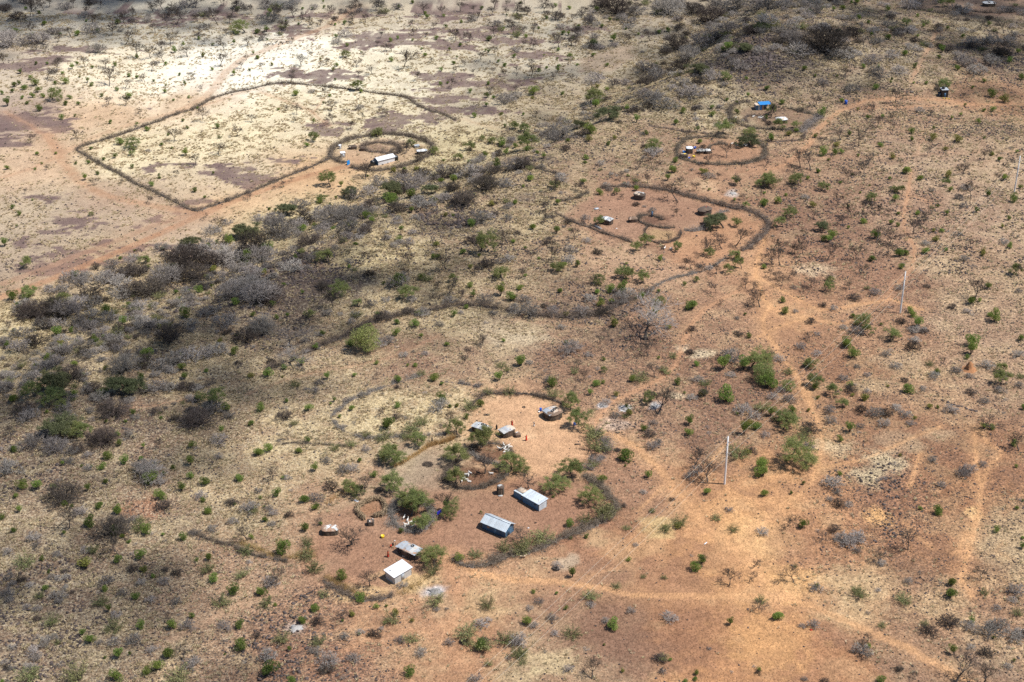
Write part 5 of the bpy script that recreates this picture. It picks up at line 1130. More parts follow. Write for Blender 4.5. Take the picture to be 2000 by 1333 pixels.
def fence(name, label, pts, w, h, style='brush', mats=('brush', 'brush_core'), per=46, thick=.022, seed=0, cat='fence', group=None):
    gaps = seed in (16, 20, 21, 23, 24, 26, 31, 35, 45)
    r = np.random.default_rng(seed + 3000)
    L = smooth_line(GP(px_list(pts)))
    d = np.gradient(L, axis=0); d /= np.linalg.norm(d, axis=1, keepdims=True) + 1e-9
    nrm = np.stack([-d[:, 1], d[:, 0]], 1)
    length = np.sum(np.linalg.norm(np.diff(L, axis=0), axis=1))
    o0 = L[len(L) // 2]; z0 = H1(*o0)
    mb = MB()
    wob = np.clip(.25 + 1.15 * (.55 * vnoise(np.arange(len(L)) * .5, np.zeros(len(L)), seed) + .45 * vnoise(np.arange(len(L)) * .13, np.zeros(len(L)), seed + 50)) + .18 * r.normal(size=len(L)), .28, 1.5)
    gap = sstep(.26, .40, vnoise(np.arange(len(L)) * .17, np.zeros(len(L)) + 3.3, seed + 70)) * .85 + .15
    if not gaps: gap = gap * 0 + 1
    wob = wob * gap
    if style == 'brush':                                          # an uneven packed core
        hs = np.array([[-.28, -.08], [-.20, .18], [-.06, .34], [.08, .32], [.20, .16], [.28, -.08]])
        m = len(hs); V = []; zL = height(L[:, 0], L[:, 1])
        for i, (p, nn) in enumerate(zip(L, nrm)):
            for a, b in hs:
                q = p + nn * (a * w * wob[i] * (.6 + .8 * r.random()) + .10 * w * r.normal())
                V.append((q[0], q[1], zL[i] + b * h * wob[i] * (.4 + 1.0 * r.random()) - .05))
        F = [(i * m + j, i * m + j + 1, (i + 1) * m + j + 1, (i + 1) * m + j) for i in range(len(L) - 1) for j in range(m - 1)]
        mb.add(V, F, 1)
    n = int(length * per * 1.25)
    pw = .15 + gap; i = r.choice(len(L), n, p=pw / pw.sum()); p = L[i]; zz = height(p[:, 0], p[:, 1])
    if style == 'brush':
        a = r.standard_t(4, size=n) * (.15 + .15 * wob[i]) * w + (vnoise(i * .22, i * 0., seed + 9) - .5) * w * .7
        zc = zz + np.clip(h * wob[i] * (.08 + .95 * r.random(n)) * np.exp(-(a / (w * .75)) ** 2), .03, None)
        nc = max(2, int(length / 2.2)); ci = r.integers(0, len(L), nc); co = r.normal(size=nc) * .30 * w; cs = .25 + .35 * r.random(nc)
        cl = r.random(n) < .38; k = r.integers(0, nc, n)          # heaps of branches thrown on the line
        i = np.where(cl, ci[k], i); p = L[i]; zz = height(p[:, 0], p[:, 1])
        jx = np.where(cl, r.normal(size=n) * cs[k] * (.4 + .5 * w), 0); jy = np.where(cl, r.normal(size=n) * cs[k] * (.4 + .5 * w), 0)
        a = np.where(cl, co[k], a); zc = np.where(cl, zz + h * np.abs(r.normal(size=n)) * .6 * (.6 + cs[k]) + .03, zc)
        dirv = np.stack([r.normal(size=n), r.normal(size=n), r.normal(size=n) * .7], 1); dirv[:, :2] += d[i] * r.normal(size=(n, 1)) * .4
        dirv /= np.linalg.norm(dirv, axis=1, keepdims=True)
        ln = (.25 + .9 * r.random(n) ** 1.5) * (.5 + .35 * w) * np.where(r.random(n) < .07, 2.0, 1.0)
        c = np.stack([p[:, 0] + nrm[i][:, 0] * a + jx, p[:, 1] + nrm[i][:, 1] * a + jy, zc], 1)
        p0 = c - dirv * ln[:, None] * .5; p1 = c + dirv * ln[:, None] * .5
        mb.tubes(p0, p1, thick, thick * .5, 0)
    elif style == 'stalk':
        a = r.normal(size=n) * .28 * w
        c = np.stack([p[:, 0] + nrm[i][:, 0] * a, p[:, 1] + nrm[i][:, 1] * a, zz - .05], 1)
        dirv = np.stack([r.normal(size=n) * .42, r.normal(size=n) * .42, np.ones(n)], 1); dirv /= np.linalg.norm(dirv, axis=1, keepdims=True)
        mb.tubes(c, c + dirv * (h * wob[i] * (.5 + .7 * r.random(n)))[:, None], thick, thick * .6, 0)
    else:                                                         # short stakes and logs
        a = r.normal(size=n) * .20 * w
        c = np.stack([p[:, 0] + nrm[i][:, 0] * a, p[:, 1] + nrm[i][:, 1] * a, zz - .05], 1)
        lie = r.random(n) < .35
        dirv = np.stack([r.normal(size=n) * .22, r.normal(size=n) * .22, np.ones(n)], 1)
        dirv[lie] = np.stack([d[i][lie][:, 0] + r.normal(size=lie.sum()) * .4, d[i][lie][:, 1] + r.normal(size=lie.sum()) * .4, r.normal(size=lie.sum()) * .25], 1)
        dirv /= np.linalg.norm(dirv, axis=1, keepdims=True)
        c[lie, 2] += h * .8 * r.random(lie.sum())
        mb.tubes(c, c + dirv * (h * (.5 + .6 * r.random(n)))[:, None], thick * (.8 + .6 * r.random(n)), thick * .8, 0, 4)
    for k in range(len(mb.V)): mb.V[k] = mb.V[k] - np.array([o0[0], o0[1], z0])
    o = mb.obj(name, [M[q] for q in mats])
    o.location = (float(o0[0]), float(o0[1]), z0)
    return tag(o, label, cat, group)

PALE = ('brush_pale', 'brush_core_pale')
fence('brush_fence', 'long brush fence round the big enclosure on the pale plain', '642,311 600,330 560,345 500,371 440,394 405,406 380,412 350,399 310,379 270,361 225,336 190,318 165,303 150,293 165,285 200,275 240,262 300,241 345,223 375,215 410,196 440,185 500,172 530,165 560,163 620,168 680,175 740,183 790,190 815,205 840,217 860,222 890,235', 1.9, 1.25, per=42, thick=.034, seed=1)
fence('brush_fence', 'thick round brush fence circling the white building on the plain', '688,327 702,331 725,334 750,333 780,327 810,318 830,308 846,293 843,284 835,277 815,270 790,265 765,262 745,263 715,267 690,272 665,281 650,293 645,305 655,313 676,319', 2.5, 1.7, per=70, thick=.034, seed=2)
fence('brush_fence', 'oval inner kraal fence beside the white building on the plain', '704,290 715,283 735,279 757,280 775,285 782,296 770,301 750,298 725,297 706,292', 2.1, 1.4, per=60, thick=.034, seed=3)
fence('brush_fence', 'tiny ring of brush attached to the kraal on the plain', '762,296 768,292 778,293 782,297 776,301 766,301 761,298', 1.0, 1.0, per=50, thick=.03, seed=4)
fence('brush_fence', 'brush fence round the compound with the blue-roofed hut', '1462,199 1445,202 1430,208 1425,220 1428,232 1440,241 1458,248 1480,252 1510,253 1540,254 1562,258', 1.8, 1.4, per=56, thick=.032, seed=5)
fence('brush_fence', 'pale brush fence along the track by the blue-roofed compound', '1562,260 1572,251 1582,243 1592,234 1600,228', 3.0, 1.2, mats=PALE, per=80, thick=.032, seed=6)
fence('brush_fence', 'dark brush fence on the far right side of the blue-roofed compound', '1545,212 1560,218 1580,222 1598,226', 1.8, 1.3, per=56, thick=.032, seed=7)
fence('brush_fence', 'small pen of brush in front of the blue-roofed hut', '1462,240 1456,233 1462,228 1475,226 1488,230 1494,238', 1.2, 1.1, per=50, thick=.03, seed=8)
fence('brush_fence', 'oval brush fence round the compound with white tarp shelters', '1420,271 1395,268 1370,268 1345,272 1330,281 1322,294 1328,309 1350,316 1380,321 1420,322 1455,320 1480,314 1495,303 1493,290 1482,281 1465,275', 1.8, 1.3, per=58, thick=.032, seed=9)
fence('brush_fence', 'green-edged inner pen fence in the compound with white tarps', '1390,300 1384,292 1392,284 1408,281 1422,283', 1.4, 1.2, per=50, thick=.03, seed=10)
fence('brush_fence', 'thin dark fence line left of the upper right compounds', '1268,246 1300,251 1340,258 1388,262', .9, .8, per=40, thick=.03, seed=11)
fence('brush_fence', 'low fence between the two upper right compounds', '1482,275 1510,278 1540,276 1563,274 1574,262', 1.0, .9, per=44, thick=.03, seed=12)
fence('brush_fence', 'dark brush fence along the lower left of the middle compound', '1085,416 1110,430 1130,438 1160,448 1175,455 1200,462 1235,474', 1.2, 1.0, per=60, thick=.026, seed=13)
fence('brush_fence', 'short dark brush fence at the upper left of the middle compound', '1095,394 1112,391 1130,386 1150,376', 1.5, 1.1, per=60, thick=.026, seed=14)
fence('brush_fence', 'great curved brush fence round the right of the middle compound', '1178,368 1205,365 1240,365 1280,369 1310,374 1335,381 1370,391 1400,399 1430,407 1450,408 1472,416 1490,427 1500,440 1499,450 1490,460 1478,471 1462,483 1448,490', 2.3, 1.5, per=80, thick=.028, seed=15)
fence('brush_fence', 'pale broken brush fence running down from the middle compound', '1430,497 1412,508 1395,520 1370,530 1340,538 1310,545 1285,557 1268,570', 1.5, .7, mats=PALE, per=34, thick=.026, seed=16)
fence('brush_fence', 'ring fence of the small kraal in the middle compound', '1297,430 1280,424 1262,421 1250,424 1247,430 1256,437 1275,442 1300,446 1318,445', 1.4, 1.2, per=60, thick=.026, seed=17)
fence('brush_fence', 'curving brush fence between kraal and dark hut', '1337,450 1350,452 1368,450 1382,444 1390,433 1396,424 1408,416 1422,412', 1.4, 1.2, mats=PALE, per=60, thick=.026, seed=18)
fence('brush_fence', 'brush fence along the foot of the pale yard by the kraal', '1266,441 1259,454 1264,466 1280,474 1300,475 1316,471 1328,462 1330,450', 1.1, .9, per=50, thick=.026, seed=19)
fence('brush_fence', 'long dark brush fence crossing the plateau below the scarp', '520,722 560,706 600,688 640,670 690,650 720,632 760,620 800,612 850,605 895,597 940,598 990,607 1040,615 1110,620 1160,614 1200,600 1240,582 1268,571', 2.4, 1.3, per=66, thick=.026, seed=20)
fence('brush_fence', 'left dark arm of the long brush fence near two spreading trees', '252,772 290,763 340,758 390,757 420,747', 2.4, 1.3, per=66, thick=.026, seed=21)
fence('brush_fence', 'short dark fence on the stony slope above the middle compound', '1008,312 1050,330 1100,342', 1.5, 1.0, per=50, thick=.028, seed=22)
fence('brush_fence', 'thin grey loop fence round the small grassy field', '822,733 750,756 708,772 682,785 656,806 647,815 653,826 669,839 695,852 721,856 760,854 800,853 838,852 877,847', 1.3, .7, mats=PALE, per=60, thick=.022, seed=23)
fence('brush_fence', 'pale grey fence along the top of the small grassy field', '872,746 903,750 937,756', 1.3, .7, mats=PALE, per=60, thick=.022, seed=24)
fence('brush_fence', 'dark brush fence along the top of the main compound', '918,799 925,788 935,779 945,772 970,769 1000,769 1030,770 1055,775 1080,782 1100,790', 1.6, 1.2, per=70, thick=.022, seed=25)
fence('brush_fence', 'grey brush fence on the right of the main compound, upper stretch', '1165,843 1180,863 1186,880 1175,893 1160,907 1150,918', 2.5, 1.3, mats=PALE, per=90, thick=.022, seed=26)
fence('brush_fence', 'broad dark brush fence curving round the lower right of the main compound', '1140,930 1160,943 1182,960 1196,976 1203,990 1197,1005 1183,1015 1160,1027 1135,1038 1110,1047 1085,1057 1060,1070 1030,1080 1000,1086 975,1095 950,1103 925,1107 902,1102 887,1092', 2.3, 1.3, per=110, thick=.022, seed=27)
fence('brush_fence', 'grey fence heaped below the white metal shed', '632,1134 645,1145 660,1153 680,1163 700,1172 725,1173 765,1166', 1.5, 1.0, per=90, thick=.02, seed=28)
fence('stalk_fence', 'straw coloured stalks leaning along the fence by the white shed', '636,1127 655,1140 680,1152 700,1163 715,1166', 1.6, 1.1, 'stalk', ('straw', 'straw'), per=60, thick=.022, seed=29)
fence('stalk_fence', 'dry stalks right of the white metal shed', '780,1160 800,1152 820,1140 840,1122', 1.9, .9, 'stalk', ('straw', 'straw'), per=34, thick=.022, seed=30)
fence('brush_fence', 'dark brush fence through the grass left of the compound', '372,1040 395,1050 420,1058 450,1066 480,1079 510,1088 540,1093 560,1095', 1.3, .9, per=80, thick=.02, seed=31)
fence('stalk_fence', 'yellow stalks along the grass field fence by the left entrance', '470,1062 500,1072 530,1085 560,1090 585,1086 602,1075 612,1090', 1.6, 1.0, 'stalk', ('straw', 'straw'), per=44, thick=.022, seed=32)
fence('stalk_fence', 'bright yellow stalk fence above the pale threshing floor', '833,874 850,868 870,864 886,857', 1.0, 1.3, 'stalk', ('straw', 'straw'), per=120, thick=.026, seed=33)
fence('stalk_fence', 'worn stalk fence left of the pale threshing floor', '770,912 785,905 800,896 815,887 830,877', 1.2, 1.0, 'stalk', ('straw', 'straw'), per=70, thick=.026, seed=34)
fence('brush_fence', 'thin dry fence crossing the grass above the compound', '530,868 570,866 610,867 645,869 675,872', 1.0, .6, per=40, thick=.022, seed=35)
fence('brush_fence', 'upper wall of the two-celled goat kraal', '912,884 922,875 936,869 955,867 975,868 990,874 1000,886', 1.5, 1.2, per=100, thick=.02, seed=36)
fence('brush_fence', 'pale dividing wall inside the two-celled goat kraal', '922,884 930,893 940,900 955,904 975,908 990,908', 1.4, 1.0, mats=PALE, per=100, thick=.02, seed=37)
fence('brush_fence', 'lower wall of the two-celled goat kraal', '915,890 897,900 880,912 872,926 873,940 885,950 905,955 930,955 955,949 978,936 994,924', 1.7, 1.2, per=110, thick=.02, seed=38)
fence('stick_fence', 'open pen of upright sticks left of the goat pen', '712,1016 703,1008 697,999 703,990 716,982 732,977 745,979 751,988 755,996 750,1004 742,1009 733,1010', .9, 1.25, 'stick', ('stickpale', 'stickpale'), per=60, thick=.055, seed=39)
fence('brush_fence', 'wide round wall of the goat pen with white goats', '797,980 782,983 770,991 766,1003 769,1017 780,1030 797,1038 815,1038 832,1030 843,1017 846,1003 838,990 825,982', 2.1, 1.2, mats=PALE, per=130, thick=.02, seed=40)
fence('brush_fence', 'low wall of brush beyond the stick pen', '735,957 750,960 762,963 775,957', 1.0, .7, per=60, thick=.022, seed=41)
fence('stalk_fence', 'yellowed stalk edge of the grass field near the small hut', '640,985 655,972 672,962 690,955', 2.0, .9, 'stalk', ('straw', 'straw'), per=30, thick=.022, seed=42)
fence('brush_fence', 'dark fence of the compound in the top right corner', '1775,18 1800,20 1830,26 1870,29', 1.6, 1.2, per=40, thick=.036, seed=43)
fence('brush_fence', 'fence below the far hut in the top right corner', '1863,16 1885,20 1910,24 1945,26 1975,24', 1.8, 1.3, per=44, thick=.036, seed=44)
fence('brush_fence', 'grey brush piled on the left flank of the small field', '150,740 168,748 175,770', .9, .8, mats=PALE, per=50, thick=.024, seed=45)
# ------------------------------------------------------------------ houses of metal sheet
def sheet_mesh(w, L, n=6, amp=.022, th=.008):
    """one corrugated sheet lying in x (width) and y (length), a few ridges across the width"""
    key = (round(w, 3), round(L, 3), n)
    if key in _sheets: return _sheets[key]
    V = []
    for off in (0, -th):
        for y in (0, L):
            for i in range(2 * n + 1): V.append((w * i / (2 * n), y, off + (amp if i % 2 else -amp)))
    k = 2 * n + 1
    F = [(i, i + 1, k + i + 1, k + i) for i in range(2 * n)] + [(2 * k + i, 3 * k + i, 3 * k + i + 1, 2 * k + i + 1) for i in range(2 * n)]
    mb = MB().add(V, F)
    _sheets[key] = mb
    return mb
_sheets = {}
_smesh = {}

def sheet(name, w, L, mat, parent, origin, ex, ey, jitter=.004):
    key = (round(w, 3), round(L, 3), mat)
    if key not in _smesh: _smesh[key] = sheet_mesh(w, L).mesh(name, M[mat])
    o = link(name, _smesh[key], parent)
    ex = Vector(ex).normalized(); ey = Vector(ey).normalized(); ez = ex.cross(ey)
    from mathutils import Matrix
    m = Matrix(((ex.x, ey.x, ez.x, origin[0]), (ex.y, ey.y, ez.y, origin[1]), (ex.z, ey.z, ez.z, origin[2] + random.uniform(0, jitter)), (0, 0, 0, 1)))
    o.matrix_local = m
    return o

def sheet_row(name, n, total, L, mat, parent, origin, ex, ey, tiltz=0.0):
    w = total / n; ex = Vector(ex).normalized()
    for i in range(n):
        p = Vector(origin) + ex * (w * i - .02)
        mt = mat if not isinstance(mat, (list, tuple)) else mat[i % len(mat)]
        nz = ex.cross(Vector(ey).normalized())
        p = p + nz * (.012 if i % 2 else 0.0)
        sheet(name, w + .04, L, mt, parent, p, ex, ey)

def metal_walls(root, R, L, h00, h0L, mat_front, mat_left, mat_back=None, gable=None):
    """four walls of upright sheets on a rectangle 0..R (x), 0..L (y); height h00 at y=0 and h0L at y=L"""
    mat_back = mat_back or mat_front
    nR = max(3, round(R / .8)); nL = max(3, round(L / .8))
    sheet_row('wall_sheet', nR, R, h00, mat_front, root, (0, 0, 0), (1, 0, 0), (0, 0, 1))
    sheet_row('wall_sheet', nR, R, h0L, mat_back, root, (R, L, 0), (-1, 0, 0), (0, 0, 1))
    for side, x, ex in (('l', 0, (0, -1, 0)), ('r', R, (0, 1, 0))):
        for i in range(nL):
            t = (i + .5) / nL
            if side == 'l': y = L * (1 - i / nL); hh = h0L + (h00 - h0L) * t
            else: y = L * i / nL; hh = h00 + (h0L - h00) * t
            sheet('wall_sheet', L / nL + .03, hh, mat_left if side == 'l' else mat_front, root, (x, y, 0), ex, (0, 0, 1))
    fr = MB()
    for cx, cy, hh in ((.03, .03, h00), (R - .03, .03, h00), (.03, L - .03, h0L), (R - .03, L - .03, h0L)):
        fr.box((cx - .05, cy - .05, -.1), (cx + .05, cy + .05, hh - .02))
    fr.obj('corner_post', M['stick'], root)

def house_root(name, label, px, rz):
    x, y, z = G1(*px)
    return thing(name, label, 'house', (x, y, z - .04), rz)

# white metal shed
r_ = house_root('metal_shed', 'white-roofed grey metal shed, lowest building of the main compound', (770.8, 1142.3), math.radians(46))
R_, L_ = 4.9, 2.9
metal_walls(r_, R_, L_, 2.0, 2.35, 'wallgrey', 'wallgrey')
sl = Vector((0, L_ + .5, .35 * (L_ + .5) / L_))
sheet_row('roof_sheet', 7, R_ + .5, sl.length, 'white', r_, (-.25, -.25, 2.03), (1, 0, 0), sl)
MB().box((.55, 1.9, 2.30), (.80, 2.12, 2.44)).obj('roof_vent', M['steel'], r_)
MB().box((R_ * .40, -.05, 0), (R_ * .40 + .85, -.025, 1.8)).obj('door', M['metal'], r_)

# blue lean-to house with its broken annex
r_ = house_root('metal_house', 'pale-roofed blue metal house with a half-roofed annex', (1052.3, 999.2), math.radians(45))
R_, L_ = 2.65, 5.3
metal_walls(r_, R_, L_, 2.0, 2.0, 'paleblue', 'blue')
sl = Vector((R_ + .5, 0, .28))
for i in range(7):
    w = (L_ + .4) / 7
    sheet('roof_sheet', w + .04, sl.length, 'paleblue', r_, (-.25, -.2 + w * (i + 1), 2.06 + (.012 if i % 2 else 0)), (0, -1, 0), sl)
for k, (a, b) in enumerate(((.35, .5), (.7, .95), (1.0, 1.2))):
    MB().box((a, .55 + .25 * k, 2.17 + .1 * a), (b, .60 + .25 * k, 2.20 + .1 * b)).obj('roof_plank', M['card'], r_)
MB().box((-.05, .95, 1.2), (-.02, 1.35, 1.65)).obj('window', M['dark'], r_)  # dark panel painted as the shade inside the window
an = MB()
y0, y1 = L_ + .45, L_ + 2.9
for i in range(3): sheet('annex_wall_sheet', .85, 1.75, 'blue', r_, (.1, y1 - .82 * i, 0), (0, -1, 0), (0, 0, 1))
for i in range(3): sheet('annex_wall_sheet', .82, 1.75, 'blue', r_, (R_ - .25 - .8 * i, y1, 0), (-1, 0, 0), (0, 0, 1))
for i in range(3): sheet('annex_wall_sheet', .82, 1.7, 'navy', r_, (R_ - .2, y0 + .8 * i, 0), (0, 1, 0), (0, 0, 1))
MB().box((.2, y0 - .35, .0), (.95, y0 - .3, 1.7)).obj('door_gap_shade', M['dark'], r_)  # solid dark slab painted as the shade in the doorway gap
for i in range(4): MB().tubes([[.0, y0 + .65 * i, 1.72]], [[R_ - .1, y0 + .65 * i + .1, 1.80]], .05, .045, 0, 5).obj('roof_pole', M['card'], r_)
MB().prism([(.9, y0 + .2), (R_ - .2, y0), (R_ - .2, y1 - .1), (.6, y1 - .2)], [1.80, 1.84, 1.84, 1.78], [1.83, 1.87, 1.87, 1.81]).obj('annex_ceiling', M['card'], r_)
sheet('annex_roof_sheet', .5, 2.6, 'paleblue', r_, (.1, y1 + .05, 1.82), (1, 0, 0), (0, -1, 0))

# navy gabled house
r_ = house_root('gabled_house', 'navy metal house under a pale blue gabled roof', (986.4, 1051.5), math.radians(55))
R_, L_, E_, K_ = 3.4, 6.3, 2.05, 1.0
metal_walls(r_, R_, L_, E_, E_, 'blue', 'navy')  # left wall's shade is put into its colour by the darker blue
for yy in (-.02, L_ + .02):
    MB().prism([(0, yy), (R_, yy), (R_ / 2, yy)], [E_, E_, E_], [E_ + .01, E_ + .01, E_ + K_]).obj('gable', M['blue'], r_)
pit = K_ / (R_ / 2)
for side in (0, 1):
    sl = Vector((R_ / 2 + .35, 0, (R_ / 2 + .35) * pit)) if side == 0 else Vector((-(R_ / 2 + .35), 0, (R_ / 2 + .35) * pit))
    w = (L_ + .7) / 8
    for i in range(8):
        if side == 0: sheet('roof_sheet', w + .04, sl.length, 'paleblue', r_, (-.35, -.35 + w * (i + 1), E_ - .33 * pit + .06 + (.012 if i % 2 else 0)), (0, -1, 0), sl)
        else: sheet('roof_sheet', w + .04, sl.length, 'metal', r_, (R_ + .35, -.35 + w * i, E_ - .33 * pit + .06 + (.012 if i % 2 else 0)), (0, 1, 0), sl)
MB().box((R_ / 2 - .12, -.37, E_ + K_ + .10), (R_ / 2 + .12, L_ + .37, E_ + K_ + .14)).obj('ridge_cap', M['paleblue'], r_)
MB().box((-.05, 2.3, 0), (-.03, 3.1, 1.6)).obj('door', M['blue'], r_)
MB().box((-.05, 4.3, 1.0), (-.03, 4.9, 1.45)).obj('window', M['rust'], r_)
MB().box((.9, -.05, .0), (1.75, -.03, 1.65)).obj('door', M['navy'], r_)

# long white building on the plain
r_ = house_root('metal_house', 'long white-roofed building with blue end wall inside the round fence', (738.7, 323.8), math.radians(36))
R_, L_ = 7.6, 3.4
metal_walls(r_, R_, L_, 1.9, 1.9, 'white', 'blue')
sl = Vector((0, L_ / 2 + .3, .8)); w = (R_ + .4) / 9
for i in range(9):
    sheet('roof_sheet', w + .04, sl.length, 'white', r_, (-.2 + w * i, -.3, 1.92 + (.012 if i % 2 else 0)), (1, 0, 0), sl)
    if i < 8: sheet('roof_sheet', w + .04, sl.length, 'white', r_, (R_ + .2 - w * i, L_ + .3, 1.92 + (.012 if i % 2 else 0)), (-1, 0, 0), Vector((0, -sl.y, sl.z)))
for xx in (0, R_): MB().prism([(xx, 0), (xx, L_), (xx, L_ / 2)], [1.9] * 3, [1.91, 1.91, 2.5]).obj('gable', M['blue' if xx == 0 else 'white'], r_)
for k, (u, v, lab) in enumerate(((728, 323, 'black water tank left of the long white building'), (773, 313, 'black water tank right of the long white building'))):
    x, y, z = G1(u, v)
    o = MB().lathe([(.02, 0), (1.0, 0), (1.0, 1.5), (.92, 1.68), (.45, 1.92), (.3, 1.94), (.3, 2.05), (.02, 2.07)], 18).obj('water_tank', M['tank'], smooth=False)
    o.location = (x, y, z); tag(o, lab, 'water tank', 'black water tanks')
    MB().lathe([(1.015, .45), (1.03, .5), (1.015, .55)], 18).obj('rib', M['tank'], o); MB().lathe([(1.015, 1.0), (1.03, 1.05), (1.015, 1.1)], 18).obj('rib', M['tank'], o)
    MB().box((-.16, -.9, 2.0), (.16, -.2, 2.05)).obj('inlet_pipe', M['steel'], o)

def latrine(px, rz, w, l, h, roof, wall, label, name='latrine'):
    x, y, z = G1(*px); r0 = thing(name, label, 'hut', (x, y, z - .03), rz)
    metal_walls(r0, w, l, h, h + .15, wall, wall)
    sl = Vector((0, l + .3, .15))
    sheet_row('roof_sheet', 3, w + .3, sl.length, roof, r0, (-.15, -.15, h + .04), (1, 0, 0), sl)
    MB().box((w * .3, -.05, .02), (w * .75, -.03, h * .85)).obj('door', M['metal'], r0)
    return r0
latrine((667, 309), .35, 1.6, 1.5, 1.9, 'white', 'wallgrey', 'small white latrine near the left of the round fence')
latrine((664, 292), 1.0, .9, .5, 1.5, 'white', 'white', 'narrow white board shelter against the round fence', 'screen_shelter')
latrine((811, 290), .4, 1.8, 1.2, .9, 'metal', 'wallgrey', 'low grey shelter under the trees in the round compound', 'low_shelter')
x, y, z = G1(681, 322); r_ = thing('gate', 'bright blue sheet gate in the round fence on the plain', 'gate', (x, y, z), math.radians(60))
for i in range(3): sheet('gate_sheet', .62, 1.7, 'bluegate', r_, (-.9 + .6 * i, 0, 0), (1, 0, 0), (0, .15, 1))
MB().box((-1.0, .06, 0), (-.92, .14, 1.9)).box((.92, .06, 0), (1.0, .14, 1.9)).obj('gate_post', M['stick'], r_)
# black box hut with a tank on it
x, y, z = G1(1845, 191); r_ = thing('kiosk', 'black box hut with white roof edge beside the upper right track', 'hut', (x - 1.2, y, z - .03), .12)
for (o_, e_, n_) in (((0, 0, 0), (1, 0, 0), 3), ((2.5, 0, 0), (0, 1, 0), 3), ((2.5, 2.4, 0), (-1, 0, 0), 3), ((0, 2.4, 0), (0, -1, 0), 3)):
    sheet_row('wall_sheet', n_, 2.45, 3.0, 'tank', r_, o_, e_, (0, 0, 1))
sheet_row('roof_sheet', 3, 2.8, 2.7, 'metal', r_, (-.15, -.15, 3.05), (1, 0, 0), (0, 1, .08))
o = MB().lathe([(.02, 0), (.6, 0), (.6, .7), (.5, .85), (.02, .9)], 12).obj('tank', M['tank'], r_); o.location = (.8, 1.3, 3.2)
MB().box((.9, -.05, 0), (1.6, -.03, 1.8)).obj('door', M['navy'], r_)
for k in range(3):
    o = MB().box((-.2, -.15, 0), (.2, .15, .38)).lathe([(.06, .38), (.06, .46)], 6).obj('jerrycan', M['yellow']); x, y, z = G1(1843 + 5 * k, 193 + .6 * k); o.location = (x, y, z)
    tag(o, ['yellow jerrycan at the left foot of the black box hut', 'yellow jerrycan at the middle foot of the black box hut', 'yellow jerrycan at the right foot of the black box hut'][k], 'jerrycan', 'jerrycans by the black hut')
latrine((1833, 188), .1, 1.2, .9, 1.3, 'tank', 'navy', 'low dark shelter left of the black box hut', 'low_shelter')

# ------------------------------------------------------------------ low huts: stick walls under a patched domed roof
def superell(a, b, t, p=3.2):
    c, s = math.cos(t), math.sin(t)
    return a * math.copysign(abs(c) ** (2 / p), c), b * math.copysign(abs(s) ** (2 / p), s)

def hut(label, px, a, b, rz, hw, rise, roof_base, patches, seed, wall='stick', group=None, centre=True):
    r = np.random.default_rng(seed); x, y, z = G1(*px)
    root = thing('hut', label, 'hut', (x, y, z - .03), rz, group)
    A, B = a / 2, b / 2; k = 36; hw *= 1.28
    core = MB(); V = []; 
    for zz, sc in ((0, 1.0), (hw, .97)):
        for i in range(k): q = superell(A * sc, B * sc, 6.2832 * i / k); V.append((q[0], q[1], zz))
    core.add(V, [(i, (i + 1) % k, (i + 1) % k + k, i + k) for i in range(k)])
    core.obj('wall', M['mud' if wall == 'stick' else wall], root)
    if wall == 'stick':
        n = int((a + b) * 2 / .13); P0 = []; P1 = []
        for i in range(n):
            q = superell(A * 1.015, B * 1.015, 6.2832 * (i + r.random() * .6) / n)
            P0.append((q[0], q[1], -.02)); P1.append((q[0] * (.97 + .03 * r.random()), q[1] * (.97 + .03 * r.random()), hw * (.85 + .3 * r.random())))
        o = MB().tubes(P0, P1, .034, .026, 0, 4).obj('stick_wall', M['stick'], root); o['kind'] = 'stuff'
    def dome(u, v):
        q = (abs(u / (A * 1.10)) ** 3 + abs(v / (B * 1.10)) ** 3)
        return hw + rise * (1 - min(q, 1.3) ** .75) + .03
    V = []; nr = 6
    for j in range(nr + 1):
        sc = 1.08 * (1 - (j / nr) ** 1.3) if j < nr else .001
        for i in range(k):
            q = superell(A * sc, B * sc, 6.2832 * i / k); V.append((q[0] * (1 + .02 * r.normal()), q[1] * (1 + .02 * r.normal()), dome(q[0], q[1]) - (.10 if j == 0 else 0) + .02 * r.normal()))
    F = [(j * k + i, j * k + (i + 1) % k, (j + 1) * k + (i + 1) % k, (j + 1) * k + i) for j in range(nr) for i in range(k)]
    roof = MB().add(V, F).obj('roof', M[roof_base], root)
    for (nm, mt, cu, cv, pw, pl, ang) in patches:                 # sheets, boards and rags laid on the roof
        g = 5; V = []
        off = .035 + .02 * r.random()
        for dz in (0, -.02):
            for i in range(g):
                for j in range(g):
                    s = (i / (g - 1) - .5) * pw; t = (j / (g - 1) - .5) * pl
                    uu = cu * A + s * math.cos(ang) - t * math.sin(ang); vv = cv * B + s * math.sin(ang) + t * math.cos(ang)
                    V.append((uu, vv, dome(uu, vv) + off + dz + .006 * r.normal()))
        n1 = g * g
        F = [(i * g + j, (i + 1) * g + j, (i + 1) * g + j + 1, i * g + j + 1) for i in range(g - 1) for j in range(g - 1)]
        F += [tuple(n1 + q for q in reversed(f)) for f in F]
        MB().add(V, F).obj(nm, M[mt], roof)
    return root, dome

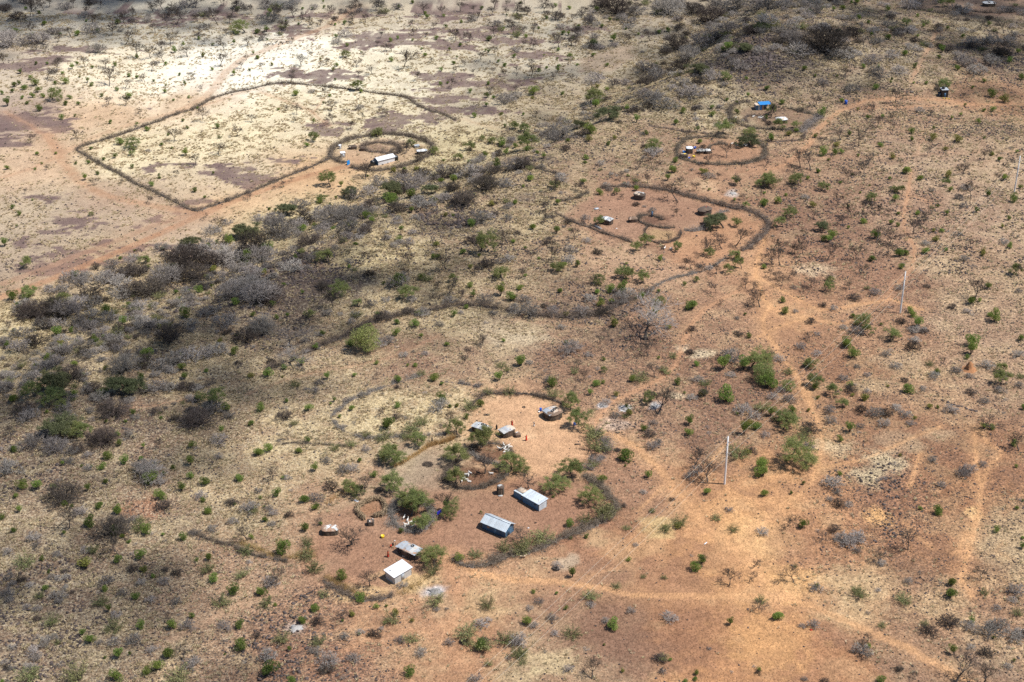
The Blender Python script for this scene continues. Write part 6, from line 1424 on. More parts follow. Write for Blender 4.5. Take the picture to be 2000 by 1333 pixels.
def tyre(label, x, y, z, r=.33, tilt=0.0):
    mb = MB(); V = []; k, m = 16, 6
    for i in range(k):
        for j in range(m):
            a, b = 6.2832 * i / k, 6.2832 * j / m
            rr = r + .10 * math.cos(b); V.append((rr * math.cos(a), rr * math.sin(a), .09 + .09 * math.sin(b)))
    F = [(i * m + j, ((i + 1) % k) * m + j, ((i + 1) % k) * m + (j + 1) % m, i * m + (j + 1) % m) for i in range(k) for j in range(m)]
    o = mb.add(V, F).obj('tyre', M['rubber'], smooth=True); o.location = (x, y, z); o.rotation_euler = (tilt, tilt * .6, 0)
    return tag(o, label, 'tyre', 'old tyres')

def on_hut(root, dome, u, v):
    c, s = math.cos(root.rotation_euler.z), math.sin(root.rotation_euler.z)
    return root.location.x + u * c - v * s, root.location.y + u * s + v * c, root.location.z + dome(u, v) + .05

def sheets(n, a, mats, r, b):
    """a row of roof sheets along the hut"""
    out = []
    for i in range(n):
        c = -1 + 2 * (i + .5) / n
        out.append(('roof_sheet', mats[i % len(mats)], c * .98, 0.02 * r.normal(), a / n * 1.06, b * (.90 + .12 * r.random()), .03 * r.normal()))
    return out

def rags(n, mats, a, b, r, lo=.5, hi=1.1, nm='roof_patch'):
    return [(nm, mats[int(r.integers(len(mats)))], float(r.uniform(-.8, .8)), float(r.uniform(-.75, .75)), float(r.uniform(lo, hi)), float(r.uniform(lo * .6, hi * .7)), float(r.uniform(0, 3))) for _ in range(n)]

hr = np.random.default_rng(4242)
h1, d1 = hut('long stick-walled hut with grey patched sheet roof above the white shed', (800, 1082), 5.5, 3.1, math.radians(143 - 180), 1.25, .38, 'mud', sheets(6, 5.5, ['metal', 'metal', 'metal', 'metal', 'plastic', 'metal'], hr, 3.1) + [('roof_board', 'rust', .1, -.92, 3.6, .35, 0.), ('roof_board', 'rust', .85, -.6, .8, .5, .6), ('roof_board', 'card', .5, .2, .7, .3, .4), ('roof_board', 'card', -.1, .4, .8, .35, .9), ('roof_board', 'rust', -.3, .8, 1.1, .4, .1), ('roof_board', 'card', -.7, .35, .5, .25, .7)], 1)
tyre('tyre lying on the patched roof of the long hut', *on_hut(h1, d1, .5, .5))
h2, d2 = hut('small hut with rags and hides on its roof beside a leaning tree', (645, 1041), 3.6, 2.5, .05, 1.05, .34, 'rust', rags(9, ['plastic', 'whitecloth', 'card', 'rust', 'dung', 'mud'], 3.6, 2.5, hr, .5, 1.1), 2)
h3, d3 = hut('tiny storage hut with torn white cover by the stick pen', (724, 1025), 1.6, 1.4, .2, .8, .45, 'dung', rags(5, ['whitecloth', 'plastic', 'rust'], 1.6, 1.4, hr, .35, .7), 3)
h4, d4 = hut('white sheet-roofed hut with two tyres on its roof', (941, 843), 5.0, 2.9, math.radians(-34), 1.1, .34, 'dung', sheets(6, 5.0, ['plastic', 'metal', 'plastic', 'metal', 'plastic', 'card'], hr, 2.9) + rags(6, ['card', 'whitecloth', 'dung'], 5., 2.9, hr, .25, .5), 4)
tyre('tyre lying flat on the white-roofed hut, left of two', *on_hut(h4, d4, -.1, .5)); tyre('tyre lying flat on the white-roofed hut, right of two', *on_hut(h4, d4, .85, .45))
h5, d5 = hut('pale sheet-roofed hut behind the goat kraal with a red cloth beside it', (990, 849), 3.9, 2.7, math.radians(40), 1.2, .35, 'dung', sheets(4, 3.9, ['plastic', 'metal', 'plastic', 'card'], hr, 2.7) + rags(3, ['card', 'metal'], 3.9, 2.7, hr, .5, .9), 5)
h6, d6 = hut('patched square hut with sacking and sheets at the top of the compound', (1079, 814), 4.4, 4.2, math.radians(38), 1.35, .55, 'mud', sheets(3, 4.4, ['metal', 'card', 'mud'], hr, 3.4) + rags(16, ['plastic', 'metal', 'card', 'stickpale', 'dung', 'rust', 'mud'], 4.4, 4.2, hr, .5, 1.3), 6)
for k in range(3): tyre(['tyre on the patched square hut, left of three', 'tyre on the patched square hut, middle of three', 'tyre on the patched square hut, right of three'][k], *on_hut(h6, d6, -.7 + .8 * k, -.8 + .25 * k))
h7, d7 = hut('hut with beige sheet on its roof at the top of the middle compound', (1249, 388), 3.9, 3.0, math.radians(-28), 1.3, .35, 'dung', [('roof_sheet', 'plastic', -.1, .55, 3.0, 1.1, 0), ('roof_sheet', 'card', -.75, -.1, .8, 1.6, 0)] + rags(4, ['mud', 'dung', 'card'], 3.9, 3, hr, .6, 1.2), 7, 'dung')
h8, d8 = hut('dark dung-plastered hut right of the middle compound', (1376, 417), 4.8, 3.3, math.radians(38), 1.25, .65, 'dung', rags(6, ['dung', 'mud', 'stick'], 4.8, 3.3, hr, .6, 1.3) + [('roof_cloth', 'redcloth', .2, -.1, .35, .4, .2)], 8, 'dung')
h9, d9 = hut('white-roofed hut with a yellow can under its eave', (1185, 436), 4.0, 2.9, math.radians(-35), 1.2, .4, 'dung', sheets(5, 4.0, ['plastic', 'metal', 'white', 'metal', 'plastic'], hr, 2.8) + [('roof_cloth', 'orangecloth', -.7, .5, .5, .4, .3)] + rags(4, ['dung', 'metal'], 4, 2.9, hr, .4, .8), 9)
h10, d10 = hut('pale-roofed low hut in the blue-roofed compound', (1526, 239), 4.2, 3.2, .25, 1.1, .5, 'plastic', rags(7, ['plastic', 'white', 'card', 'whitecloth'], 4.2, 3.2, hr, .8, 1.5), 10)
h11, d11 = hut('hut of white and grey sheets in the top right corner', (1931, 12), 5.6, 3.6, .1, 1.3, .5, 'plastic', rags(8, ['plastic', 'white', 'metal', 'dung'], 5.6, 3.6, hr, .9, 1.8), 11)
h12, d12 = hut('white-roofed hut by the right of the round fence on the plain', (824, 300), 4.0, 2.2, .3, 1.0, .35, 'plastic', sheets(4, 4., ['white', 'plastic', 'white', 'metal'], hr, 2.2), 12)
h13, d13 = hut('dark low brush shelter at the left inside the round fence', (689, 291), 3.2, 1.9, .1, .8, .5, 'dung', rags(5, ['dung', 'stick', 'card'], 3, 2, hr, .4, .8), 13)
h14, d14 = hut('brown heap-like shelter at the end of the oval kraal', (709, 294), 2.2, 2.0, .1, .8, .6, 'dung', rags(4, ['stick', 'mud'], 2, 2, hr, .4, .8), 14, 'dung')
h15, d15 = hut('brown thatched calf shelter left of the small kraal', (1236, 433), 2.8, 2.0, .1, .9, .6, 'mud', rags(5, ['stick', 'rust', 'mud'], 2.8, 2, hr, .4, .9), 15)
h16, d16 = hut('white tarp shelter standing left of the tarp compound', (1346, 299), 2.4, 2.2, .1, 1.6, .25, 'white', [('roof_sheet', 'white', 0, 0, 2.4, 2.2, 0)], 16)
h17, d17 = hut('low hut with white sacks on top in the tarp compound', (1369, 299), 3.2, 1.8, .05, .8, .5, 'plastic', rags(6, ['whitecloth', 'white', 'card', 'plastic'], 3.2, 1.8, hr, .5, 1.0), 17)
h18, d18 = hut('small white-covered shelter right of the sack-topped hut', (1382, 300), 1.9, 1.6, .2, 1.0, .5, 'whitecloth', rags(3, ['whitecloth', 'dung'], 1.9, 1.6, hr, .5, .9), 18)
h19, d19 = hut('low dark hut with yellow sheet near the tarp compound fence', (1336, 308), 2.8, 1.8, -.15, .9, .35, 'dung', [('roof_sheet', 'card', -.2, .2, 1.8, .9, 0), ('roof_sheet', 'yellow', .2, -.2, .8, .5, .2)], 19, 'dung')
h20, d20 = hut('round woven grain store with a white cover left of the blue house', (977.5, 964), 1.6, 1.6, .3, 1.5, .3, 'dung', [('roof_sheet', 'plastic', -.1, .2, 1.0, .8, .4)], 20)
# blue-roofed hut: open shed with a blue tarpaulin
x, y, z = G1(1490, 216); r_ = thing('shade_hut', 'hut with a bright blue tarpaulin roof and sheet walls', 'hut', (x - 2.6, y, z - .03), math.radians(8))
sheet_row('wall_sheet', 4, 3.0, 2.0, ['blue', 'metal', 'bluetarp', 'rust'], r_, (0, 0, 0), (1, 0, 0), (0, 0, 1)); sheet_row('wall_sheet', 3, 2.6, 2.0, ['blue', 'rust'], r_, (0, 2.6, 0), (0, -1, 0), (0, 0, 1)); sheet_row('wall_sheet', 5, 5.2, 2.0, ['blue', 'metal'], r_, (5.2, 2.7, 0), (-1, 0, 0), (0, 0, 1))
for xx, yy in ((5.1, .1), (3.1, .1), (5.1, 2.5), (4.1, .1)): MB().tubes([[xx, yy, 0]], [[xx + .05, yy, 2.2]], .06, .05, 0, 6).obj('roof_post', M['stick'], r_)
V = [(1.2 + 4.6 * i / 6, -.4 + 3.4 * j / 4, 2.25 + .10 * i / 6 + .16 * j / 4 + .05 * math.sin(i * 2.1 + j)) for i in range(7) for j in range(5)]; V += [(a, b, c - .03) for a, b, c in V]
F = [(i * 5 + j, (i + 1) * 5 + j, (i + 1) * 5 + j + 1, i * 5 + j + 1) for i in range(6) for j in range(4)]; F += [tuple(35 + q for q in reversed(f)) for f in F]
MB().add(V, F).obj('tarpaulin_roof', M['bluetarp'], r_)
V = [(-.3 + 1.8 * i / 3, -.3 + 3.1 * j / 3, 2.12 + .05 * math.sin(i + j)) for i in range(4) for j in range(4)]; V += [(a, b, c - .03) for a, b, c in V]
F = [(i * 4 + j, (i + 1) * 4 + j, (i + 1) * 4 + j + 1, i * 4 + j + 1) for i in range(3) for j in range(3)]; F += [tuple(16 + q for q in reversed(f)) for f in F]
MB().add(V, F).obj('sacking_roof', M['card'], r_)

# ------------------------------------------------------------------ power line
PB = GP([(1415, 946), (1758, 612), (1981, 376)])
PB = [(2 * PB[0][0] - PB[1][0], 2 * PB[0][1] - PB[1][1])] + PB + [(2 * PB[2][0] - PB[1][0], 2 * PB[2][1] - PB[1][1])]
dl = np.array(PB[2]) - np.array(PB[1]); dl /= np.linalg.norm(dl); lat = np.array([dl[1], -dl[0]])
PT = 13.3
plab = ['concrete power pole standing before the lowest edge of the photo', 'tall concrete power pole nearest the camera, on orange sand', 'pale power pole standing beside the middle track', 'pale power pole at the right edge of the photo', 'concrete power pole beyond the right edge of the photo']
SPAN = []
for i, (x, y) in enumerate(PB):
    z = H1(x, y); lean = (0, 0)
    root = thing('power_pole', plab[i], 'power pole', (x, y, z - .1), 0, 'power poles')
    mb = MB().lathe([(.25, 0), (.22, PT * .5), (.17, PT), (.02, PT + .02)], 10).obj('pole', M['concrete'], root, True)
    mb.rotation_euler = (-lean[1], lean[0], 0)
    tops = []
    for (dz, la) in ((0, 0), (-1.3, 1.0), (-4.3, 1.0)):
        bx = lean[0] * (PT + dz); by = lean[1] * (PT + dz)
        tip = np.array([bx + lat[0] * la, by + lat[1] * la, PT + dz])
        if la:
            s0 = np.array([bx - lat[0] * .5, by - lat[1] * .5, PT + dz - .12]); s1 = tip + [0, 0, -.12]
            MB().tubes([s0], [s1], .06, .06, 0, 4).obj('cross_arm', M['steel'], root)
            o = MB().lathe([(.02, 0), (.09, .02), (.06, .08), (.09, .12), (.05, .24), (.01, .25)], 8).obj('insulator', M['insul'], root); o.location = tuple(s0)
        o = MB().lathe([(.02, -.12), (.09, -.10), (.06, -.04), (.09, 0), (.05, .10), (.01, .11)], 8).obj('insulator', M['insul'], root); o.location = tuple(tip)
        tops.append(tip + np.array([x, y, z]))
    SPAN.append(tops)
for k, nm in enumerate(('top', 'middle', 'lowest')):
    mb = MB()
    for a, b in zip(SPAN[:-1], SPAN[1:]):
        n = 24; P = [a[k] * (1 - t) + b[k] * t + np.array([0, 0, -1.1 * 4 * t * (1 - t)]) for t in np.linspace(0, 1, n + 1)]
        mb.tubes(P[:-1], P[1:], .018, .018, 0, 4)
    tag(mb.obj('power_line', M['wire']), f'{nm} wire of the three strung along the power poles', 'wire', 'overhead wires')

# termite mound
x, y, z = G1(1893, 722); mb = MB(); V = []; tr = np.random.default_rng(8); k = 20
for j, (rr, zz) in enumerate(((2.3, -.05), (1.7, .18), (1.05, .5), (.85, 1.0), (.75, 1.5), (.45, 2.0), (.2, 2.35), (.01, 2.45))):
    for i in range(k): q = rr * (1 + .18 * tr.normal() * (j > 0)); V.append((q * math.cos(6.2832 * i / k), q * math.sin(6.2832 * i / k), zz))
o = mb.add(V, [(j * k + i, j * k + (i + 1) % k, (j + 1) * k + (i + 1) % k, (j + 1) * k + i) for j in range(7) for i in range(k)]).obj('termite_mound', M['termite'], smooth=True)
o.location = (x, y, z); tag(o, 'reddish termite mound below the tall green shrub at right', 'termite mound')

# ------------------------------------------------------------------ goats, dog and people
def skin(name, verts, edges, radii, mat, sub=1, root=0):
    me = bpy.data.meshes.new(name + '_cage'); me.from_pydata([tuple(v) for v in verts], edges, [])
    o = bpy.data.objects.new(name + '_cage', me); C.objects.link(o)
    md = o.modifiers.new('skin', 'SKIN'); md.use_smooth_shade = True
    for i, v in enumerate(me.skin_vertices[0].data):
        q = radii[i]; v.radius = (q, q) if not hasattr(q, '__len__') else q; v.use_root = (i == root)
    s = o.modifiers.new('sub', 'SUBSURF'); s.levels = sub; s.render_levels = sub
    dg = bpy.context.evaluated_depsgraph_get(); dg.update()
    out = bpy.data.meshes.new_from_object(o.evaluated_get(dg)); out.name = name
    bpy.data.objects.remove(o); bpy.data.meshes.remove(me)
    out.materials.clear(); out.materials.append(mat)
    return out

def goat_mesh(name, mat, pose):
    hd = {'up': ((.52, 0, .78), (.64, 0, .93), (.80, 0, .86)), 'graze': ((.55, 0, .52), (.68, 0, .25), (.78, 0, .08)), 'lie': ((.5, .05, .45), (.6, .12, .62), (.74, .16, .56))}[pose]
    b = .56 if pose != 'lie' else .24
    V = [(0, 0, b), (.28, 0, b + .02), (.42, 0, b + .06), hd[0], hd[1], hd[2], (-.26, 0, b + .03), (-.42, 0, b + .05), (-.52, 0, b + .10)]
    R = [.175, .165, .13, .085, .085, .045, .165, .12, .03]
    E = [(0, 1), (1, 2), (2, 3), (3, 4), (4, 5), (0, 6), (6, 7), (7, 8)]
    for sx_, at in ((.33, 2), (-.36, 7)):
        for sy_ in (-1, 1):
            n = len(V)
            if pose == 'lie': V += [(sx_, .15 * sy_, .18), (sx_ + .16, .19 * sy_, .06), (sx_ + .02, .2 * sy_, .04)]
            elif sx_ > 0: V += [(sx_, .10 * sy_, .40), (sx_ + .01, .10 * sy_, .22), (sx_ + .01, .10 * sy_, .02)]
            else: V += [(sx_ + .06, .10 * sy_, .42), (sx_ - .08, .10 * sy_, .22), (sx_ - .04, .10 * sy_, .02)]
            R += [.065, .036, .03]; E += [(1 if sx_ > 0 else 6, n), (n, n + 1), (n + 1, n + 2)]
    n = len(V); h = Vector(hd[1])
    V += [tuple(h + Vector((-.06, .07, .06))), tuple(h + Vector((-.06, -.07, .06)))]; R += [.025, .025]; E += [(4, n), (4, n + 1)]
    return skin(name, V, E, R, mat)
GM = {(p, c): goat_mesh('goat', M['goat' if c == 'w' else 'goatdark'], p) for p in ('up', 'graze', 'lie') for c in 'wd'}
GO = [  # px, heading, pose, colour, label
 (984, 872, 1.9, 'up', 'w', 'white goat standing at the far edge of the upper kraal'), (987, 877, 1.2, 'graze', 'w', 'white goat grazing second from the far edge of the upper kraal'), (992, 874, .6, 'up', 'w', 'white goat at the far right of the flock in the upper kraal'), (996, 876, .3, 'graze', 'w', 'white goat at the right-hand end of the upper kraal flock'),
 (975, 879, 2.6, 'up', 'w', 'white goat leading at the left of the upper kraal flock'), (980, 880, .9, 'graze', 'w', 'white goat behind the left leader in the upper kraal'), (985, 881, 2.1, 'up', 'w', 'white goat in the middle of the upper kraal flock'), (989, 882, .5, 'up', 'w', 'white goat nearest the tree in the upper kraal'), (993, 884, 1.0, 'graze', 'w', 'white goat at the near edge of the upper kraal flock'),
 (978, 881, .2, 'up', 'd', 'dark goat among the white flock in the upper kraal'), (986, 886, .4, 'graze', 'w', 'white goat half under the tree by the upper kraal'),
 (919, 925, 2.4, 'lie', 'w', 'white goat lying left of centre in the lower kraal'), (915, 931, 1.5, 'up', 'w', 'white goat standing upright beside the lying one in the lower kraal'), (910, 930, .3, 'up', 'w', 'white goat with dark companion at left of the lower kraal'), (912, 933, .8, 'graze', 'd', 'dark goat at the left of the lower kraal'), (960, 928, 3.3, 'up', 'w', 'lone white goat at the right of the lower kraal'), (934, 927, 2.9, 'up', 'd', 'lone dark calf beside the small tree in the lower kraal'),
 (906, 935, .4, 'lie', 'w', 'white goat lying by the bush in the lower kraal'), (910, 940, .2, 'graze', 'w', 'white goat low at the left of the lower kraal'), (917, 942, 3.0, 'lie', 'w', 'white goat lying near the lower wall of the kraal'), (902, 942, 1.5, 'up', 'w', 'white goat squeezed against the left wall of the lower kraal'),
 (789, 1014, 1.2, 'up', 'w', 'white goat apart at the top of the round pen'), (796, 1019, 1.3, 'up', 'w', 'white goat second from the top of the round pen'), (803, 1023, .6, 'graze', 'w', 'white goat at the upper right of the pen flock'), (806, 1026, .2, 'up', 'w', 'white goat at the right of the pen flock by the bush'), (793, 1028, 2.8, 'up', 'w', 'white goat at the left of the pen flock'), (798, 1027, 1.7, 'up', 'w', 'white goat in the middle of the pen flock'), (801, 1031, .1, 'lie', 'w', 'white goat lying at the bottom of the pen flock'), (805, 1032, .3, 'up', 'w', 'white goat at the lower right of the pen flock'), (791, 1031, 1.6, 'graze', 'w', 'white goat at the lower left of the pen flock'), (797, 1033, 2.9, 'graze', 'd', 'dark goat lowest in the round pen'),
 (1471, 230, .4, 'up', 'w', 'white goat left of the small pen before the blue-roofed hut'), (1482, 232, .1, 'up', 'w', 'white goat below the blue-roofed hut, left of three'), (1486, 233, .2, 'graze', 'w', 'white goat below the blue-roofed hut, middle of three'), (1489, 231, 2.6, 'up', 'w', 'white goat below the blue-roofed hut, right of three'), (1436, 231, .1, 'lie', 'w', 'white goat alone by the left fence of the blue-roofed compound'),
 (1429, 283, .4, 'up', 'w', 'white goat farthest left in the tarp compound yard'), (1436, 281, .3, 'up', 'd', 'dark goat in the tarp compound yard'), (1439, 286, .2, 'up', 'w', 'white goat below the dark one in the tarp compound'), (1448, 286, .8, 'up', 'w', 'white goat third from right in the tarp compound'), (1452, 285, .1, 'graze', 'w', 'white goat second from right in the tarp compound'), (1457, 287, .5, 'up', 'w', 'white goat farthest right in the tarp compound'), (1433, 285, .5, 'graze', 'd', 'dark goat grazing in the tarp compound yard'),
 (1298, 487, 1.0, 'up', 'w', 'white goat under the trees below the middle compound'), (1310, 488, .3, 'up', 'w', 'white goat right of another below the middle compound'), (1293, 489, .2, 'graze', 'd', 'dark goat under the trees below the middle compound'), (1295, 484, .2, 'up', 'd', 'dark goat farther back under the trees below the middle compound')]
for u, v, a, p, c, lab in GO:
    x, y, z = G1(u, v); o = link('goat', GM[(p, c)], None, (x, y, z), a, (.95 if c == 'w' else 1.0)); tag(o, lab, 'goat', 'goats')
dogm = goat_mesh('dog', M['dog'], 'up'); x, y, z = G1(1021, 1090); tag(link('cow', dogm, None, (x, y, z), .1, (1.25, 1.1, .9)), 'small tan calf outside the fence below the navy house', 'calf')
fp = np.random.default_rng(6)
ORD2 = 'first second third fourth fifth sixth seventh eighth ninth tenth eleventh twelfth thirteenth fourteenth fifteenth last'.split()
for i in range(16):                                              # flock on the far plain
    x, y, z = G1(515 + i * 3.4 + fp.normal(), 88 - i * .25 + fp.normal() * 1.4); o = link('far_goat', GM[('graze' if i % 2 else 'up', 'd' if i % 3 else 'w')], None, (x, y, z), fp.random() * 6, 1.1); tag(o, ORD2[i] + ' tiny goat from the left in the line on the bright far plain', 'goat', 'stock on the far plain')

def person(label, px, rz, wrap, second=None, hgt=1.68, pose='stand', arm=0.0):
    x, y, z = G1(*px); root = thing('person', label, 'person', (x, y, z), rz); k = hgt / 1.7
    st = {'stand': .0, 'walk': .22}[pose]
    V = [(0, 0, .95), (0, 0, 1.15), (0, 0, 1.36), (0, 0, 1.47), (.01, 0, 1.54), (.015, 0, 1.64)]
    R = [.13, .12, .13, .055, .075, .085]; E = [(0, 1), (1, 2), (2, 3), (3, 4), (4, 5)]
    for s in (-1, 1):
        n = len(V)
        V += [(0, .09 * s, .86), (st * s * .7, .10 * s, .48), (st * s, .10 * s, .07), (st * s + .14, .10 * s, .03)]; R += [.085, .058, .04, .035]; E += [(0, n), (n, n + 1), (n + 1, n + 2), (n + 2, n + 3)]
        n = len(V)
        if arm and s > 0: V += [(.0, .19 * s, 1.36), (.18, .24 * s, 1.20), (.40, .20 * s, 1.30), (.48, .18 * s, 1.33), (.52, .15 * s, 1.35), (.53, .20 * s, 1.34)]
        else: V += [(0, .19 * s, 1.36), (.01, .25 * s, 1.10), (.05, .26 * s, .86), (.06, .26 * s, .78), (.07, .25 * s, .72), (.09, .23 * s, .76)]
        R += [.06, .043, .033, .03, .016, .014]; E += [(2, n), (n, n + 1), (n + 1, n + 2), (n + 2, n + 3), (n + 3, n + 4), (n + 3, n + 5)]
    o = link('body', skin('body', [tuple(q * k for q in v) for v in V], E, [q * k for q in R], M['skin']), root)
    cl = MB(); prof = [(.30, .22), (.27, .5), (.22, .8), (.19, 1.02), (.21, 1.25), (.20, 1.38), (.09, 1.45)]; kk = 14; W = []
    for rr, zz in prof:
        for i in range(kk):
            a = 6.2832 * i / kk; f = 1 + .09 * math.sin(a * 5 + zz * 3); W.append((rr * .8 * f * math.cos(a) * k, rr * f * math.sin(a) * k, zz * k))
    F = [(j * kk + i, j * kk + (i + 1) % kk, (j + 1) * kk + (i + 1) % kk, (j + 1) * kk + i) for j in range(len(prof) - 1) for i in range(kk)]
    cl.add(W, F).obj('robe', M[wrap], root, True)
    if second:
        cl = MB(); cl.add([(q[0] * 1.08, q[1] * 1.08, q[2] + .01) for q in W[3 * kk:6 * kk]], [f for f in F if max(f) < 3 * kk]).obj('shawl', M[second], root, True)
    MB().lathe([(.001, 1.755 * k), (.06 * k, 1.735 * k), (.092 * k, 1.67 * k), (.088 * k, 1.60 * k)], 10).obj('hair', M['hair'], root, True)
    return root
person('person in orange-red robe walking by the long patched hut', (758, 1088.5), .4, 'redcloth', 'orangecloth', 1.7, 'walk', 1)
person('person in red robe standing on the pale yard beside the kraal tree', (1028, 861), 2.5, 'redcloth', None, 1.72, 'stand', 1)
person('person in red and dark clothes at the corner of the pale-roofed hut', (1000, 832), 1.2, 'redcloth', None, 1.6)
person('person in dark clothes between the two pale-roofed huts', (970, 839), 2.0, 'hair', None, 1.5)
person('person in white and dark clothes alone in the middle of the yard', (1043, 833), .8, 'whitecloth', 'hair', 1.35)
person('person in dark clothes by the dry stalk fence', (844, 864), .3, 'mud', 'dung', 1.6)

# ------------------------------------------------------------------ small things about the yards
def cloth_line(label, a, b, cloths, h=1.35):
    (x0, y0, z0), (x1, y1, z1) = G1(*a), G1(*b); root = thing('washing_line', label, 'washing line', (x0, y0, z0))
    d = Vector((x1 - x0, y1 - y0, z1 - z0))
    for p in (Vector((0, 0, 0)), d): MB().tubes([tuple(p)], [tuple(p + Vector((.03, 0, h + .1)))], .04, .03, 0, 5).obj('post', M['stick'], root)
    MB().tubes([(0, 0, h)], [tuple(d + Vector((0, 0, h)))], .012, .012, 0, 4).obj('rope', M['wire'], root)
    for m, t0, t1, dr in cloths:
        V = []; n = 8
        for th in (0, .015):
            for i in range(n + 1):
                q = d * (t0 + (t1 - t0) * i / n)
                for j in range(4): V.append((q.x + th + .04 * math.sin(i * 1.7 + j * .8), q.y + .04 * math.cos(i * 1.3), q.z + h - dr * j / 3 * (1 + .08 * math.sin(i * 2.2))))
        m1 = (n + 1) * 4; F = [(i * 4 + j, i * 4 + j + 1, (i + 1) * 4 + j + 1, (i + 1) * 4 + j) for i in range(n) for j in range(3)]; F += [tuple(m1 + q for q in reversed(f)) for f in F]
        MB().add(V, F).obj('cloth', M[m], root)
cloth_line('washing line with royal blue cloth right of the goat pen', (851, 1011), (870, 1000), [('greencloth', .02, .14, .5), ('bluecloth', .14, .72, .95), ('whitecloth', .74, .98, .75)])

def drum(label, px, mat, r=.30, h=.9, name='drum', cat='drum', lying=False):
    x, y, z = G1(*px); o = MB().lathe([(.01, 0), (r, 0), (r, h * .32), (r * 1.04, h * .34), (r, h * .36), (r, h * .65), (r * 1.04, h * .67), (r, h * .69), (r, h), (r * .9, h * .98), (.01, h * .98)], 14).obj(name, M[mat]); o.location = (x, y, z)
    if lying: o.rotation_euler = (1.57, 0, .7); o.location.z += r
    return tag(o, label, cat)
drum('blue barrel standing alone beside the upper right track', (1652, 204), 'bluepl', .55, 1.6, 'barrel', 'barrel')
drum('blue drum on the left of the patched square hut', (1056, 803), 'bluepl', .33, .8)
drum('blue drum under the tree right of the patched square hut', (1122, 831), 'bluepl', .33, .7)
def bucket(label, px, mat, s=.3, cat='bucket', grp=None):
    x, y, z = G1(*px); o = MB().lathe([(.01, 0), (s * .75, 0), (s, s * 1.5), (s * .92, s * 1.5), (s * .7, s * .2), (.01, s * .2)], 12).obj('bucket', M[mat]); o.location = (x, y, z); return tag(o, label, cat, grp)
bucket('round yellow basin on bare earth between goat pen and white shed', (747.5, 1050.5), 'yellow', .42, 'basin')
bucket('yellow can by the hut in the middle compound, left', (1188, 433), 'yellow', .36); bucket('yellow can at the corner of the white-roofed middle hut', (1194, 433), 'yellow', .45)
bucket('yellow can at the wall of the beige-topped hut, left of two', (1244, 388), 'yellow', .3); bucket('yellow can at the wall of the beige-topped hut, right of two', (1247, 388), 'yellow', .3)
bucket('yellow basin on sand left of the tarp compound huts', (1355, 308), 'yellow', .5, 'basin'); bucket('blue bucket by the tarp compound fence', (1346, 311), 'bluepl', .42); bucket('blue bucket behind the white tarp shelter', (1357, 291), 'bluepl', .5)
bucket('blue bucket at the back of the low dark hut', (1336, 300), 'bluegate', .6)
bucket('white bucket beside the blue drum', (1053, 806), 'white', .22)
for k, (u, v, lab) in enumerate(((1023, 796, 'tyre lying on the sand of the upper yard'), (948, 811, 'old tyre lying behind the hut with tyres, left of two'), (952, 811, 'old tyre lying behind the hut with tyres, right of two'), (1172, 392, 'tyre lying among rubbish at the top left of the middle compound'))):
    x, y, z = G1(u, v); tyre(lab, x, y, z, .36)
def plank(label, px, rz, L, w, mat, cat='board', h=.08):
    x, y, z = G1(*px); o = MB().box((-L / 2, -w / 2, 0), (L / 2, w / 2, h)).tubes([(-L * .4, 0, h)], [(L * .4, 0, h + .04)], .05, .03).obj('board', M[mat]); o.location = (x, y, z + .03); o.rotation_euler = (.03, .04, rz); return tag(o, label, cat)
plank('white board lying beyond the stick pen', (696, 979), -.6, 1.2, .5, 'white'); plank('white sheet on the ground below the grain store', (977.5, 969), .1, 1.0, .5, 'plastic', 'sheet'); plank('white bar lying on the orange sand flat', (1378, 1062), .9, 1.1, .22, 'white')
plank('pale sheet lying in the yard of the middle compound', (1165, 409), .5, 1.6, 1.0, 'metal', 'sheet', .3); plank('white cloth on the yard by the middle compound hut', (1204, 447), .2, .5, .4, 'whitecloth', 'cloth'); plank('white stone on the yard right of the navy house', (1032, 1032), .4, .4, .3, 'white', 'stone')
plank('black rag on the yard right of the navy house', (1046, 1022), .4, .5, .35, 'hair', 'rag'); plank('grey trough under the tree of the middle compound', (1168, 446), -.9, 3.0, .5, 'steel', 'trough', .5); plank('small log by the long patched hut', (788, 1088), -.3, .6, .25, 'card', 'log', .2)
plank('dark log lying left of the leaning tree roots', (680, 1067), -.4, .8, .25, 'bark', 'log', .2); plank('black log at the right edge of the upper yard', (1128, 869), .1, 1.4, .25, 'bark', 'log', .25); plank('dark plank in front of the patched square hut', (1091, 820), .1, 1.0, .3, 'bark', 'plank', .12)
plank('dark blue box standing at the top of the small kraal', (1273, 424), 1.2, .5, .5, 'navy', 'box', 1.8); plank('pink rag under a bush at the lower right', (1584, 1231), .2, .5, .4, 'redcloth', 'rag')
x, y, z = G1(768, 1068); r_ = thing('rag_rack', 'leaning pole rack hung with red and white rags by the long hut', 'rack', (x, y, z), .5)
MB().tubes([(-.9, 0, 0), (.7, .2, 0), (-.9, 0, .1)], [(.5, .1, 1.5), (.5, .1, 1.5), (.7, .2, .5)], .05, .04, 0, 5).obj('pole', M['stick'], r_)
MB().box((-.75, -.05, .15), (-.35, .02, .7)).obj('red_rag', M['redcloth'], r_); MB().box((-.2, 0, .3), (.15, .07, 1.0)).obj('dark_rag', M['hair'], r_); MB().box((.3, .06, 1.15), (.6, .12, 1.5)).obj('white_rag', M['whitecloth'], r_)
x, y, z = G1(1011, 852); o = hut('brown bundle covered with a white rag beside the pale-roofed hut', (1011, 853), 1.5, 1.2, .3, .6, .5, 'mud', [('roof_cloth', 'whitecloth', -.2, .3, .6, .5, .3)], 30)
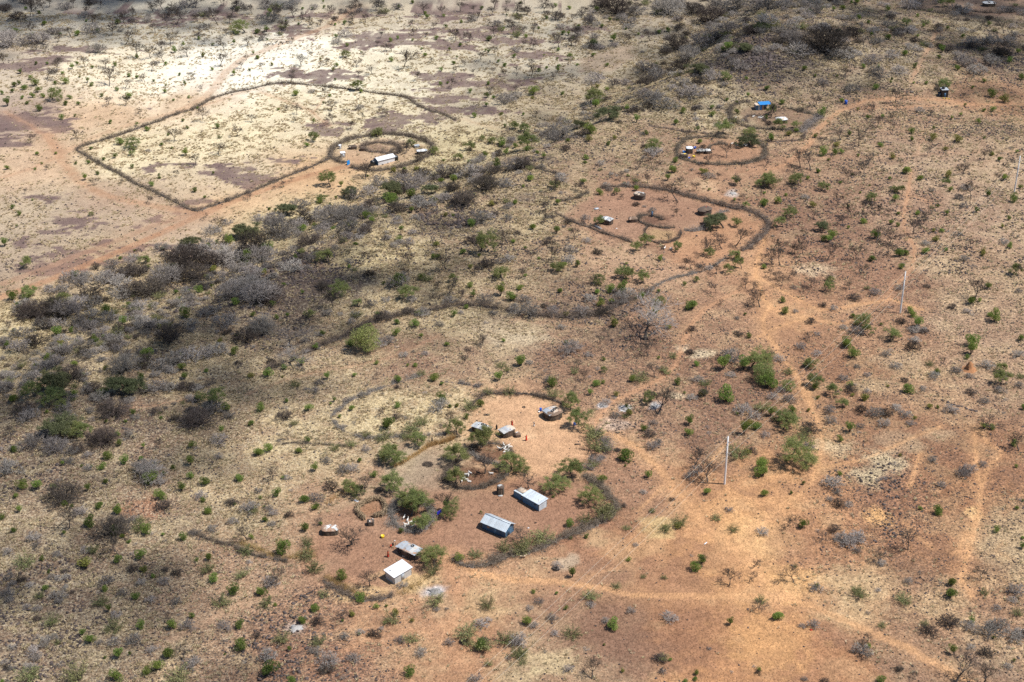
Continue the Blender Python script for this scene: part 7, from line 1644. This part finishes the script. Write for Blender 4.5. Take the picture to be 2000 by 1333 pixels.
# heaps of cut brush by the tracks and ash heaps
for k, (u, v, s, lab) in enumerate(((835, 908, 2.6, 'low pile of brown brush on the pale threshing floor'), (1205, 880, 1.6, 'pile of grey brush by the compound gate'), (1085, 1112, 1.6, 'brown brush pile below the compound fence'), (905, 1255, 1.8, 'pile of dead wood by the lower left track'), (945, 1252, 2.2, 'heap of brown brush beside green bushes at the bottom'))):
    x, y, z = G1(u, v); br_ = np.random.default_rng(60 + k); n = 260; a = br_.random(n) * 6.28; q = np.sqrt(br_.random(n)) * s / 2
    c = np.stack([q * np.cos(a), q * np.sin(a), .05 + .32 * s * .4 * (1 - (q / (s / 2)) ** 2) * br_.random(n)], 1); d = br_.normal(size=(n, 3)) * [1, 1, .3]; d /= np.linalg.norm(d, axis=1, keepdims=True)
    o = MB().tubes(c - d * .35, c + d * .35, .026, .014).obj('brush_pile', M['twig']); o.location = (x, y, z); tag(o, lab, 'brush pile')
for k, (u, v, s, lab) in enumerate(((850, 1156, 1.5, 'pale ash heap right of the white metal shed'), (577, 1227, 1.5, 'grey-white ash heap on the stony bottom slope'), (1178, 794, 1.0, 'small white ash heap left of the track by the compound gate'), (1221, 799, 1.2, 'white ash heap right of the track by the compound gate'), (1277, 795, 1.1, 'white ash heap under the bare tree by the gate'), (1432, 378, 1.3, 'pale ash heap beyond the middle compound'))):
    x, y, z = G1(u, v); ar = np.random.default_rng(80 + k); V = []; kk = 18
    for j, (rr, zz) in enumerate(((1.0, -.04), (.75, .06), (.5, .16), (.28, .24), (.02, .27))):
        for i in range(kk): q = s * rr * (1 + .28 * ar.normal() * (j < 4)); V.append((q * math.cos(6.2832 * i / kk), q * .8 * math.sin(6.2832 * i / kk), zz * s * (1 + .25 * ar.normal())))
    o = MB().add(V, [(j * kk + i, j * kk + (i + 1) % kk, (j + 1) * kk + (i + 1) % kk, (j + 1) * kk + i) for j in range(4) for i in range(kk)]).obj('ash_heap', M['ash']); o.location = (x, y, z); tag(o, lab, 'ash heap')
finish_labels()

# ------------------------------------------------------------------ broken fair-weather cloud high above, out of the frame
def cloud(name, label, patches, alt, seed):
    r = np.random.default_rng(seed); up = -travel
    mb = MB()
    t = (1 + 5 ** .5) / 2
    IV = np.array([(-1, t, 0), (1, t, 0), (-1, -t, 0), (1, -t, 0), (0, -1, t), (0, 1, t), (0, -1, -t), (0, 1, -t), (t, 0, -1), (t, 0, 1), (-t, 0, -1), (-t, 0, 1)]) / 1.9
    IF = np.array([(0, 11, 5), (0, 5, 1), (0, 1, 7), (0, 7, 10), (0, 10, 11), (1, 5, 9), (5, 11, 4), (11, 10, 2), (10, 7, 6), (7, 1, 8), (3, 9, 4), (3, 4, 2), (3, 2, 6), (3, 6, 8), (3, 8, 9), (4, 9, 5), (2, 4, 11), (6, 2, 10), (8, 6, 7), (9, 8, 1)])
    C0 = None; VV = []; FF = []; n = 0
    for u, v, rx, ry, cov in patches:
        x, y, z = G1(u, v)
        k = int(-math.log(1 - cov) * math.pi * rx * ry * .95 / (math.pi * 4.5 ** 2 * .9))
        a = r.random(k) * 6.2832; q = np.sqrt(r.random(k)) * (.55 + .8 * r.random(k))
        for aa, qq in zip(a, q):
            zz = alt + r.normal() * 25; s = zz / up.z
            c = np.array([x + math.cos(aa) * qq * rx + up.x * s, y + math.sin(aa) * qq * ry + up.y * s, zz])
            VV.append(c + IV * (3.2 + 2.6 * r.random()) * (.85 + .3 * r.random((12, 1)))); FF.append(IF + n); n += 12
    V = np.concatenate(VV); o0 = V.mean(0)
    o = MB().add(V - o0, np.concatenate(FF)).obj(name, M['cloud']); o.location = tuple(o0)
    tag(o, label, 'cloud', 'fair-weather clouds'); o['kind'] = 'structure'
cloud('cloud', 'thin broken cloud shading the lower left hillside', [(-40, 1150, 70, 85, .11), (100, 900, 65, 65, .11), (60, 1300, 70, 55, .06)], 1500, 1)
cloud('cloud', 'thin broken cloud shading the rocky scarp', [(540, 590, 75, 45, .20), (280, 740, 65, 45, .20), (700, 530, 60, 40, .12)], 1500, 2)
cloud('cloud', 'thin broken cloud shading the far left of the plain', [(60, 10, 110, 75, .26), (330, -10, 110, 75, .24), (620, -60, 110, 80, .22)], 1500, 3)
cloud('cloud', 'thin broken cloud shading the far right hills', [(1480, 40, 110, 90, .17), (1750, 10, 120, 100, .17), (1980, 40, 110, 100, .15)], 1500, 4)

cy = scene.cycles
cy.max_bounces = 4; cy.diffuse_bounces = 2; cy.glossy_bounces = 1; cy.transmission_bounces = 2; cy.transparent_max_bounces = 4
cy.use_adaptive_sampling = True
cy.use_denoising = False
